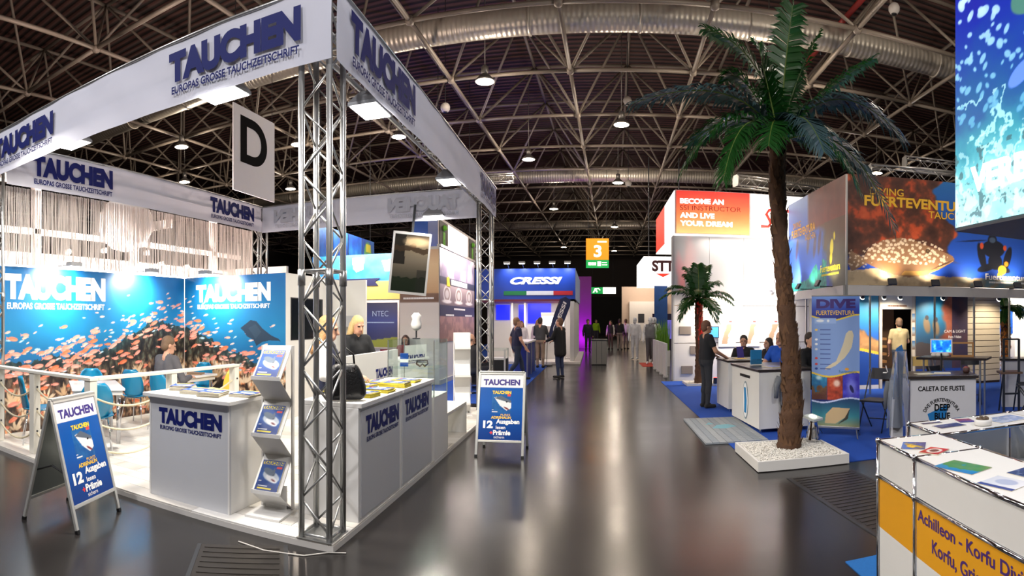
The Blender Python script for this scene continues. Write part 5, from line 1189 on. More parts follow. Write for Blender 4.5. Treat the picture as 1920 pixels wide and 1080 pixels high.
# lamps on the fascia
FLH = M('flood_housing', (48, 52, 62), .5, .3)
def uplight(p, rz, lab, power=40):
    t = T('banner_flood', lab, 'flood lamp', p, rz, 'small floods below the giant banners')
    MB().box(-.012, .012, -.3, .05, -.02, 0).build('arm', STEEL, t)
    MB().obox((0, -.36, .06), (.2, .05, .15), Matrix.Rotation(-.5, 3, 'X')).build('lamp_head', FLH, t)
    MB().obox((0, -.335, .065), (.17, .01, .12), Matrix.Rotation(-.5, 3, 'X')).build('lens', LAMP, t)
    light('SPOT', 'lamp_light', (0, -.31, .09), (0, 0, .75), power, (255, 232, 196), .05, spot=2.2, blend=.9, parent=t)
for k, x in enumerate((.95, 2.0, 3.1, 4.2)): uplight(fv(x, -.08, 2.5), FA, ['leftmost flood under the grouper banner', 'second flood under the grouper banner', 'third flood under the grouper banner', 'rightmost flood under the grouper banner'][k], 120)
for k, y in enumerate((12.3, 13.6, 15.0)): uplight((5.45, y, 2.5), -PI / 2, ['nearest flood under the side banner', 'middle flood under the side banner', 'farthest flood under the side banner'][k], 80)
def clip_spot(p, lab, power=85, tgt=(0, .8, -1.2), rz=FA):
    t = T('clip_spotlight', lab, 'spotlight', p, rz, 'white spots under the stand fascia')
    MB().tube((0, 0, 0), (0, -.03, -.1), .008, 6).build('stem', BLACK, t); MB().path([(0, -.06, -.1), (0, 0, -.12), (0, .06, -.16)], [.03, .04, .055], 12).build('shade', BLACK, t, smooth=True)
    MB().lathe([(.003, 0), (.05, .003), (.055, .01)], 14).build('lens', LAMP, t, (0, .066, -.165), (-2.0, 0, 0))
    light('SPOT', 'lamp_light', (0, .1, -.19), tuple(tgt), power, (255, 238, 210), .04, spot=1.9, blend=.8, parent=t)
for k, x in enumerate((.42, .95, 1.35, 2.45, 4.0)): clip_spot(fv(x, .1, 2.39), ['leftmost clip spot under the fascia', 'clip spot left of the doorway', 'clip spot at the doorway', 'clip spot over the diver print wall', 'clip spot beside the amber-lit palm'][k])

# ---- the dive-school stand with the backlit sign box
sw = T('stand_wall', 'tall grey and white stand wall below the red sign box', 'wall panel', (2.2, 15.62, 0))
for k in range(4):
    x0 = k * 1.0
    for z0, z1 in ((0, 1.05), (1.06, 2.1), (2.11, 4.05)): MB().box(x0 + .004, x0 + .996, 0, .05, z0 + .004, z1 - .004).build('panel', M('pale_grey_panel', (204, 205, 208), .5, noise=.02), sw)
MB().box(-.03, 0, 0, .35, 0, 4.05).build('side_panel', GREYW, sw); MB().box(4.0, 6.0, 0, .05, 0, 4.05).build('panel', WWALL, sw)
MB().box(.4, 3.3, -.25, .0, 2.26, 2.5).build('canopy', WWALL, sw, bevel=.03)
for k, (x, z) in enumerate(((.2, .2), (.45, .75), (.15, 1.3), (.7, 1.3))): MB().box(x, x + .32, -.03, 0, z, z + .22).build('tile_panel', M('taupe_tile', (120, 112, 106), .6), sw)
def wallmap(x, z, w_, h_, lab, seed):
    t = T('wall_map', lab, 'poster', (2.2 + x, 15.6, z)); MB().box(0, w_, -.01, .0, 0, h_).build('backing', WHITE, t)
    c = Canvas(w_, h_, .015); n = fbm(c.X * 6, c.Y * 6, seed); c.grad([(0, (232, 230, 226)), (1, (236, 234, 230))], c.Y / h_); c.fill(((np.abs(c.X - w_ * (.3 + .4 * c.Y / h_)) < w_ * .16 + .1 * (n - .5)) & (c.Y > .1 * h_) & (c.Y < .85 * h_)) * .9, (150, 126, 104)); c.rect(.6 * w_, .8 * w_, .9 * h_, .97 * h_, (206, 70, 70)); c.panel('print', PRINT, t, (0, -.012, 0))
wallmap(1.25, .95, .5, .75, 'left island map poster behind the seated pair', 3); wallmap(1.95, .95, .5, .75, 'middle island map poster behind the seated pair', 5); wallmap(2.6, .95, .5, .75, 'right island map poster near the palm trunk', 8)
t = T('wall_monitor', 'small blue monitor on the wall behind the standing man', 'monitor', (2.95, 15.5, 1.2)); MB().box(0, .5, 0, .05, 0, .32).build('casing', BLACK, t); MB().box(.02, .48, -.004, 0, .02, .3).build('screen', M('blue_screen', (60, 130, 200), .3, emit=1.0), t)
light('AREA', 'wall_wash', (4.0, 14.9, 2.24), (4.0, 15.5, .9), 120, (255, 236, 214), 2.4, .15)
light('SPOT', 'wall_wash', (5.25, 14.2, 2.7), (4.9, 15.6, 3.1), 330, (255, 238, 220), .06, spot=1.75, blend=.12)

sb = T('light_box_sign', 'large backlit red and white sign box with dive instructor slogan', 'sign', (2.2, 15.6, 4.08))
MB().box(.02, 5.0, .02, 4.7, .02, 1.24).build('box_body', M('sign_body_white', (236, 230, 226), .5), sb)
WLIT = M('backlit_white', (255, 248, 244), .5, emit=1.5)
c = Canvas(2.1, 1.18, .02); c.grad([(0, (246, 190, 120)), (.45, (240, 120, 70)), (1, (216, 52, 44))], c.Y / 1.18 + .15 * (fbm(c.X * 2, c.Y * 3, 3) - .5))
BL = print_mat('backlit_print', .5, 1.0); c.panel('red_print', BL, sb, (.06, 0, .04)); MB().box(2.2, 4.98, 0, .02, .04, 1.22).build('white_face', WLIT, sb)
RD = M('backlit_red', (226, 60, 44), .5, emit=.9)
lt = MB(); letters(lt, 'BECOME AN', .16, .86, 1.25, .15, -.006, .045); letters(lt, 'AND LIVE', .16, .46, .98, .15, -.006, .045); letters(lt, 'YOUR DREAM', .16, .24, 1.5, .15, -.006, .045); lt.build('lettering', WLIT, sb)
lt = MB(); letters(lt, 'SSI INSTRUCTOR', .16, .68, 1.75, .13, -.006, -.01); lt.build('lettering', M('dark_red_print', (150, 30, 30), .5), sb)
sg = MB()
for dx in (0, .42):
    P = [(2.5 + dx, .3), (2.72 + dx, .3), (2.8 + dx, .42), (2.66 + dx, .66), (2.74 + dx, .78), (3.0 + dx, .78)]; sg.path([(p[0], -.006, p[1]) for p in P], .045, 6)
sg.build('logo_swoosh', RD, sb)
MB().box(-.0, .02, 2.2, 4.66, .04, 1.22).build('red_side_face', RD, sb); MB().box(-.0, .02, .04, 2.2, .04, 1.22).build('white_side_face', WLIT, sb); MB().box(0, 5.0, 0, 4.7, -.02, .02).build('lit_underside', M('soft_backlit_white', (255, 246, 236), .5, emit=1.1), sb)
light('AREA', 'sign_glow', (4.2, 15.3, 4.0), (4.2, 15.4, 1.5), 18, (255, 240, 226), 2.5, .3)
t = T('light_box_sign', 'white glowing sign box with dark letters and a red triangle, farther back', 'sign', (2.08, 24, 3.28))
MB().box(0, 2.2, 0, 4, 0, 1.12).build('box_body', WLIT, t); lt = MB(); letters(lt, 'STT', .35, .48, .95, .48, -.01, .05); lt.build('lettering', M('maroon_print', (96, 50, 56), .5), t); MB().prism([(.5, .40), (1.15, .40), (.82, .24)], -.012, -.008).build('red_triangle', RD, t)
for q in (.4, 1.8): MB().tube((q, 2, 1.12), (q, 2, 5.9), .03, 6).build('hanger_rod', STEEL, t)

# ---- hanging video cube at the top right
vc = T('hanging_cube', 'huge hanging backlit cube with a bright underwater picture', 'hanging sign', (5.6, 7.6, 3.2), -PI / 2)
MB().box(.0, 3.0, .02, 3.0, 0, 4.6).build('cube_body', M('cube_grey', (104, 106, 112), .6), vc)
c = Canvas(3.0, 4.55, .017); X, Y = c.X, c.Y; n = fbm(X * 1.8, Y * 1.8, 31, 5); n2 = fbm(X * 6, Y * 6, 7, 4)
c.grad([(0, (170, 220, 222)), (.18, (120, 200, 206)), (.3, (40, 140, 160)), (.42, (16, 84, 140)), (.7, (20, 40, 150)), (1, (40, 20, 140))], np.clip(Y / 4.55 + .25 * (n - .5), 0, 1))
c.fill(((n2 > .6) & (Y < 1.4)) * .45, (230, 246, 244)); c.fill(((n2 < .32) & (Y < 1.2)) * .6, (40, 70, 80)); c.fill((np.abs(n - .5) < .02) * (Y < 2.0) * .7, (190, 240, 240))
rnd = random.Random(5)
for k in range(190):
    y = rnd.uniform(1.5, 4.5); x = rnd.uniform(0, 2.9); f = (y - 1.3) / 3.2; a = rnd.uniform(.03, .08) * (1.2 if y > 3 else .9)
    c.ell(x, y, a * 1.25, a * .8, tuple(int(q) for q in np.array((70, 150, 190)) * (1 - f) + np.array((226, 240, 255)) * f), rnd.uniform(-1, 1), .9)
c.ell(2.3, 3.3, .95, .4, (70, 120, 110), .25); c.ell(2.3, 3.45, .85, .22, (220, 230, 220), .3); c.ell(1.6, 2.05, .3, .14, (90, 130, 210), .4); c.ell(2.2, 1.8, .3, .13, (230, 244, 255), .2)
for k in range(60): c.ell(rnd.uniform(0, 3), rnd.uniform(0, .9), rnd.uniform(.01, .035), .012, (50, 80, 84), rnd.uniform(0, 3), .7)
c.panel('backlit_print', print_mat('cube_backlit_print', .4, 1.25), vc, (0, 0, .03))
lt = MB(); letters(lt, 'VERBAND', .42, .52, 2.6, .42, -.012, .05); lt.build('lettering', WLIT, vc)
MB().box(0, 3.0, 0, 3.0, -.03, 0).build('bottom_frame', M('cube_grey'), vc)
for x in (.3, 2.7): MB().tube((x, 1.5, 4.6), (x, 1.5, 9.3), .02, 6).build('hanging_cable', STEEL, vc)

# ---- Deep Blue desk and furniture in front of the cabin
db = T('brand_desk', 'white desk reading CALETA DE FUSTE with a blue emblem', 'desk', (3.78, 6.09, CZ), math.atan2(-.37, .76))
MB().box(0, .85, 0, .62, .03, .945).build('body', M('light_grey_laminate', (198, 198, 204), .45), db, bevel=.003); MB().box(-.03, .88, -.03, .66, .945, .985).build('desk_top', DTOP, db, bevel=.004)
lt = MB(); letters(lt, 'CALETA DE FUSTE', .1, .79, .6, .062, -.004, .025)
V, F, a = text_geo('DIVE FUERTEVENTURA', .02)
lt.add([(.40 + math.cos(2.75 - p[0] * 2.36) * (.215 + p[1] * .045), -.004, .44 + math.sin(2.75 - p[0] * 2.36) * (.215 + p[1] * .045)) for p in V], F)
letters(lt, 'DEEP', .31, .54, .2, .085, -.006, .03); letters(lt, 'BLUE', .31, .43, .2, .085, -.006, .03); lt.build('lettering', BLACKP, db)
em = MB(); em.prism([(.22, .5), (.4, .58), (.48, .62), (.44, .3), (.28, .3)], -.003, -.001); em.build('emblem', M('emblem_deep_blue', (20, 110, 176), .5), db)
for k, (x, y, lab) in enumerate(((.2, .2, 'left leaflet fan on the brand desk'), (.45, .25, 'middle leaflets on the brand desk'))): 
    p = db.matrix_basis @ Vector((x, y, .986)); flat_item('leaflet_stack', lab, 'leaflets', tuple(p), -.2 - k * .4, (.22, .16, .01), PAPER)
t = T('cup', 'small dark cup with sweets at the right end of the brand desk', 'cup', tuple(db.matrix_basis @ Vector((.78, .3, .986)))); MB().lathe([(.03, 0), (.045, .01), (.05, .07), (.044, .07), (.0, .03)], 14).build('cup_body', M('dark_terracotta', (70, 44, 40), .6), t, smooth=True); MB().lathe([(.003, .09), (.03, .08), (.044, .06)], 12).build('sweets', M('red_sweets', (130, 60, 56), .5), t)
t = garment((3.70, 6.35, .2), 1.9 + PI - .33, .24, .74, WETG, 'grey wetsuit hanging at the left side of the brand desk'); 
CLR = M('clear_plastic', (196, 206, 226), .15, noise=.05, trans=.75)
t = T('plastic_display', 'tall clear plastic bag display with blue fins on the desk corner', 'display', (3.6, 6.16, CZ)); 
MB().sheet(lambda u, v: ((u - .5) * (.3 - .1 * v) + .05 * v, -.05 + .04 * math.sin(u * 9 + v * 4), .35 + v * .95), 10, 12).build('plastic_sheet', CLR, t, smooth=True, fix=False)
MB().prism([(-.02, .7), (.1, .72), (.14, 1.25), (.1, 1.38), (.02, 1.33)], .0, .012).build('fin_blade', M('blue_clear_fin', (70, 130, 200), .2, trans=.3), t); MB().prism([(-.05, .05), (.12, .05), (.1, .72), (.0, .72)], .0, .05).build('support', M('light_grey_laminate'), t)
t = T('price_card', 'small white price card on the left end of the brand desk', 'card', (3.74, 6.62, CZ + .986), 1.0); MB().obox((0, 0, .05), (.12, .004, .09), Matrix.Rotation(-.3, 3, 'X')).build('card', WHITEP, t); MB().box(-.06, .06, 0, .05, 0, .003).build('foot', WHITEP, t)
def folding_chair(loc, rz, lab, seat_h=.46, back=True):
    t = T('folding_chair', lab, 'chair', loc, rz, 'black folding chairs of the diving stand'); h = seat_h
    MB().obox((0, 0, h), (.38, .38, .025)).build('seat', M('dark_seat', (30, 32, 40), .5), t, bevel=.006)
    if back: MB().sheet(lambda u, v: ((u - .5) * .38, .2 + .06 * v - .04 * (2 * u - 1) ** 2 * -1, h + .3 + v * .17), 8, 4).build('backrest', M('dark_seat'), t, smooth=True, fix=False)
    for s_ in (-1, 1):
        MB().tube((s_ * .19, .24, h + (.46 if back else 0)), (s_ * .19, -.22, 0), .011, 8).build('leg', STEEL, t, smooth=True); MB().tube((s_ * .17, -.15, h), (s_ * .17, .24, 0), .011, 8).build('leg', STEEL, t, smooth=True)
    MB().tube((-.17, .14, .15), (.17, .14, .15), .009, 6).build('stretcher', STEEL, t)
folding_chair((4.15, 7.7, CZ), -.9, 'black folding chair beside the pull-up banner')
folding_chair((5.4, 7.55, CZ), .3, 'black folding chair behind the brand desk'); folding_chair((7.1, 9.1, CZ), -.6, 'black folding chair at the far right tables')
folding_chair((6.75, 7.0, CZ), .8, 'dark folding stool with crossed legs right of the brand desk', .6, False)
t = T('high_table', 'dark high table behind the brand desk', 'table', (5.95, 8.1, CZ), -.85)
MB().box(-.62, .62, -.3, .3, 1.0, 1.04).build('table_top', DTOP, t, bevel=.004)
for x in (-.5, .5):
    for y in (-.24, .24): MB().tube((x, y, 0), (x, y, 1.0), .018, 8).build('leg', ALU, t)
t = T('tablet_display', 'small glowing blue tablet on a black stand', 'screen', (5.0, 7.15, CZ), -.6)
MB().lathe([(.15, 0), (.15, .015), (.02, .025), (.015, 1.2)], 16).build('stand_pole', BLACK, t); MB().box(-.17, .17, -.02, .01, 1.18, 1.4).build('casing', WHITE, t, bevel=.004)
c = Canvas(.3, .18, .01); n = fbm(c.X * 20, c.Y * 20, 4); c.grad([(0, (10, 60, 190)), (.6, (20, 110, 230)), (1, (120, 220, 255))], np.clip(n * 1.4 - .2, 0, 1)); c.panel('screen', print_mat('blue_screen_print', .3, 1.4), t, (-.15, -.0225, 1.2))
t = T('wooden_box', 'small pale wooden rack on the dark high table', 'box', (6.05, 8.0, CZ + 1.041), -.7)
for b in ((-.2, .2, -.02, .0, 0, .03), (-.2, -.17, -.02, 0, .03, .26), (.17, .2, -.02, 0, .03, .26), (-.17, .17, -.02, 0, .23, .26), (-.2, .2, 0, .15, 0, .02)): MB().box(*b).build('slat', PAL, t)
t = T('pebble_heap', 'pale heap of driftwood and stones on the dark high table', 'decoration', (5.7, 8.25, CZ + 1.041), 0)
for k in range(7): MB().lathe([(.003, 0), (.05, .01), (.06, .04), (.03, .07), (.003, .075)], 10).build('stone', PEB, t, (random.uniform(-.12, .12), random.uniform(-.1, .1), 0), (0, 0, random.random()), smooth=True)
t = T('wooden_stool', 'pale yellow wooden chair in front of the diver print wall', 'chair', (6.45, 9.9, CZ), -.3)
WY = M('pale_yellow_wood', (222, 188, 110), .5); MB().box(-.2, .2, -.2, .2, .46, .49).build('seat', WY, t); MB().sheet(lambda u, v: ((u - .5) * .38, .19 + .03 * v, .72 + v * .2), 6, 3).build('backrest', WY, t)
for x in (-.18, .18):
    for y in (-.18, .18): MB().tube((x, y, 0), (x, y, .46 if y < 0 else .92), .012, 8).build('leg', ALU, t)
t = T('step_ladder', 'dark steel high chair frame at the right edge', 'stool', (6.85, 7.6, CZ), -.5)
for s_ in (-.14, .14):
    MB().box(s_ - .02, s_ + .02, -.02, .02, 0, 1.35).build('upright', STEEL, t); MB().tube((s_, .02, .75), (s_, .42, 0), .016, 8).build('rear_leg', STEEL, t)
for z in (.35, 1.33): MB().box(-.14, .14, -.02, .02, z, z + .03).build('crossbar', STEEL, t)
MB().box(-.2, .2, -.05, .35, .72, .755).build('seat', M('brown_seat', (110, 84, 66), .5), t)
t = T('side_table', 'white side table at the right picture edge', 'table', (7.7, 8.3, CZ), -.7); MB().box(-.4, .4, -.3, .3, .9, .94).build('table_top', DTOP, t); MB().box(-.36, .36, -.26, .26, 0, .9).build('body', WHITE, t)
# bright stand at the far right
bs = T('far_bright_stand', 'brightly lit stand at the far right with white walls', 'stand', (0, 0, 0))
MB().box(10.6, 22, 15.5, 15.6, 0, 3.2).build('back_wall', M('glowing_white_wall', (250, 246, 240), .5), bs); MB().box(12.2, 13.6, 14.9, 15.3, 0, 1.0).build('bar_counter', WHITE, bs); MB().box(11.2, 11.9, 15.45, 15.5, 1.0, 1.9).build('blue_poster', BLUEP, bs); MB().box(13.2, 14.0, 15.45, 15.5, 1.2, 2.2).build('blue_poster', BLUEP, bs)
light('AREA', 'stand_wash', (14, 14.2, 3.1), (14, 15.5, 1.5), 260, (255, 240, 224), 3.0, .4)

# ================================================================== STANDS FARTHER DOWN THE HALL
tag(MB().box(-7.5, -1.75, 11.3, 40, 0, .008).build('stand_carpet', CARPET), 'blue carpet under the stands beyond the magazine stand', 'carpet')
# ---- watch stand
ws = T('watch_stand', 'stand wall with large watch photographs facing the aisle', 'stand', (-4.0, 14.3, .008), PI / 2)
WSL = 4.3
MB().box(0, WSL, .01, .08, 0, 3.62).build('wall_core', WWALL, ws)
c = Canvas(WSL, 2.5, .025); X, Y = c.X, c.Y; n = fbm(X * 1.6, Y * 1.6, 4)
c.grad([(0, (150, 112, 104)), (.28, (150, 116, 108)), (.281, (44, 44, 60)), (.40, (50, 50, 66)), (.401, (120, 104, 104)), (.62, (176, 160, 164)), (.621, (58, 58, 76)), (.70, (64, 66, 86)), (.701, (176, 168, 186)), (1, (236, 228, 226))], Y / 2.5)
c.fill((Y > 1.75) * np.clip((n - .45) * 6, 0, 1) * .8, (120, 110, 140)); c.fill((Y < .7) * np.clip((fbm(X * 5, Y * 5, 6) - .45) * 6, 0, 1) * .7, (196, 150, 136))
for x_ in (.75, 2.1, 3.5): c.ell(x_, 1.3, .4, .24, (226, 220, 220)); c.ell(x_, 1.3, .3, .18, (150, 130, 126)); c.ell(x_, 1.3, .2, .12, (210, 204, 204)); c.ell(x_, 1.1, .5, .05, (240, 236, 236))
c.panel('watch_print', PRINT, ws, (0, 0, 1.1))
lt = MB(); bars(lt, 1.2, 2.68, 2.0, .15, -.006); bars(lt, 1.5, 1.98, 1.4, .05, -.006); bars(lt, .6, 1.8, .9, .05, -.006); bars(lt, 2.9, 1.8, 1.0, .05, -.006); lt.build('lettering', WHITEP, ws)
MB().prism([(.7, 2.62), (1.05, 2.62), (.95, 2.9), (.7, 2.85)], -.008, -.002).build('logo_badge', YELLOWP, ws)
MB().box(-.02, WSL, -.03, .01, 0, .12).build('skirting', GREYW, ws); MB().box(0, WSL, -.04, .08, 3.62, 3.68).build('top_rail', ALU, ws)
t = T('watch_stand_end', 'pale end panel of the watch stand with a brown band', 'wall panel', (-5.1, 14.28, .008))
MB().box(0, 1.08, 0, .06, 0, 3.62).build('wall_core', WWALL, t)
c = Canvas(1.08, 2.0, .03); c.grad([(0, (222, 218, 212)), (.3, (224, 220, 216)), (.31, (96, 70, 56)), (.42, (110, 82, 66)), (.43, (196, 160, 120)), (.8, (236, 206, 160)), (1, (226, 190, 150))], c.Y / 2.0); c.panel('print', PRINT, t, (0, -.003, 1.55))
lt = MB(); bars(lt, .1, 2.24, .85, .05, -.008); lt.build('lettering', WHITEP, t)
light('AREA', 'stand_wash', (-3.4, 16.4, 3.75), (-4.0, 16.5, 2.3), 130, (255, 236, 226), 3.5, .2)
# dark pendant cubes with green figures
t = T('overhead_sign', 'overhead white sign box with two green figures on black', 'sign', (-5.2, 18.4, 4.0), PI / 2)
MB().box(0, 6.0, 0, .3, 0, 1.2).build('box_body', M('sign_body_white'), t); MB().box(1.3, 4.4, -.02, 0, .1, 1.1).build('lit_face', WLIT, t)
for x in (.1, 4.7):
    MB().box(x, x + 1.1, -.02, 0, .1, 1.1).build('black_face', BLACK, t)
    g = MB(); g.prism([(x + .45, .2), (x + .55, .2), (x + .55, .5), (x + .62, .5), (x + .62, .2), (x + .72, .2), (x + .72, .75), (x + .45, .75)], -.03, -.02); g.lathe([(.01, .78), (.1, .84), (.1, .94), (.01, 1.0)], 10, (x + .58, -.03, 0)); g.build('green_figure', M('green_figure', (90, 150, 40), .5, emit=.4), t)
MB().box(-1.2, -.05, .0, .5, -.5, 1.5).build('blue_tower', BLUEP, t)
for x in (.5, 5.5): MB().tube((x, .15, 1.2), (x, .15, 8.5), .015, 6).build('hanging_rod', STEEL, t)
# ---- yellow and blue stand
yb = T('blue_yellow_stand', 'stand with a blue ocean header, yellow band and framed posters', 'stand', (-8.4, 15.5, .008))
MB().box(0, 3.3, .02, .1, 0, 3.64).build('wall_core', WWALL, yb)
c = Canvas(3.3, .8, .025); n = fbm(c.X * 3, c.Y * 3, 9); c.grad([(0, (16, 90, 190)), (.5, (30, 130, 220)), (1, (110, 190, 236))], np.clip(.2 + n * .6 + c.X / 9, 0, 1)); c.poly([(1.35, .7), (1.75, .7), (1.7, .35), (1.5, .28), (1.38, .4)], (214, 226, 220)); c.poly([(2.3, .6), (2.9, .66), (3.2, .3), (2.4, .26)], (150, 200, 224)); c.panel('ocean_print', PRINT, yb, (0, 0, 2.84))
MB().box(0, 3.3, -.01, .02, 2.3, 2.84).build('yellow_band', M('pale_yellow_panel', (232, 212, 120), .5), yb)
MB().prism([(.3, 2.7), (2.2, 2.7), (2.1, 2.82), (2.25, 2.92), (.3, 2.92)], -.03, -.012).build('navy_ribbon', M('navy_ribbon', (34, 40, 92), .5), yb)
lt = MB(); bars(lt, .5, 2.77, 1.3, .08, -.034); lt.build('lettering', WHITEP, yb)
for k, (x0, x1) in enumerate(((1.2, 1.65), (1.75, 2.8))):
    f = MB().box(x0 - .05, x1 + .05, -.02, .02, .85, 2.27).build('poster_frame', ALU, yb)
    c = Canvas(x1 - x0, 1.3, .03); c.grad([(0, (16, 30, 80)), (.6, (22, 52, 130)), (1, (12, 26, 66))], c.Y / 1.3); c.fill((c.Y < .16 + .14 * c.X) * 1.0, (150, 160, 60)); c.panel('poster', PRINT, yb, (x0, -.024, .9))
    lt = MB(); letters(lt, 'NTEC', x0 + (.25 if k else -.0) + .02, 1.8, .5 if k else .38, .16, -.03, -.01); bars(lt, x0 + .1, 1.6, x1 - x0 - .2, .035, -.03); lt.build('lettering', M('pale_blue_print', (170, 196, 230), .5), yb)
MB().box(2.9, 3.25, -.1, .02, 0, 2.3).build('white_pillar', WWALL, yb)
light('AREA', 'stand_wash', (-6.8, 14.7, 3.8), (-6.8, 15.6, 2.6), 90, (255, 240, 226), 2.5, .2)
t = T('stand_desk', 'grey desk with a red laptop inside the blue and yellow stand', 'desk', (-6.1, 12.9, .008)); MB().box(0, 1.7, 0, .7, .7, .74).build('desk_top', GREYW, t); MB().box(0, 1.7, .0, .03, .1, .7).build('front_panel', GREYW, t)
for x in (.03, 1.67): MB().box(x - .03, x + .03, .03, .67, 0, .7).build('leg_panel', GREYW, t)
t = T('laptop', 'open dark red laptop on the grey desk', 'laptop', (-5.0, 13.15, .749), .2); MB().box(-.17, .17, -.12, .12, 0, .015).build('keyboard_base', STEEL, t); MB().obox((0, -.16, .12), (.34, .012, .24), Matrix.Rotation(.3, 3, 'X')).build('lid', M('red_lid', (120, 24, 34), .35), t)
# blue overhead panels
t = T('overhead_sign', 'row of blue ocean panels hanging above the blue and yellow stand', 'sign', (-9.4, 17.6, 3.9), PI / 2)
for k in range(4):
    c = Canvas(1.3, 1.2, .04); n = fbm(c.X * 2, c.Y * 2, 20 + k); c.grad([(0, (10, 50, 130)), (.6, (20, 100, 190)), (1, (60, 150, 210))], np.clip(n * 1.3 - .1, 0, 1)); 
    if k == 3: c.ell(.6, .6, .4, .5, (120, 190, 80), 0, .8, .1); c.rect(.4, .9, .7, 1.0, (236, 220, 60))
    c.panel('blue_panel', PRINT, t, (k * 1.36, 0, 0))
    MB().box(k * 1.36, k * 1.36 + 1.3, .01, .05, 0, 1.2).build('panel_backing', ALU, t)
for x in (.4, 5.0): MB().tube((x, .03, 1.2), (x, .03, 8.5), .015, 6).build('hanging_rod', STEEL, t)
light('AREA', 'stand_wash', (-8.6, 20, 5.4), (-9.4, 20, 4.4), 60, (230, 240, 255), 3.0, .2)
# ---- showcase tables before the blue brand stand
t = T('showcase_table', 'metal framed showcase table beside the truss post on the aisle', 'showcase', (-3.3, 13.6, .008), .05)
for x in (0, 1.1):
    for y in (0, .7): MB().box(x, x + .04, y, y + .04, 0, .98).build('leg', ALU, t)
MB().box(0, 1.14, 0, .74, .94, .98).build('glass_top', GLASS, t); MB().box(0, 1.14, 0, .03, .72, .76).build('front_rail', ALU, t); MB().box(.02, 1.12, .02, .72, .1, .72).build('black_cloth', M('black_cloth', (24, 26, 28), .9), t); MB().box(.02, 1.12, .02, .72, .72, .74).build('shelf', WHITE, t)
t = T('blue_side_counter', 'dark blue side counter with a white top behind the walking man', 'counter', (-2.35, 16.6, .008)); MB().box(0, .35, 0, 2.2, 0, 1.0).build('body', M('deep_blue_panel', (20, 44, 130), .5), t); MB().box(-.05, .4, -.05, 2.25, 1.0, 1.05).build('counter_top', WHITE, t)
for y in (0, 1.1, 2.2): MB().box(.35, .38, y - .02, y + .02, 0, 1.0).build('trim_strip', ALU, t)
# ---- the blue brand stand
CY = 22.0
BRB = M('brand_blue', (20, 66, 170), .45)
cs = T('brand_stand', 'blue stand front with white CRESSI lettering and an Italian tricolour stripe', 'stand', (0, CY, .008))
MB().box(-4.7, -.75, 0, .2, 2.5, 3.7).build('front_fascia', BRB, cs); MB().box(-.95, -.75, .2, 7, 2.5, 3.7).build('side_fascia', M('brand_pale', (150, 176, 214), .5), cs)
MB().box(-3.55, -2.65, -.02, 0, 2.66, 2.82).build('green_stripe', M('stripe_green', (20, 130, 70), .5), cs); MB().box(-2.65, -1.6, -.02, 0, 2.66, 2.82).build('white_stripe', WHITEP, cs); MB().box(-1.6, -.85, -.02, 0, 2.66, 2.82).build('red_stripe', M('stripe_red', (200, 40, 50), .5), cs)
lt = MB(); letters(lt, 'CRESSI', -3.3, 3.08, 2.05, .29, -.02, .05, shear=.3); lt.build('lettering', M('self_lit_white_print', (252, 252, 255), .5, emit=.25), cs)  # letters given a faint glow of their own to look brightly lit
MB().box(-4.7, -1.0, 2.6, 2.7, 0, 2.5).build('inner_wall', WWALL, cs); MB().box(-.95, -.8, 0, 7, 0, 2.5).build('side_wall', WWALL, cs); MB().box(-4.7, -.8, 0, 2.6, 2.42, 2.5).build('soffit', M('maroon_soffit', (120, 40, 60), .6), cs)
BS = M('blue_video', (20, 30, 230), .3, emit=1.6)
for x0, x1, z0, z1 in ((-4.3, -3.7, 1.7, 2.35), (-3.3, -3.0, 1.4, 2.35), (-2.9, -1.9, 1.55, 2.4)): MB().box(x0, x1, 2.54, 2.6, z0, z1).build('video_screen', BS, cs)
for x in (-3.5, -2.95): MB().box(x - .04, x + .04, 1.9, 1.98, 0, 2.42).build('white_post', WHITE, cs)
MB().box(-2.2, -1.2, 1.2, 1.6, 0, 1.35).build('lit_counter', WHITE, cs); MB().box(-2.15, -1.25, 1.19, 1.2, 1.45, 1.85).build('lit_panel', WLIT, cs); MB().box(-2.2, -1.2, 1.2, 1.3, 1.35, 2.0).build('counter_back', WHITE, cs)
MB().box(-4.7, -.55, -.4, 7, 0, .09).build('platform', M('platform_edge'), cs)
for k in range(5):
    x = -3.35 + k * .58
    h = MB(); h.tube((x, -.02, 3.74), (x, -.5, 3.9), .015, 6); h.build('lamp_arm', ALU, cs); MB().box(x - .12, x + .12, -.6, -.42, 3.84, 3.92).build('lamp_head', ALU, cs); MB().box(x - .1, x + .1, -.56, -.46, 3.834, 3.84).build('lamp_lens', LAMPW, cs)
    light('SPOT', 'lamp_light', (x, CY - .5, 3.8), (x, CY + .05, 3.35), 30, (214, 230, 255), .05, spot=1.7, blend=.9)
light('AREA', 'stand_wash', (-2.6, CY + 1.2, 2.38), (-2.6, CY + 1.6, 0), 50, (255, 240, 226), 2.6, .6)
t = T('feather_flag', 'navy feather flag with white lettering at the blue brand stand', 'flag', (-1.75, 20.9, .02))
fl = MB(); fl.prism([(0, .9), (.42, 1.1), (.85, 2.2), (.86, 2.42), (.7, 2.52), (.5, 2.45), (.2, 1.7)], 0, .01); fl.build('flag_cloth', M('navy_cloth', (34, 44, 84), .7), t)
lt = MB(); V, F, a = text_geo('CRESSI', .03); lt.add([(.2 + p[0] * .42 - p[1] * .12 + .1, -.006, 1.2 + p[0] * 1.1 + p[1] * .08) for p in V], F); lt.build('lettering', WHITEP, t)
MB().path([(-.02, .005, 0), (0, .005, .9), (.2, .005, 1.7), (.48, .005, 2.46), (.7, .005, 2.54)], .012, 8).build('pole', BLACK, t); MB().lathe([(.2, 0), (.2, .03), (.03, .05)], 14).build('base', STEEL, t)
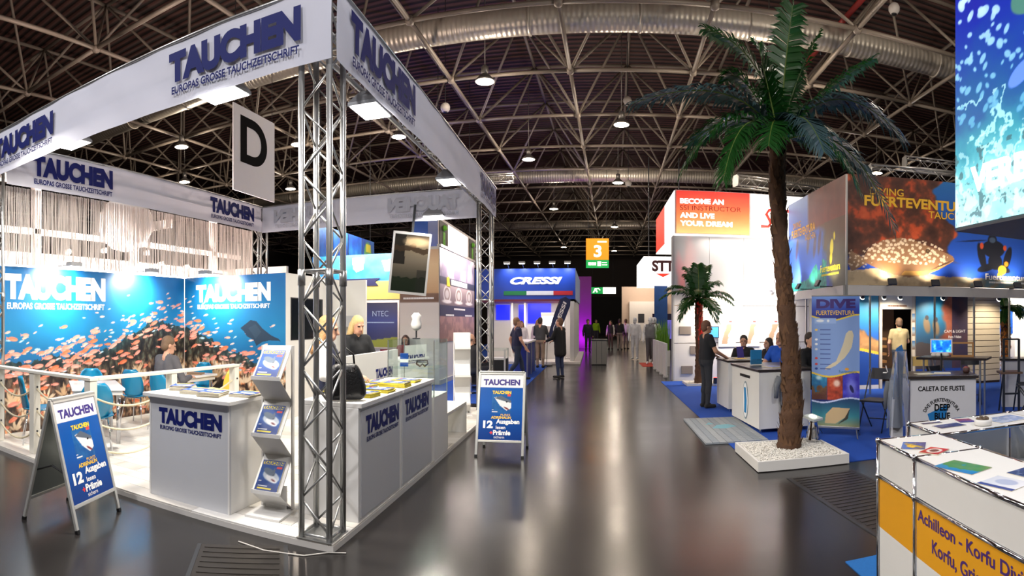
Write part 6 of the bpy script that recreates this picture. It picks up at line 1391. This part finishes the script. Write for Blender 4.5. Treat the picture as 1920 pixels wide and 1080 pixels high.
tag(MB().box(-1.2, -.2, 34, 34.2, 0, 4.3).build('purple_wall', M('purple_wall', (120, 40, 130), .6)), 'purple-lit stand wall behind the blue brand stand', 'wall panel')
light('AREA', 'purple_glow', (-.7, 32.8, .4), (-.7, 34, 2.2), 70, (220, 40, 255), 1.0, .3)
for x, y in ((-6, 19), (-9, 24), (-3.5, 27)): light('SPOT', 'blue_uplight', (x, y, 5.6), (x + .5, y + 1, 12), 260, (40, 30, 255), .1, spot=1.6, blend=.8)
# litter bin
t = T('litter_bin', 'grey metal litter bin in the middle of the aisle', 'bin', (.17, 21.6, 0)); MB().box(-.29, .29, -.25, .25, .03, .92).build('body', M('bin_grey', (132, 130, 124), .45, .4), t, bevel=.01); MB().box(-.31, .31, -.27, .27, .92, .97).build('lid', STEEL, t, bevel=.01); MB().box(-.27, .27, -.23, .23, 0, .03).build('foot', BLACK, t)
for x in (-.1, .1): MB().box(x - .006, x + .006, -.256, -.25, .06, .9).build('seam', STEEL, t)
# ---- right-hand stands beyond the sign box
t = T('white_barrier', 'white slatted barrier along the aisle edge', 'barrier', (2.05, 16.3, 0))
for k in range(4): MB().box(0, .05, k * .95, k * .95 + .8, .06, 1.02).build('slat_board', WHITE, t); MB().box(-.03, .12, k * .95 + .36, k * .95 + .44, 0, .06).build('foot', WHITE, t)
t = T('green_plant', 'tall green grass plant behind the white barrier', 'plant', (2.5, 20.8, 0)); g = MB(); rnd = random.Random(2)
for k in range(170):
    x, y = rnd.uniform(-.22, .22), rnd.uniform(-.15, .15); h = rnd.uniform(.9, 1.25); a = rnd.uniform(-.12, .12); g.add([(x - .012, y, .55), (x + .012, y, .55), (x + a, y + rnd.uniform(-.1, .1), .55 + h)], [(0, 1, 2)])
o = g.build('grass_blades', M('bright_grass', (110, 160, 50), .6, transluc=.3), t, fix=False); o['kind'] = 'stuff'; MB().box(-.26, .26, -.2, .2, 0, .58).build('pot', WHITE, t)
tag(MB().box(1.75, 2.7, 20.6, 22.4, 0, .01).build('red_mat', M('red_mat', (190, 70, 56), .9)), 'red mat in front of the mannequins', 'mat')
tag(MB().box(2.75, 3.35, 26.0, 26.1, 0, 3.27).build('ocean_banner', M('ocean_panel', (24, 70, 130), .5, noise=.4, nscale=2)), 'dark blue ocean panel standing below the white sign box', 'panel')
t = T('beige_partition', 'beige partition with a white panel near the hall end', 'partition', (2.2, 46, 0)); MB().box(0, 5.5, 0, .3, 0, 4.4).build('beige_wall', M('beige_wall', (190, 170, 152), .6), t); MB().box(.6, 3.6, -.3, -.05, 0, 3.2).build('white_panel', WWALL, t); MB().box(1.3, 1.8, -.33, -.3, 1.5, 2.2).build('picture', STEEL, t)
light('AREA', 'stand_wash', (4, 43.5, 5), (4, 46, 2), 160, (255, 232, 210), 3, .6)
for x, lab in ((3.4, 'dark display tower behind the mannequins'),): 
    t = T('display_tower', lab, 'display', (x, 27, 0)); MB().box(-.6, .6, 0, .5, 0, 2.0).build('body', M('dark_purple_box', (40, 30, 60), .5), t); MB().box(-.5, .5, -.02, 0, .8, 1.7).build('lit_face', M('violet_glow', (120, 110, 210), .5, emit=.5), t)
# overhead rigs
truss('truss_beam', 'lighting truss hanging above the grouper banner', 'truss', fv(.7, .6, 5.25), (0, PI / 2, FA), 2.6, wd=.3, pitch=.3, group='lighting trusses over the diving stand')
truss('truss_beam', 'lighting truss high at the right beside the hanging cube', 'truss', (8.6, 14.2, 6.3), (0, PI / 2, FA), 2.2, wd=.3, pitch=.3, group='lighting trusses over the diving stand')
truss('truss_beam', 'lighting truss behind the tall palm trunk', 'truss', (4.3, 17.0, 6.0), (0, PI / 2, .25), 3.2, wd=.3, pitch=.3, group='lighting trusses over the diving stand')
truss('truss_beam', 'lighting truss beyond the aisle banner near the roof', 'truss', (-7.0, 25, 8.0), (0, PI / 2, 0), 3.4, wd=.35, pitch=.35, group='lighting trusses over the diving stand')

# ================================================================== PEOPLE (one continuous surface each)
def surface_nets(phi, org, h):
    s = phi < 0
    nx, ny, nz = phi.shape
    cnt = np.zeros((nx - 1, ny - 1, nz - 1), np.int32); acc = np.zeros((nx - 1, ny - 1, nz - 1, 3))
    cor = [(i, j, k) for i in (0, 1) for j in (0, 1) for k in (0, 1)]
    for a in cor:
        for ax in range(3):
            if a[ax] == 1: continue
            b = list(a); b[ax] = 1
            A = phi[a[0]:nx - 1 + a[0], a[1]:ny - 1 + a[1], a[2]:nz - 1 + a[2]]; B = phi[b[0]:nx - 1 + b[0], b[1]:ny - 1 + b[1], b[2]:nz - 1 + b[2]]
            m = (A < 0) != (B < 0)
            if not m.any(): continue
            t = A[m] / (A[m] - B[m]); p = np.tile(np.array(a, float), (len(t), 1)); p[:, ax] = t
            acc[m] += p; cnt[m] += 1
    act = cnt > 0
    idx = np.full(act.shape, -1, np.int64); idx[act] = np.arange(act.sum())
    cells = np.argwhere(act); V = (cells + acc[act] / cnt[act][:, None]) * h + np.array(org)
    F = []
    for ax in range(3):
        o1, o2 = [(1, 2), (2, 0), (0, 1)][ax]
        sl0 = [slice(None)] * 3; sl1 = [slice(None)] * 3; sl0[ax] = slice(0, -1); sl1[ax] = slice(1, None)
        A = s[tuple(sl0)]; B = s[tuple(sl1)]
        e = np.argwhere(A != B)
        e = e[(e[:, o1] > 0) & (e[:, o2] > 0) & (e[:, o1] < phi.shape[o1] - 1) & (e[:, o2] < phi.shape[o2] - 1)]
        def cell(d1, d2):
            q = e.copy(); q[:, o1] -= d1; q[:, o2] -= d2; return idx[q[:, 0], q[:, 1], q[:, 2]]
        q = np.stack([cell(1, 1), cell(0, 1), cell(0, 0), cell(1, 0)], -1)
        fl = ~A[e[:, 0], e[:, 1], e[:, 2]]
        q[fl] = q[fl][:, ::-1]; F.append(q)
    return V, np.concatenate(F)
class Blob:
    def __init__(s, lo, hi, h):
        s.h = h; s.o = np.array(lo, float); n = np.ceil((np.array(hi) - s.o) / h).astype(int) + 1
        s.n = n; s.phi = np.full(n, .08); s.best = np.full(n, 9.0); s.reg = np.zeros(n, np.int8)
    def _sub(s, lo, hi):
        a = np.maximum(0, ((np.array(lo) - s.o) / s.h).astype(int) - 1); b = np.minimum(s.n, ((np.array(hi) - s.o) / s.h).astype(int) + 3)
        if (b <= a).any(): return None
        sl = tuple(slice(a[i], b[i]) for i in range(3)); g = [s.o[i] + np.arange(a[i], b[i]) * s.h for i in range(3)]
        return sl, np.meshgrid(*g, indexing='ij')
    def put(s, sl, d, k, reg):
        p = s.phi[sl]
        if k > 0:
            hh = np.clip(.5 + .5 * (p - d) / k, 0, 1); s.phi[sl] = p * (1 - hh) + d * hh - k * hh * (1 - hh)
        else: s.phi[sl] = np.minimum(p, d)
        m = d < s.best[sl]; s.best[sl] = np.where(m, d, s.best[sl]); s.reg[sl] = np.where(m, reg, s.reg[sl])
    def cone(s, a, b, ra, rb, reg, k=.03, sy=1.0):
        a = np.array(a, float); b = np.array(b, float); R = max(ra, rb) + .07
        q = s._sub(np.minimum(a, b) - R, np.maximum(a, b) + R)
        if q is None: return s
        sl, (X, Y, Z) = q; d = b - a; L = max(1e-9, d @ d)
        t = np.clip(((X - a[0]) * d[0] + (Y - a[1]) * d[1] + (Z - a[2]) * d[2]) / L, 0, 1)
        D = np.sqrt((X - a[0] - t * d[0]) ** 2 + ((Y - a[1] - t * d[1]) * sy) ** 2 + (Z - a[2] - t * d[2]) ** 2) - (ra + t * (rb - ra))
        s.put(sl, D, k, reg); return s
    def ell(s, c, r, reg, k=.02, R=None):
        c = np.array(c, float); r = np.array(r, float); q = s._sub(c - r.max() - .06, c + r.max() + .06)
        if q is None: return s
        sl, (X, Y, Z) = q; P = np.stack([X - c[0], Y - c[1], Z - c[2]], -1)
        if R is not None: P = P @ np.array(R)
        n0 = np.sqrt(((P / r) ** 2).sum(-1)); D = (n0 - 1) * r.min() * 1.0
        s.put(sl, D, k, reg); return s
    def cut(s, c, r):
        c = np.array(c, float); q = s._sub(c - np.max(r) - .05, c + np.max(r) + .05)
        if q is None: return s
        sl, (X, Y, Z) = q; D = (np.sqrt(((X - c[0]) / r[0]) ** 2 + ((Y - c[1]) / r[1]) ** 2 + ((Z - c[2]) / r[2]) ** 2) - 1) * min(r)
        s.phi[sl] = np.maximum(s.phi[sl], -D); return s
    def mesh(s, name, mats, parent):
        V, F = surface_nets(s.phi, s.o, s.h)
        me = bpy.data.meshes.new(name); nf = len(F)
        me.vertices.add(len(V)); me.vertices.foreach_set('co', V.astype(np.float32).ravel())
        me.loops.add(nf * 4); me.loops.foreach_set('vertex_index', F.astype(np.int32).ravel())
        me.polygons.add(nf); me.polygons.foreach_set('loop_start', np.arange(0, nf * 4, 4, dtype=np.int32)); me.polygons.foreach_set('loop_total', np.full(nf, 4, np.int32))
        for m in mats: me.materials.append(m)
        c = V[F].mean(1); ij = np.clip(np.round((c - s.o) / s.h).astype(int), 0, s.n - 1)
        me.polygons.foreach_set('material_index', s.reg[ij[:, 0], ij[:, 1], ij[:, 2]].astype(np.int32)); me.polygons.foreach_set('use_smooth', np.ones(nf, bool))
        me.update(calc_edges=True); me.validate()
        o = bpy.data.objects.new(name, me); COL.objects.link(o); o.parent = parent
        return o
SKIN = M('skin', (206, 156, 128), .55, noise=.04); SKIN2 = M('skin_tan', (184, 132, 104), .55, noise=.04); LIP = M('lips', (182, 116, 104), .5); EYE = M('eyes', (64, 46, 40), .3)
def cl(name, c): return M('cloth_' + name, c, .85, noise=.12, nscale=14, bump=.3, bscale=25)
SHOE = cl('shoe', (30, 28, 28))
def person(label, loc, rz, height=1.75, pose='stand', top=(40, 40, 50), bot=(40, 44, 60), hair=(60, 44, 34), hstyle='short', sleeve='long', skin=None, vox=.011, arms=None, coat=0.0, turn=0.0, nod=0.0, lean=0.0, belly=0.0,
           seat=.47, legs=None, name='person', cat='person', shoe=None, bald=False, sleeve_col=None, group=None):
    """local frame: faces -Y, feet on z = 0"""
    t = T(name, label, cat, loc, rz, group); s = height / 1.75
    sit = pose == 'sit'; z0 = (seat - .88) if sit else 0.0
    skin = skin or SKIN
    A = lambda x, y, z: np.array((x, y, z), float)
    def tp(p):                         # torso lean about the pelvis
        p = A(*p); q = p - A(0, 0, .95); c, n = math.cos(lean), math.sin(lean)
        return A(q[0], q[1] * c - q[2] * n, q[1] * n + q[2] * c) + A(0, 0, .95 + z0)
    J = {}
    for sd, sg in (('L', 1), ('R', -1)):
        J['sh' + sd] = tp((sg * .175, .0, 1.41)); J['hip' + sd] = A(sg * .09, 0, .92 + z0)
        if sit: J['kn' + sd] = A(sg * .12, -.42, .93 + z0); J['an' + sd] = A(sg * .12, -.40, .09)
        else: J['kn' + sd] = A(sg * .095, -.015, .5); J['an' + sd] = A(sg * .10, .02, .09)
        J['el' + sd] = tp((sg * .245, .02, 1.13)); J['wr' + sd] = tp((sg * .25, -.06, .89))
    if pose == 'walk':
        J['knL'] = A(.09, -.16, .53); J['anL'] = A(.09, -.26, .10); J['knR'] = A(-.09, .05, .5); J['anR'] = A(-.09, .30, .16)
    if arms:
        for k, v in arms.items(): J[k] = A(*v) + A(0, 0, z0 if sit else 0)
    if legs:
        for k, v in legs.items(): J[k] = A(*v)
    pts = np.array(list(J.values())) * s
    lo = np.minimum(pts.min(0), A(-.25, -.25, 0) * s) - A(.16, .2, .03); hi = np.maximum(pts.max(0), A(.25, .22, 1.6) * s) + A(.16, .18, .26)
    hd = tp((0, -.015, 1.615)); hi[2] = max(hi[2], (hd[2] + .2) * s); lo[1] = min(lo[1], hd[1] * s - .22); hi[1] = max(hi[1], hd[1] * s + .22); lo[2] = -.02
    B = Blob(lo, hi, vox)
    def cone(a, b, ra, rb, reg, k=.03, sy=1.0): B.cone(np.array(a) * s, np.array(b) * s, ra * s, rb * s, reg, k, sy)
    TOP, BOT, SK, SH, SLV, LP, EY = 0, 1, 2, 3, 4, 5, 6
    # torso
    for sg in (-1, 1):
        cone(tp((sg * .085, .0, 1.12)), tp((sg * .09, -.005, 1.33)), .105, .108, TOP, .04); cone(tp((sg * .05, 0, 1.43)), tp((sg * .155, .0, 1.415)), .062, .062, TOP, .04)
        cone(A(sg * .07, .01, .93 + z0), tp((sg * .07, 0, 1.12)), .115, .10, BOT if not coat else TOP, .04)
    cone(tp((0, -.02 - belly * .5, 1.05)), tp((0, -.02 - belly * .3, 1.25)), .11 + belly, .115 + belly * .6, TOP, .04)
    if coat:
        for sg in (-1, 1): cone(tp((sg * .08, .0, 1.3)), A(sg * .085, .02, .95 - coat), .12, .125, TOP, .04)
    else: cone(tp((-.05, .0, 1.02)), tp((.05, 0, 1.02)), .125, .125, TOP, .03)
    for sd, sg in (('L', 1), ('R', -1)):
        h, k_, a = J['hip' + sd], J['kn' + sd], J['an' + sd]
        cone(h, k_, .092, .062, BOT, .03); cone(k_, a + A(0, 0, .02), .06, .045, BOT, .02)
        m = k_ * .6 + a * .4 + A(0, .015, 0); cone(k_, m, .055, .058, BOT, .02)
        f = A(0, -1, 0) if abs(a[1] - J['kn' + sd][1]) < .2 or sit else A(0, -.9, -.2)
        cone(a + A(0, .03, -.045), a + f * .15 + A(sg * .012, 0, -.05), .042, .036, SH, .015)
        S, E, W = J['sh' + sd], J['el' + sd], J['wr' + sd]
        sr = TOP if sleeve_col is None else SLV
        if sleeve == 'short':
            q = S * .45 + E * .55; cone(S, q, .066, .062, sr, .03); cone(q, E, .046, .043, SK, .008); cone(E, W, .042, .03, SK, .01)
        elif sleeve == 'none': cone(S, E, .05, .042, SK, .03); cone(E, W, .042, .03, SK, .01)
        else: cone(S, E, .064, .052, sr, .03); cone(E, W, .052, .040, sr, .015)
        d = W - E; d = d / np.linalg.norm(d); side = np.cross(d, A(0, 0, 1)); side = side / max(.1, np.linalg.norm(side))
        if abs(d[2]) > .8: side = A(0, 1, 0)
        nrm = np.cross(side, d)
        if nrm[2] > 0: nrm = -nrm
        pc = W + d * .05
        for o in (-.028, 0, .028): cone(W + side * o * .5, pc + side * o + d * .035, .022, .017, SK, .008)
        for j, o in enumerate((-.033, -.011, .011, .033)):
            L = (.062, .075, .070, .055)[j]; b0 = pc + d * .035 + side * o; b1 = b0 + d * L * .6 + nrm * .012; b2 = b1 + d * L * .45 + nrm * .03
            cone(b0, b1, .0095, .009, SK, .003); cone(b1, b2, .009, .0075, SK, .003)
        th = W + d * .02 + side * .03 * sg * -1; cone(th, th + d * .04 + side * -sg * .03 + nrm * .01, .011, .0095, SK, .006); cone(th + d * .04 - side * sg * .03 + nrm * .01, th + d * .07 - side * sg * .03 + nrm * .025, .0095, .008, SK, .003)
    # neck and head
    nb = tp((0, .015, 1.44)); cone(nb, hd + A(0, .015, -.06), .056, .052, SK, .02)
    cz, sz = math.cos(turn), math.sin(turn)
    def hp(x, y, z):
        c, n = math.cos(nod), math.sin(nod); y, z = y * c - z * n, y * n + z * c
        return hd + A(x * cz - y * sz, x * sz + y * cz, z)
    R = Matrix.Rotation(turn, 3, 'Z') @ Matrix.Rotation(nod, 3, 'X'); R = np.array(R)
    B.ell(hp(0, .015, .03) * s, A(.077, .096, .10) * s, SK, .02, R); B.ell(hp(0, -.02, -.04) * s, A(.060, .072, .085) * s, SK, .03, R)
    cone(hp(0, -.095, .0), hp(0, -.112, -.035), .010, .016, SK, .012); cone(hp(-.03, -.062, -.085), hp(.03, -.062, -.085), .026, .026, SK, .03)
    for sg in (-1, 1):
        B.cut(hp(sg * .032, -.098, .008) * s, (.017 * s, .016 * s, .012 * s)); B.ell(hp(sg * .032, -.078, .008) * s, A(.0125, .012, .0075) * s, EY, .0); B.ell(hp(sg * .078, .015, -.008) * s, A(.012, .022, .033) * s, SK, .008, R)
        cone(hp(sg * .015, -.09, .028), hp(sg * .05, -.08, .026), .009, .008, SK, .01)
    cone(hp(-.016, -.087, -.062), hp(.016, -.087, -.062), .0065, .0065, LP, .004)
    mats = [cl('top_%d_%d_%d' % top, top), cl('bottom_%d_%d_%d' % bot, bot), skin, shoe or SHOE, cl('sleeve_%d_%d_%d' % (sleeve_col or top), sleeve_col or top), LIP if name == 'person' else skin, EYE if name == 'person' else skin]
    gx, gy, gz = np.meshgrid(*[B.o[i] + np.arange(B.n[i]) * B.h for i in range(3)], indexing='ij')
    hem = (.97 + z0) * s if not coat else (.95 - coat - .1) * s
    m = (B.reg <= 1) & (np.abs(gx) < .2 * s) & (gz < 1.2 * s + z0) & (gy > -.17 * s)
    B.reg = np.where(m & (gz > hem), TOP, np.where(m & (gz <= hem), BOT, B.reg)).astype(np.int8)
    B.mesh('body', mats, t)
    # hair
    if hstyle:
        hc = hd * s; Hb = Blob(hc - A(.2, .22, .50) * s, hc + A(.2, .22, .2) * s, vox * .9)
        def he(p, r, k=.01): Hb.ell(hp(*p) * s, A(*r) * s, 0, k, R)
        def hcone(a, b, ra, rb, k=.02): Hb.cone(hp(*a) * s, hp(*b) * s, ra * s, rb * s, 0, k)
        if bald: 
            for sg in (-1, 1): hcone((sg * .074, .03, .0), (sg * .05, .09, .0), .017, .022)
            hcone((-.05, .085, .0), (.05, .085, .0), .024, .024)
        else:
            he((0, .026, .048), (.086, .1, .098)); he((0, .055, -.01), (.08, .066, .09))
            Hb.cut(hp(0, -.105, -.02) * s, (.085 * s, .085 * s, .085 * s))
            if hstyle == 'long':
                for sg in (-1, 1): hcone((sg * .07, .02, .03), (sg * .095, .03, -.2), .03, .045); hcone((sg * .05, .07, .0), (sg * .06, .09, -.24), .045, .05)
                hcone((0, .08, .0), (0, .1, -.26), .05, .055)
            if hstyle == 'bob':
                for sg in (-1, 1): hcone((sg * .075, .015, .04), (sg * .09, .01, -.1), .035, .03)
                hcone((0, .085, .02), (0, .09, -.1), .05, .045); he((0, .06, .03), (.105, .09, .1))
        Hb.mesh('hair', [M('hair_%d_%d_%d' % hair, hair, .6, noise=.3, nscale=50, bump=.5, bscale=120)], t)
    return t
def glasses(p, hd, turn):
    pass
FWD = {'elL': (.24, -.10, 1.16), 'wrL': (.17, -.34, 1.08), 'elR': (-.24, -.10, 1.16), 'wrR': (-.17, -.34, 1.08)}
TBLP = {'elL': (.25, -.12, 1.17), 'wrL': (.1, -.32, 1.12), 'elR': (-.25, -.12, 1.17), 'wrR': (-.1, -.34, 1.12)}
# ---- at the magazine stand
person('man in a grey jacket seated at the white table, seen from behind', (-5.85, 6.18, BZ), PI - .1, 1.8, 'sit', (84, 82, 86), (50, 50, 60), (112, 88, 66), arms={'elL': (.3, -.12, 1.12), 'wrL': (.16, -.4, 1.14), 'elR': (-.3, -.1, 1.12), 'wrR': (-.16, -.36, 1.14)}, turn=-.35, nod=.25, lean=.12, seat=.49)
person('blonde woman in a black blazer standing behind the inner counter', (-3.28, 7.3, BZ), 1.0, 1.70, 'stand', (26, 28, 32), (30, 30, 36), (222, 190, 130), 'long', arms=TBLP, nod=.3, lean=.1)
person('woman with light brown hair in navy behind the near truss post', (-2.62, 5.15, BZ), 1.9, 1.68, 'stand', (30, 36, 62), (36, 38, 52), (178, 132, 86), 'long', arms={'elL': (.26, -.05, 1.15), 'wrL': (.2, -.3, 1.1), 'elR': (-.27, .0, 1.14), 'wrR': (-.26, -.26, 1.05)}, sleeve_col=(232, 230, 228), nod=.2)
bg = T('handbag', 'black leather handbag hanging over the end of the aisle counter', 'bag', (-2.02, 4.3, ZC + .002), .5)
Bb = Blob((-.2, -.12, -.02), (.2, .12, .36), .01); [Bb.cone((-hw, 0, z), (hw, 0, z), r, r, 0, .04, 1.0) for hw, z, r in ((.115, .062, .06), (.11, .12, .06), (.095, .18, .055), (.08, .23, .048), (.065, .27, .038))]; Bb.mesh('bag_body', [M('black_leather', (20, 20, 22), .4, bump=.4)], bg)
MB().path([(-.08, 0, .26), (-.07, .02, .38), (0, .03, .44), (.07, .02, .38), (.08, 0, .26)], .009, 8).build('strap', M('black_leather'), bg, smooth=True); MB().lathe([(.012, -.004), (.02, 0), (.012, .004)], 12).build('buckle', CHROME, bg, (.06, -.06, .26), (PI / 2, 0, 0))
# ---- stands on the left
person('woman with dark hair behind the red laptop', (-4.85, 14.02, .01), .3, 1.68, 'sit', (120, 30, 44), (40, 40, 50), (60, 40, 34), 'bob', arms=TBLP, vox=.014, seat=.48)
def plain_stool(p, h, lab):
    t = T('stool', lab, 'stool', p); MB().lathe([(.02, h - .03), (.16, h - .03), (.165, h - .01), (.15, h), (.02, h)], 16).build('seat', BLACK, t); MB().tube((0, 0, .02), (0, 0, h - .03), .02, 10).build('column', CHROME, t); MB().lathe([(.17, 0), (.17, .012), (.03, .02)], 16).build('base', CHROME, t)
plain_stool((-4.85, 14.05, .009), .43, 'stool under the woman with the red laptop'); 
person('man in black seated with his back turned beside the far truss post', (-2.82, 12.75, .01), 2.6, 1.76, 'sit', (24, 24, 28), (34, 36, 46), (120, 90, 76), bald=True, arms=TBLP, vox=.013, seat=.5); plain_stool((-2.82, 12.78, .009), .45, 'stool under the man in black by the far truss post')
person('man in a navy polo shirt walking along the aisle stands', (-2.15, 15.6, .01), PI / 2 + .5, 1.76, 'walk', (24, 28, 58), (40, 48, 66), (140, 106, 78), 'short', 'short', arms={'elL': (.26, .1, 1.14), 'wrL': (.24, .03, .9), 'elR': (-.26, -.02, 1.14), 'wrR': (-.25, -.16, .93)}, vox=.012)
person('man in a grey jacket and khaki trousers seen from behind', (-1.92, 20.0, .01), PI - .2, 1.78, 'stand', (62, 62, 64), (150, 128, 106), (66, 50, 42), vox=.014, arms=FWD)
person('man in a black coat and jeans standing in the aisle', (-1.02, 16.6, 0), PI + 1.0, 1.76, 'stand', (20, 20, 22), (44, 54, 84), (110, 78, 56), coat=.22, vox=.013, arms=FWD)
person('woman in a white shirt at the blue brand stand', (-2.75, 21.2, .01), .3, 1.66, 'stand', (226, 220, 222), (60, 50, 56), (96, 66, 50), 'long', vox=.016)
person('visitor in a pink top behind the blue brand counter', (-2.25, 22.4, .1), .1, 1.62, 'stand', (214, 190, 200), (60, 50, 56), (170, 130, 90), 'long', vox=.018)
person('person in a lime green vest far down the aisle', (.1, 39.5, 0), .3, 1.74, 'stand', (150, 200, 30), (60, 60, 70), (60, 44, 36), vox=.02)
person('woman in white and black at the far end of the aisle', (.92, 32.6, 0), -.5, 1.68, 'stand', (40, 36, 40), (96, 70, 70), (50, 36, 30), 'long', vox=.02, sleeve_col=(226, 220, 216))
person('man in a black vest with light trousers at the far end', (1.42, 32.2, 0), 2.8, 1.76, 'stand', (34, 30, 32), (150, 130, 124), (60, 46, 40), vox=.02)
person('man in a white shirt at the far end of the aisle', (1.82, 33.0, 0), 2.6, 1.76, 'stand', (230, 226, 224), (130, 116, 112), (100, 74, 54), vox=.02)
person('dark dressed person beside the purple wall', (-.35, 29.5, 0), .2, 1.74, 'stand', (34, 26, 44), (40, 34, 50), (40, 30, 30), vox=.02)
MW = M('mannequin_white', (226, 226, 230), .4)
for k, (x, y, tp_, bt, lab) in enumerate(((1.72, 24.2, (230, 230, 232), (226, 226, 230), 'white mannequin with a lime vest, leftmost of the group'), (2.12, 21.6, (120, 120, 124), (96, 96, 100), 'grey suited mannequin nearest the white barrier'), (2.35, 22.8, (80, 60, 62), (60, 54, 58), 'dark suited mannequin in the middle of the group'), (2.55, 24.0, (200, 200, 206), (150, 60, 66), 'mannequin with dark red trousers at the back'))):
    person(lab, (x, y, .02), -.4 + .2 * k, 1.8, 'stand', tp_, bt, hstyle=None, skin=MW, vox=.018, name='mannequin', cat='mannequin', group='mannequins in dive suits', sleeve_col=(236, 236, 238), shoe=MW)
# ---- diving stand
person('man in a black T-shirt and dark jeans leaning on the white desk', (2.14, 10.75, .01), PI / 2 + .25, 1.68, 'stand', (26, 28, 34), (44, 46, 52), (120, 84, 66), 'short', 'short', arms={'elL': (.26, -.06, 1.14), 'wrL': (.2, -.30, 1.03), 'elR': (-.27, -.08, 1.14), 'wrR': (-.20, -.31, 1.03)}, belly=.035, vox=.0105, nod=.1, bald=False)
person('man in black seated behind the desk, facing the aisle', (3.25, 12.1, .01), -.35, 1.76, 'sit', (24, 24, 28), (40, 40, 46), (40, 32, 30), arms=TBLP, vox=.012, seat=.48)
person('woman with long dark hair seated behind the desk', (3.95, 12.5, .01), -1.3, 1.66, 'sit', (30, 28, 32), (40, 40, 46), (46, 34, 32), 'long', arms=TBLP, vox=.012, seat=.48)
person('man in a blue T-shirt leaning forward behind the emblem desk', (3.42, 9.95, .01), -.75, 1.78, 'sit', (28, 84, 190), (44, 50, 70), (150, 120, 100), 'short', 'short', arms={'elL': (.3, -.16, 1.12), 'wrL': (.12, -.42, 1.14), 'elR': (-.3, -.18, 1.13), 'wrR': (-.2, -.44, 1.15)}, bald=True, vox=.011, seat=.6, lean=.15)
person('person in black sitting half hidden between the palm and pull-up banner', (3.55, 8.9, .01), .35, 1.74, 'sit', (22, 22, 26), (70, 50, 44), (50, 38, 34), arms=TBLP, vox=.012, seat=.62, legs={'anL': (.12, -.30, .2), 'anR': (-.12, -.30, .2)})
for p, h, lab in (((3.25, 12.13, .009), .43, 'stool under the seated man in black'), ((3.95, 12.53, .009), .43, 'stool under the seated woman'), ((3.42, 9.98, .009), .54, 'stool under the man in blue'), ((3.55, 8.93, .009), .56, 'stool under the half hidden person')): plain_stool(p, h, lab)
px_ = fv(1.52, .75, .012)
person('man in a khaki T-shirt standing in the cabin doorway, seen from behind', px_, PI - .3, 1.74, 'stand', (150, 136, 104), (60, 66, 80), (80, 60, 46), 'short', 'short', arms={'elR': (-.25, -.1, 1.15), 'wrR': (-.2, -.3, 1.2), 'elL': (.25, .0, 1.13), 'wrL': (.22, -.12, .92)}, vox=.013)
person('woman with pale hair in white at the far bright stand', (12.6, 14.3, .01), .4, 1.68, 'stand', (220, 214, 214), (80, 70, 80), (214, 196, 170), 'long', vox=.016)

# ================================================================== sub-parts: lettering, lenses, caps and covers belong to the part that carries them
CARRY = {'lettering': ('cloth', 'front_panel', 'poster', 'pages', 'logo_panel', 'sign_panel', 'orange_box', 'green_panel', 'amber_panel', 'reef_print', 'manta_print', 'red_print', 'backlit_print', 'front_fascia', 'watch_print', 'flag_cloth', 'header', 'print', 'box_body', 'body', 'yellow_band', 'wall_core'),
         'lens': ('lamp_head', 'shade', 'can', 'body', 'skirt'), 'foot_cap': ('leg',), 'bulb': ('bell_shade',), 'diffuser': ('frame',), 'screen': ('casing',), 'strap': ('bag_body', 'skirt'), 'buckle': ('bag_body',),
         'rope_eye': ('post',), 'cover': ('pages', 'magazine'), 'hook': ('hanger',), 'skirting': ('wall_core',), 'emblem_field': ('emblem_ring',), 'emblem_figure': ('emblem_ring',), 'logo_badge': ('watch_print',), 'handle': ('cup_body',), 'zip': ('folder_body',),
         'grille': ('shell',), 'seam': ('body',), 'lamp_lens': ('lamp_head',), 'logo_swoosh': ('white_face',), 'red_triangle': ('box_body',), 'green_figure': ('black_face',), 'label_band': ('carton',), 'sprinkler_head': ('pipe_run',), 'end_bar': ('chord',), 'coupler': ('chord',)}
def base(n): return n.split('.')[0]
bpy.context.view_layer.update()
for th in [o for o in COL.objects if o.parent is None and o.children]:
    kids = list(th.children)
    by = {}
    for k in kids: by.setdefault(base(k.name), []).append(k)
    for nm, carriers in CARRY.items():
        for i, ch in enumerate(by.get(nm, [])):
            for c in carriers:
                if c in by and by[c][0] is not ch:
                    par = min(by[c], key=lambda q: (Vector(q.bound_box[0]) + Vector(q.bound_box[6]) ).length * 0 + ((q.matrix_basis @ ((Vector(q.bound_box[0]) + Vector(q.bound_box[6])) / 2)) - (ch.matrix_basis @ ((Vector(ch.bound_box[0]) + Vector(ch.bound_box[6])) / 2))).length)
                    ch.parent = par; ch.matrix_parent_inverse = par.matrix_basis.inverted(); break
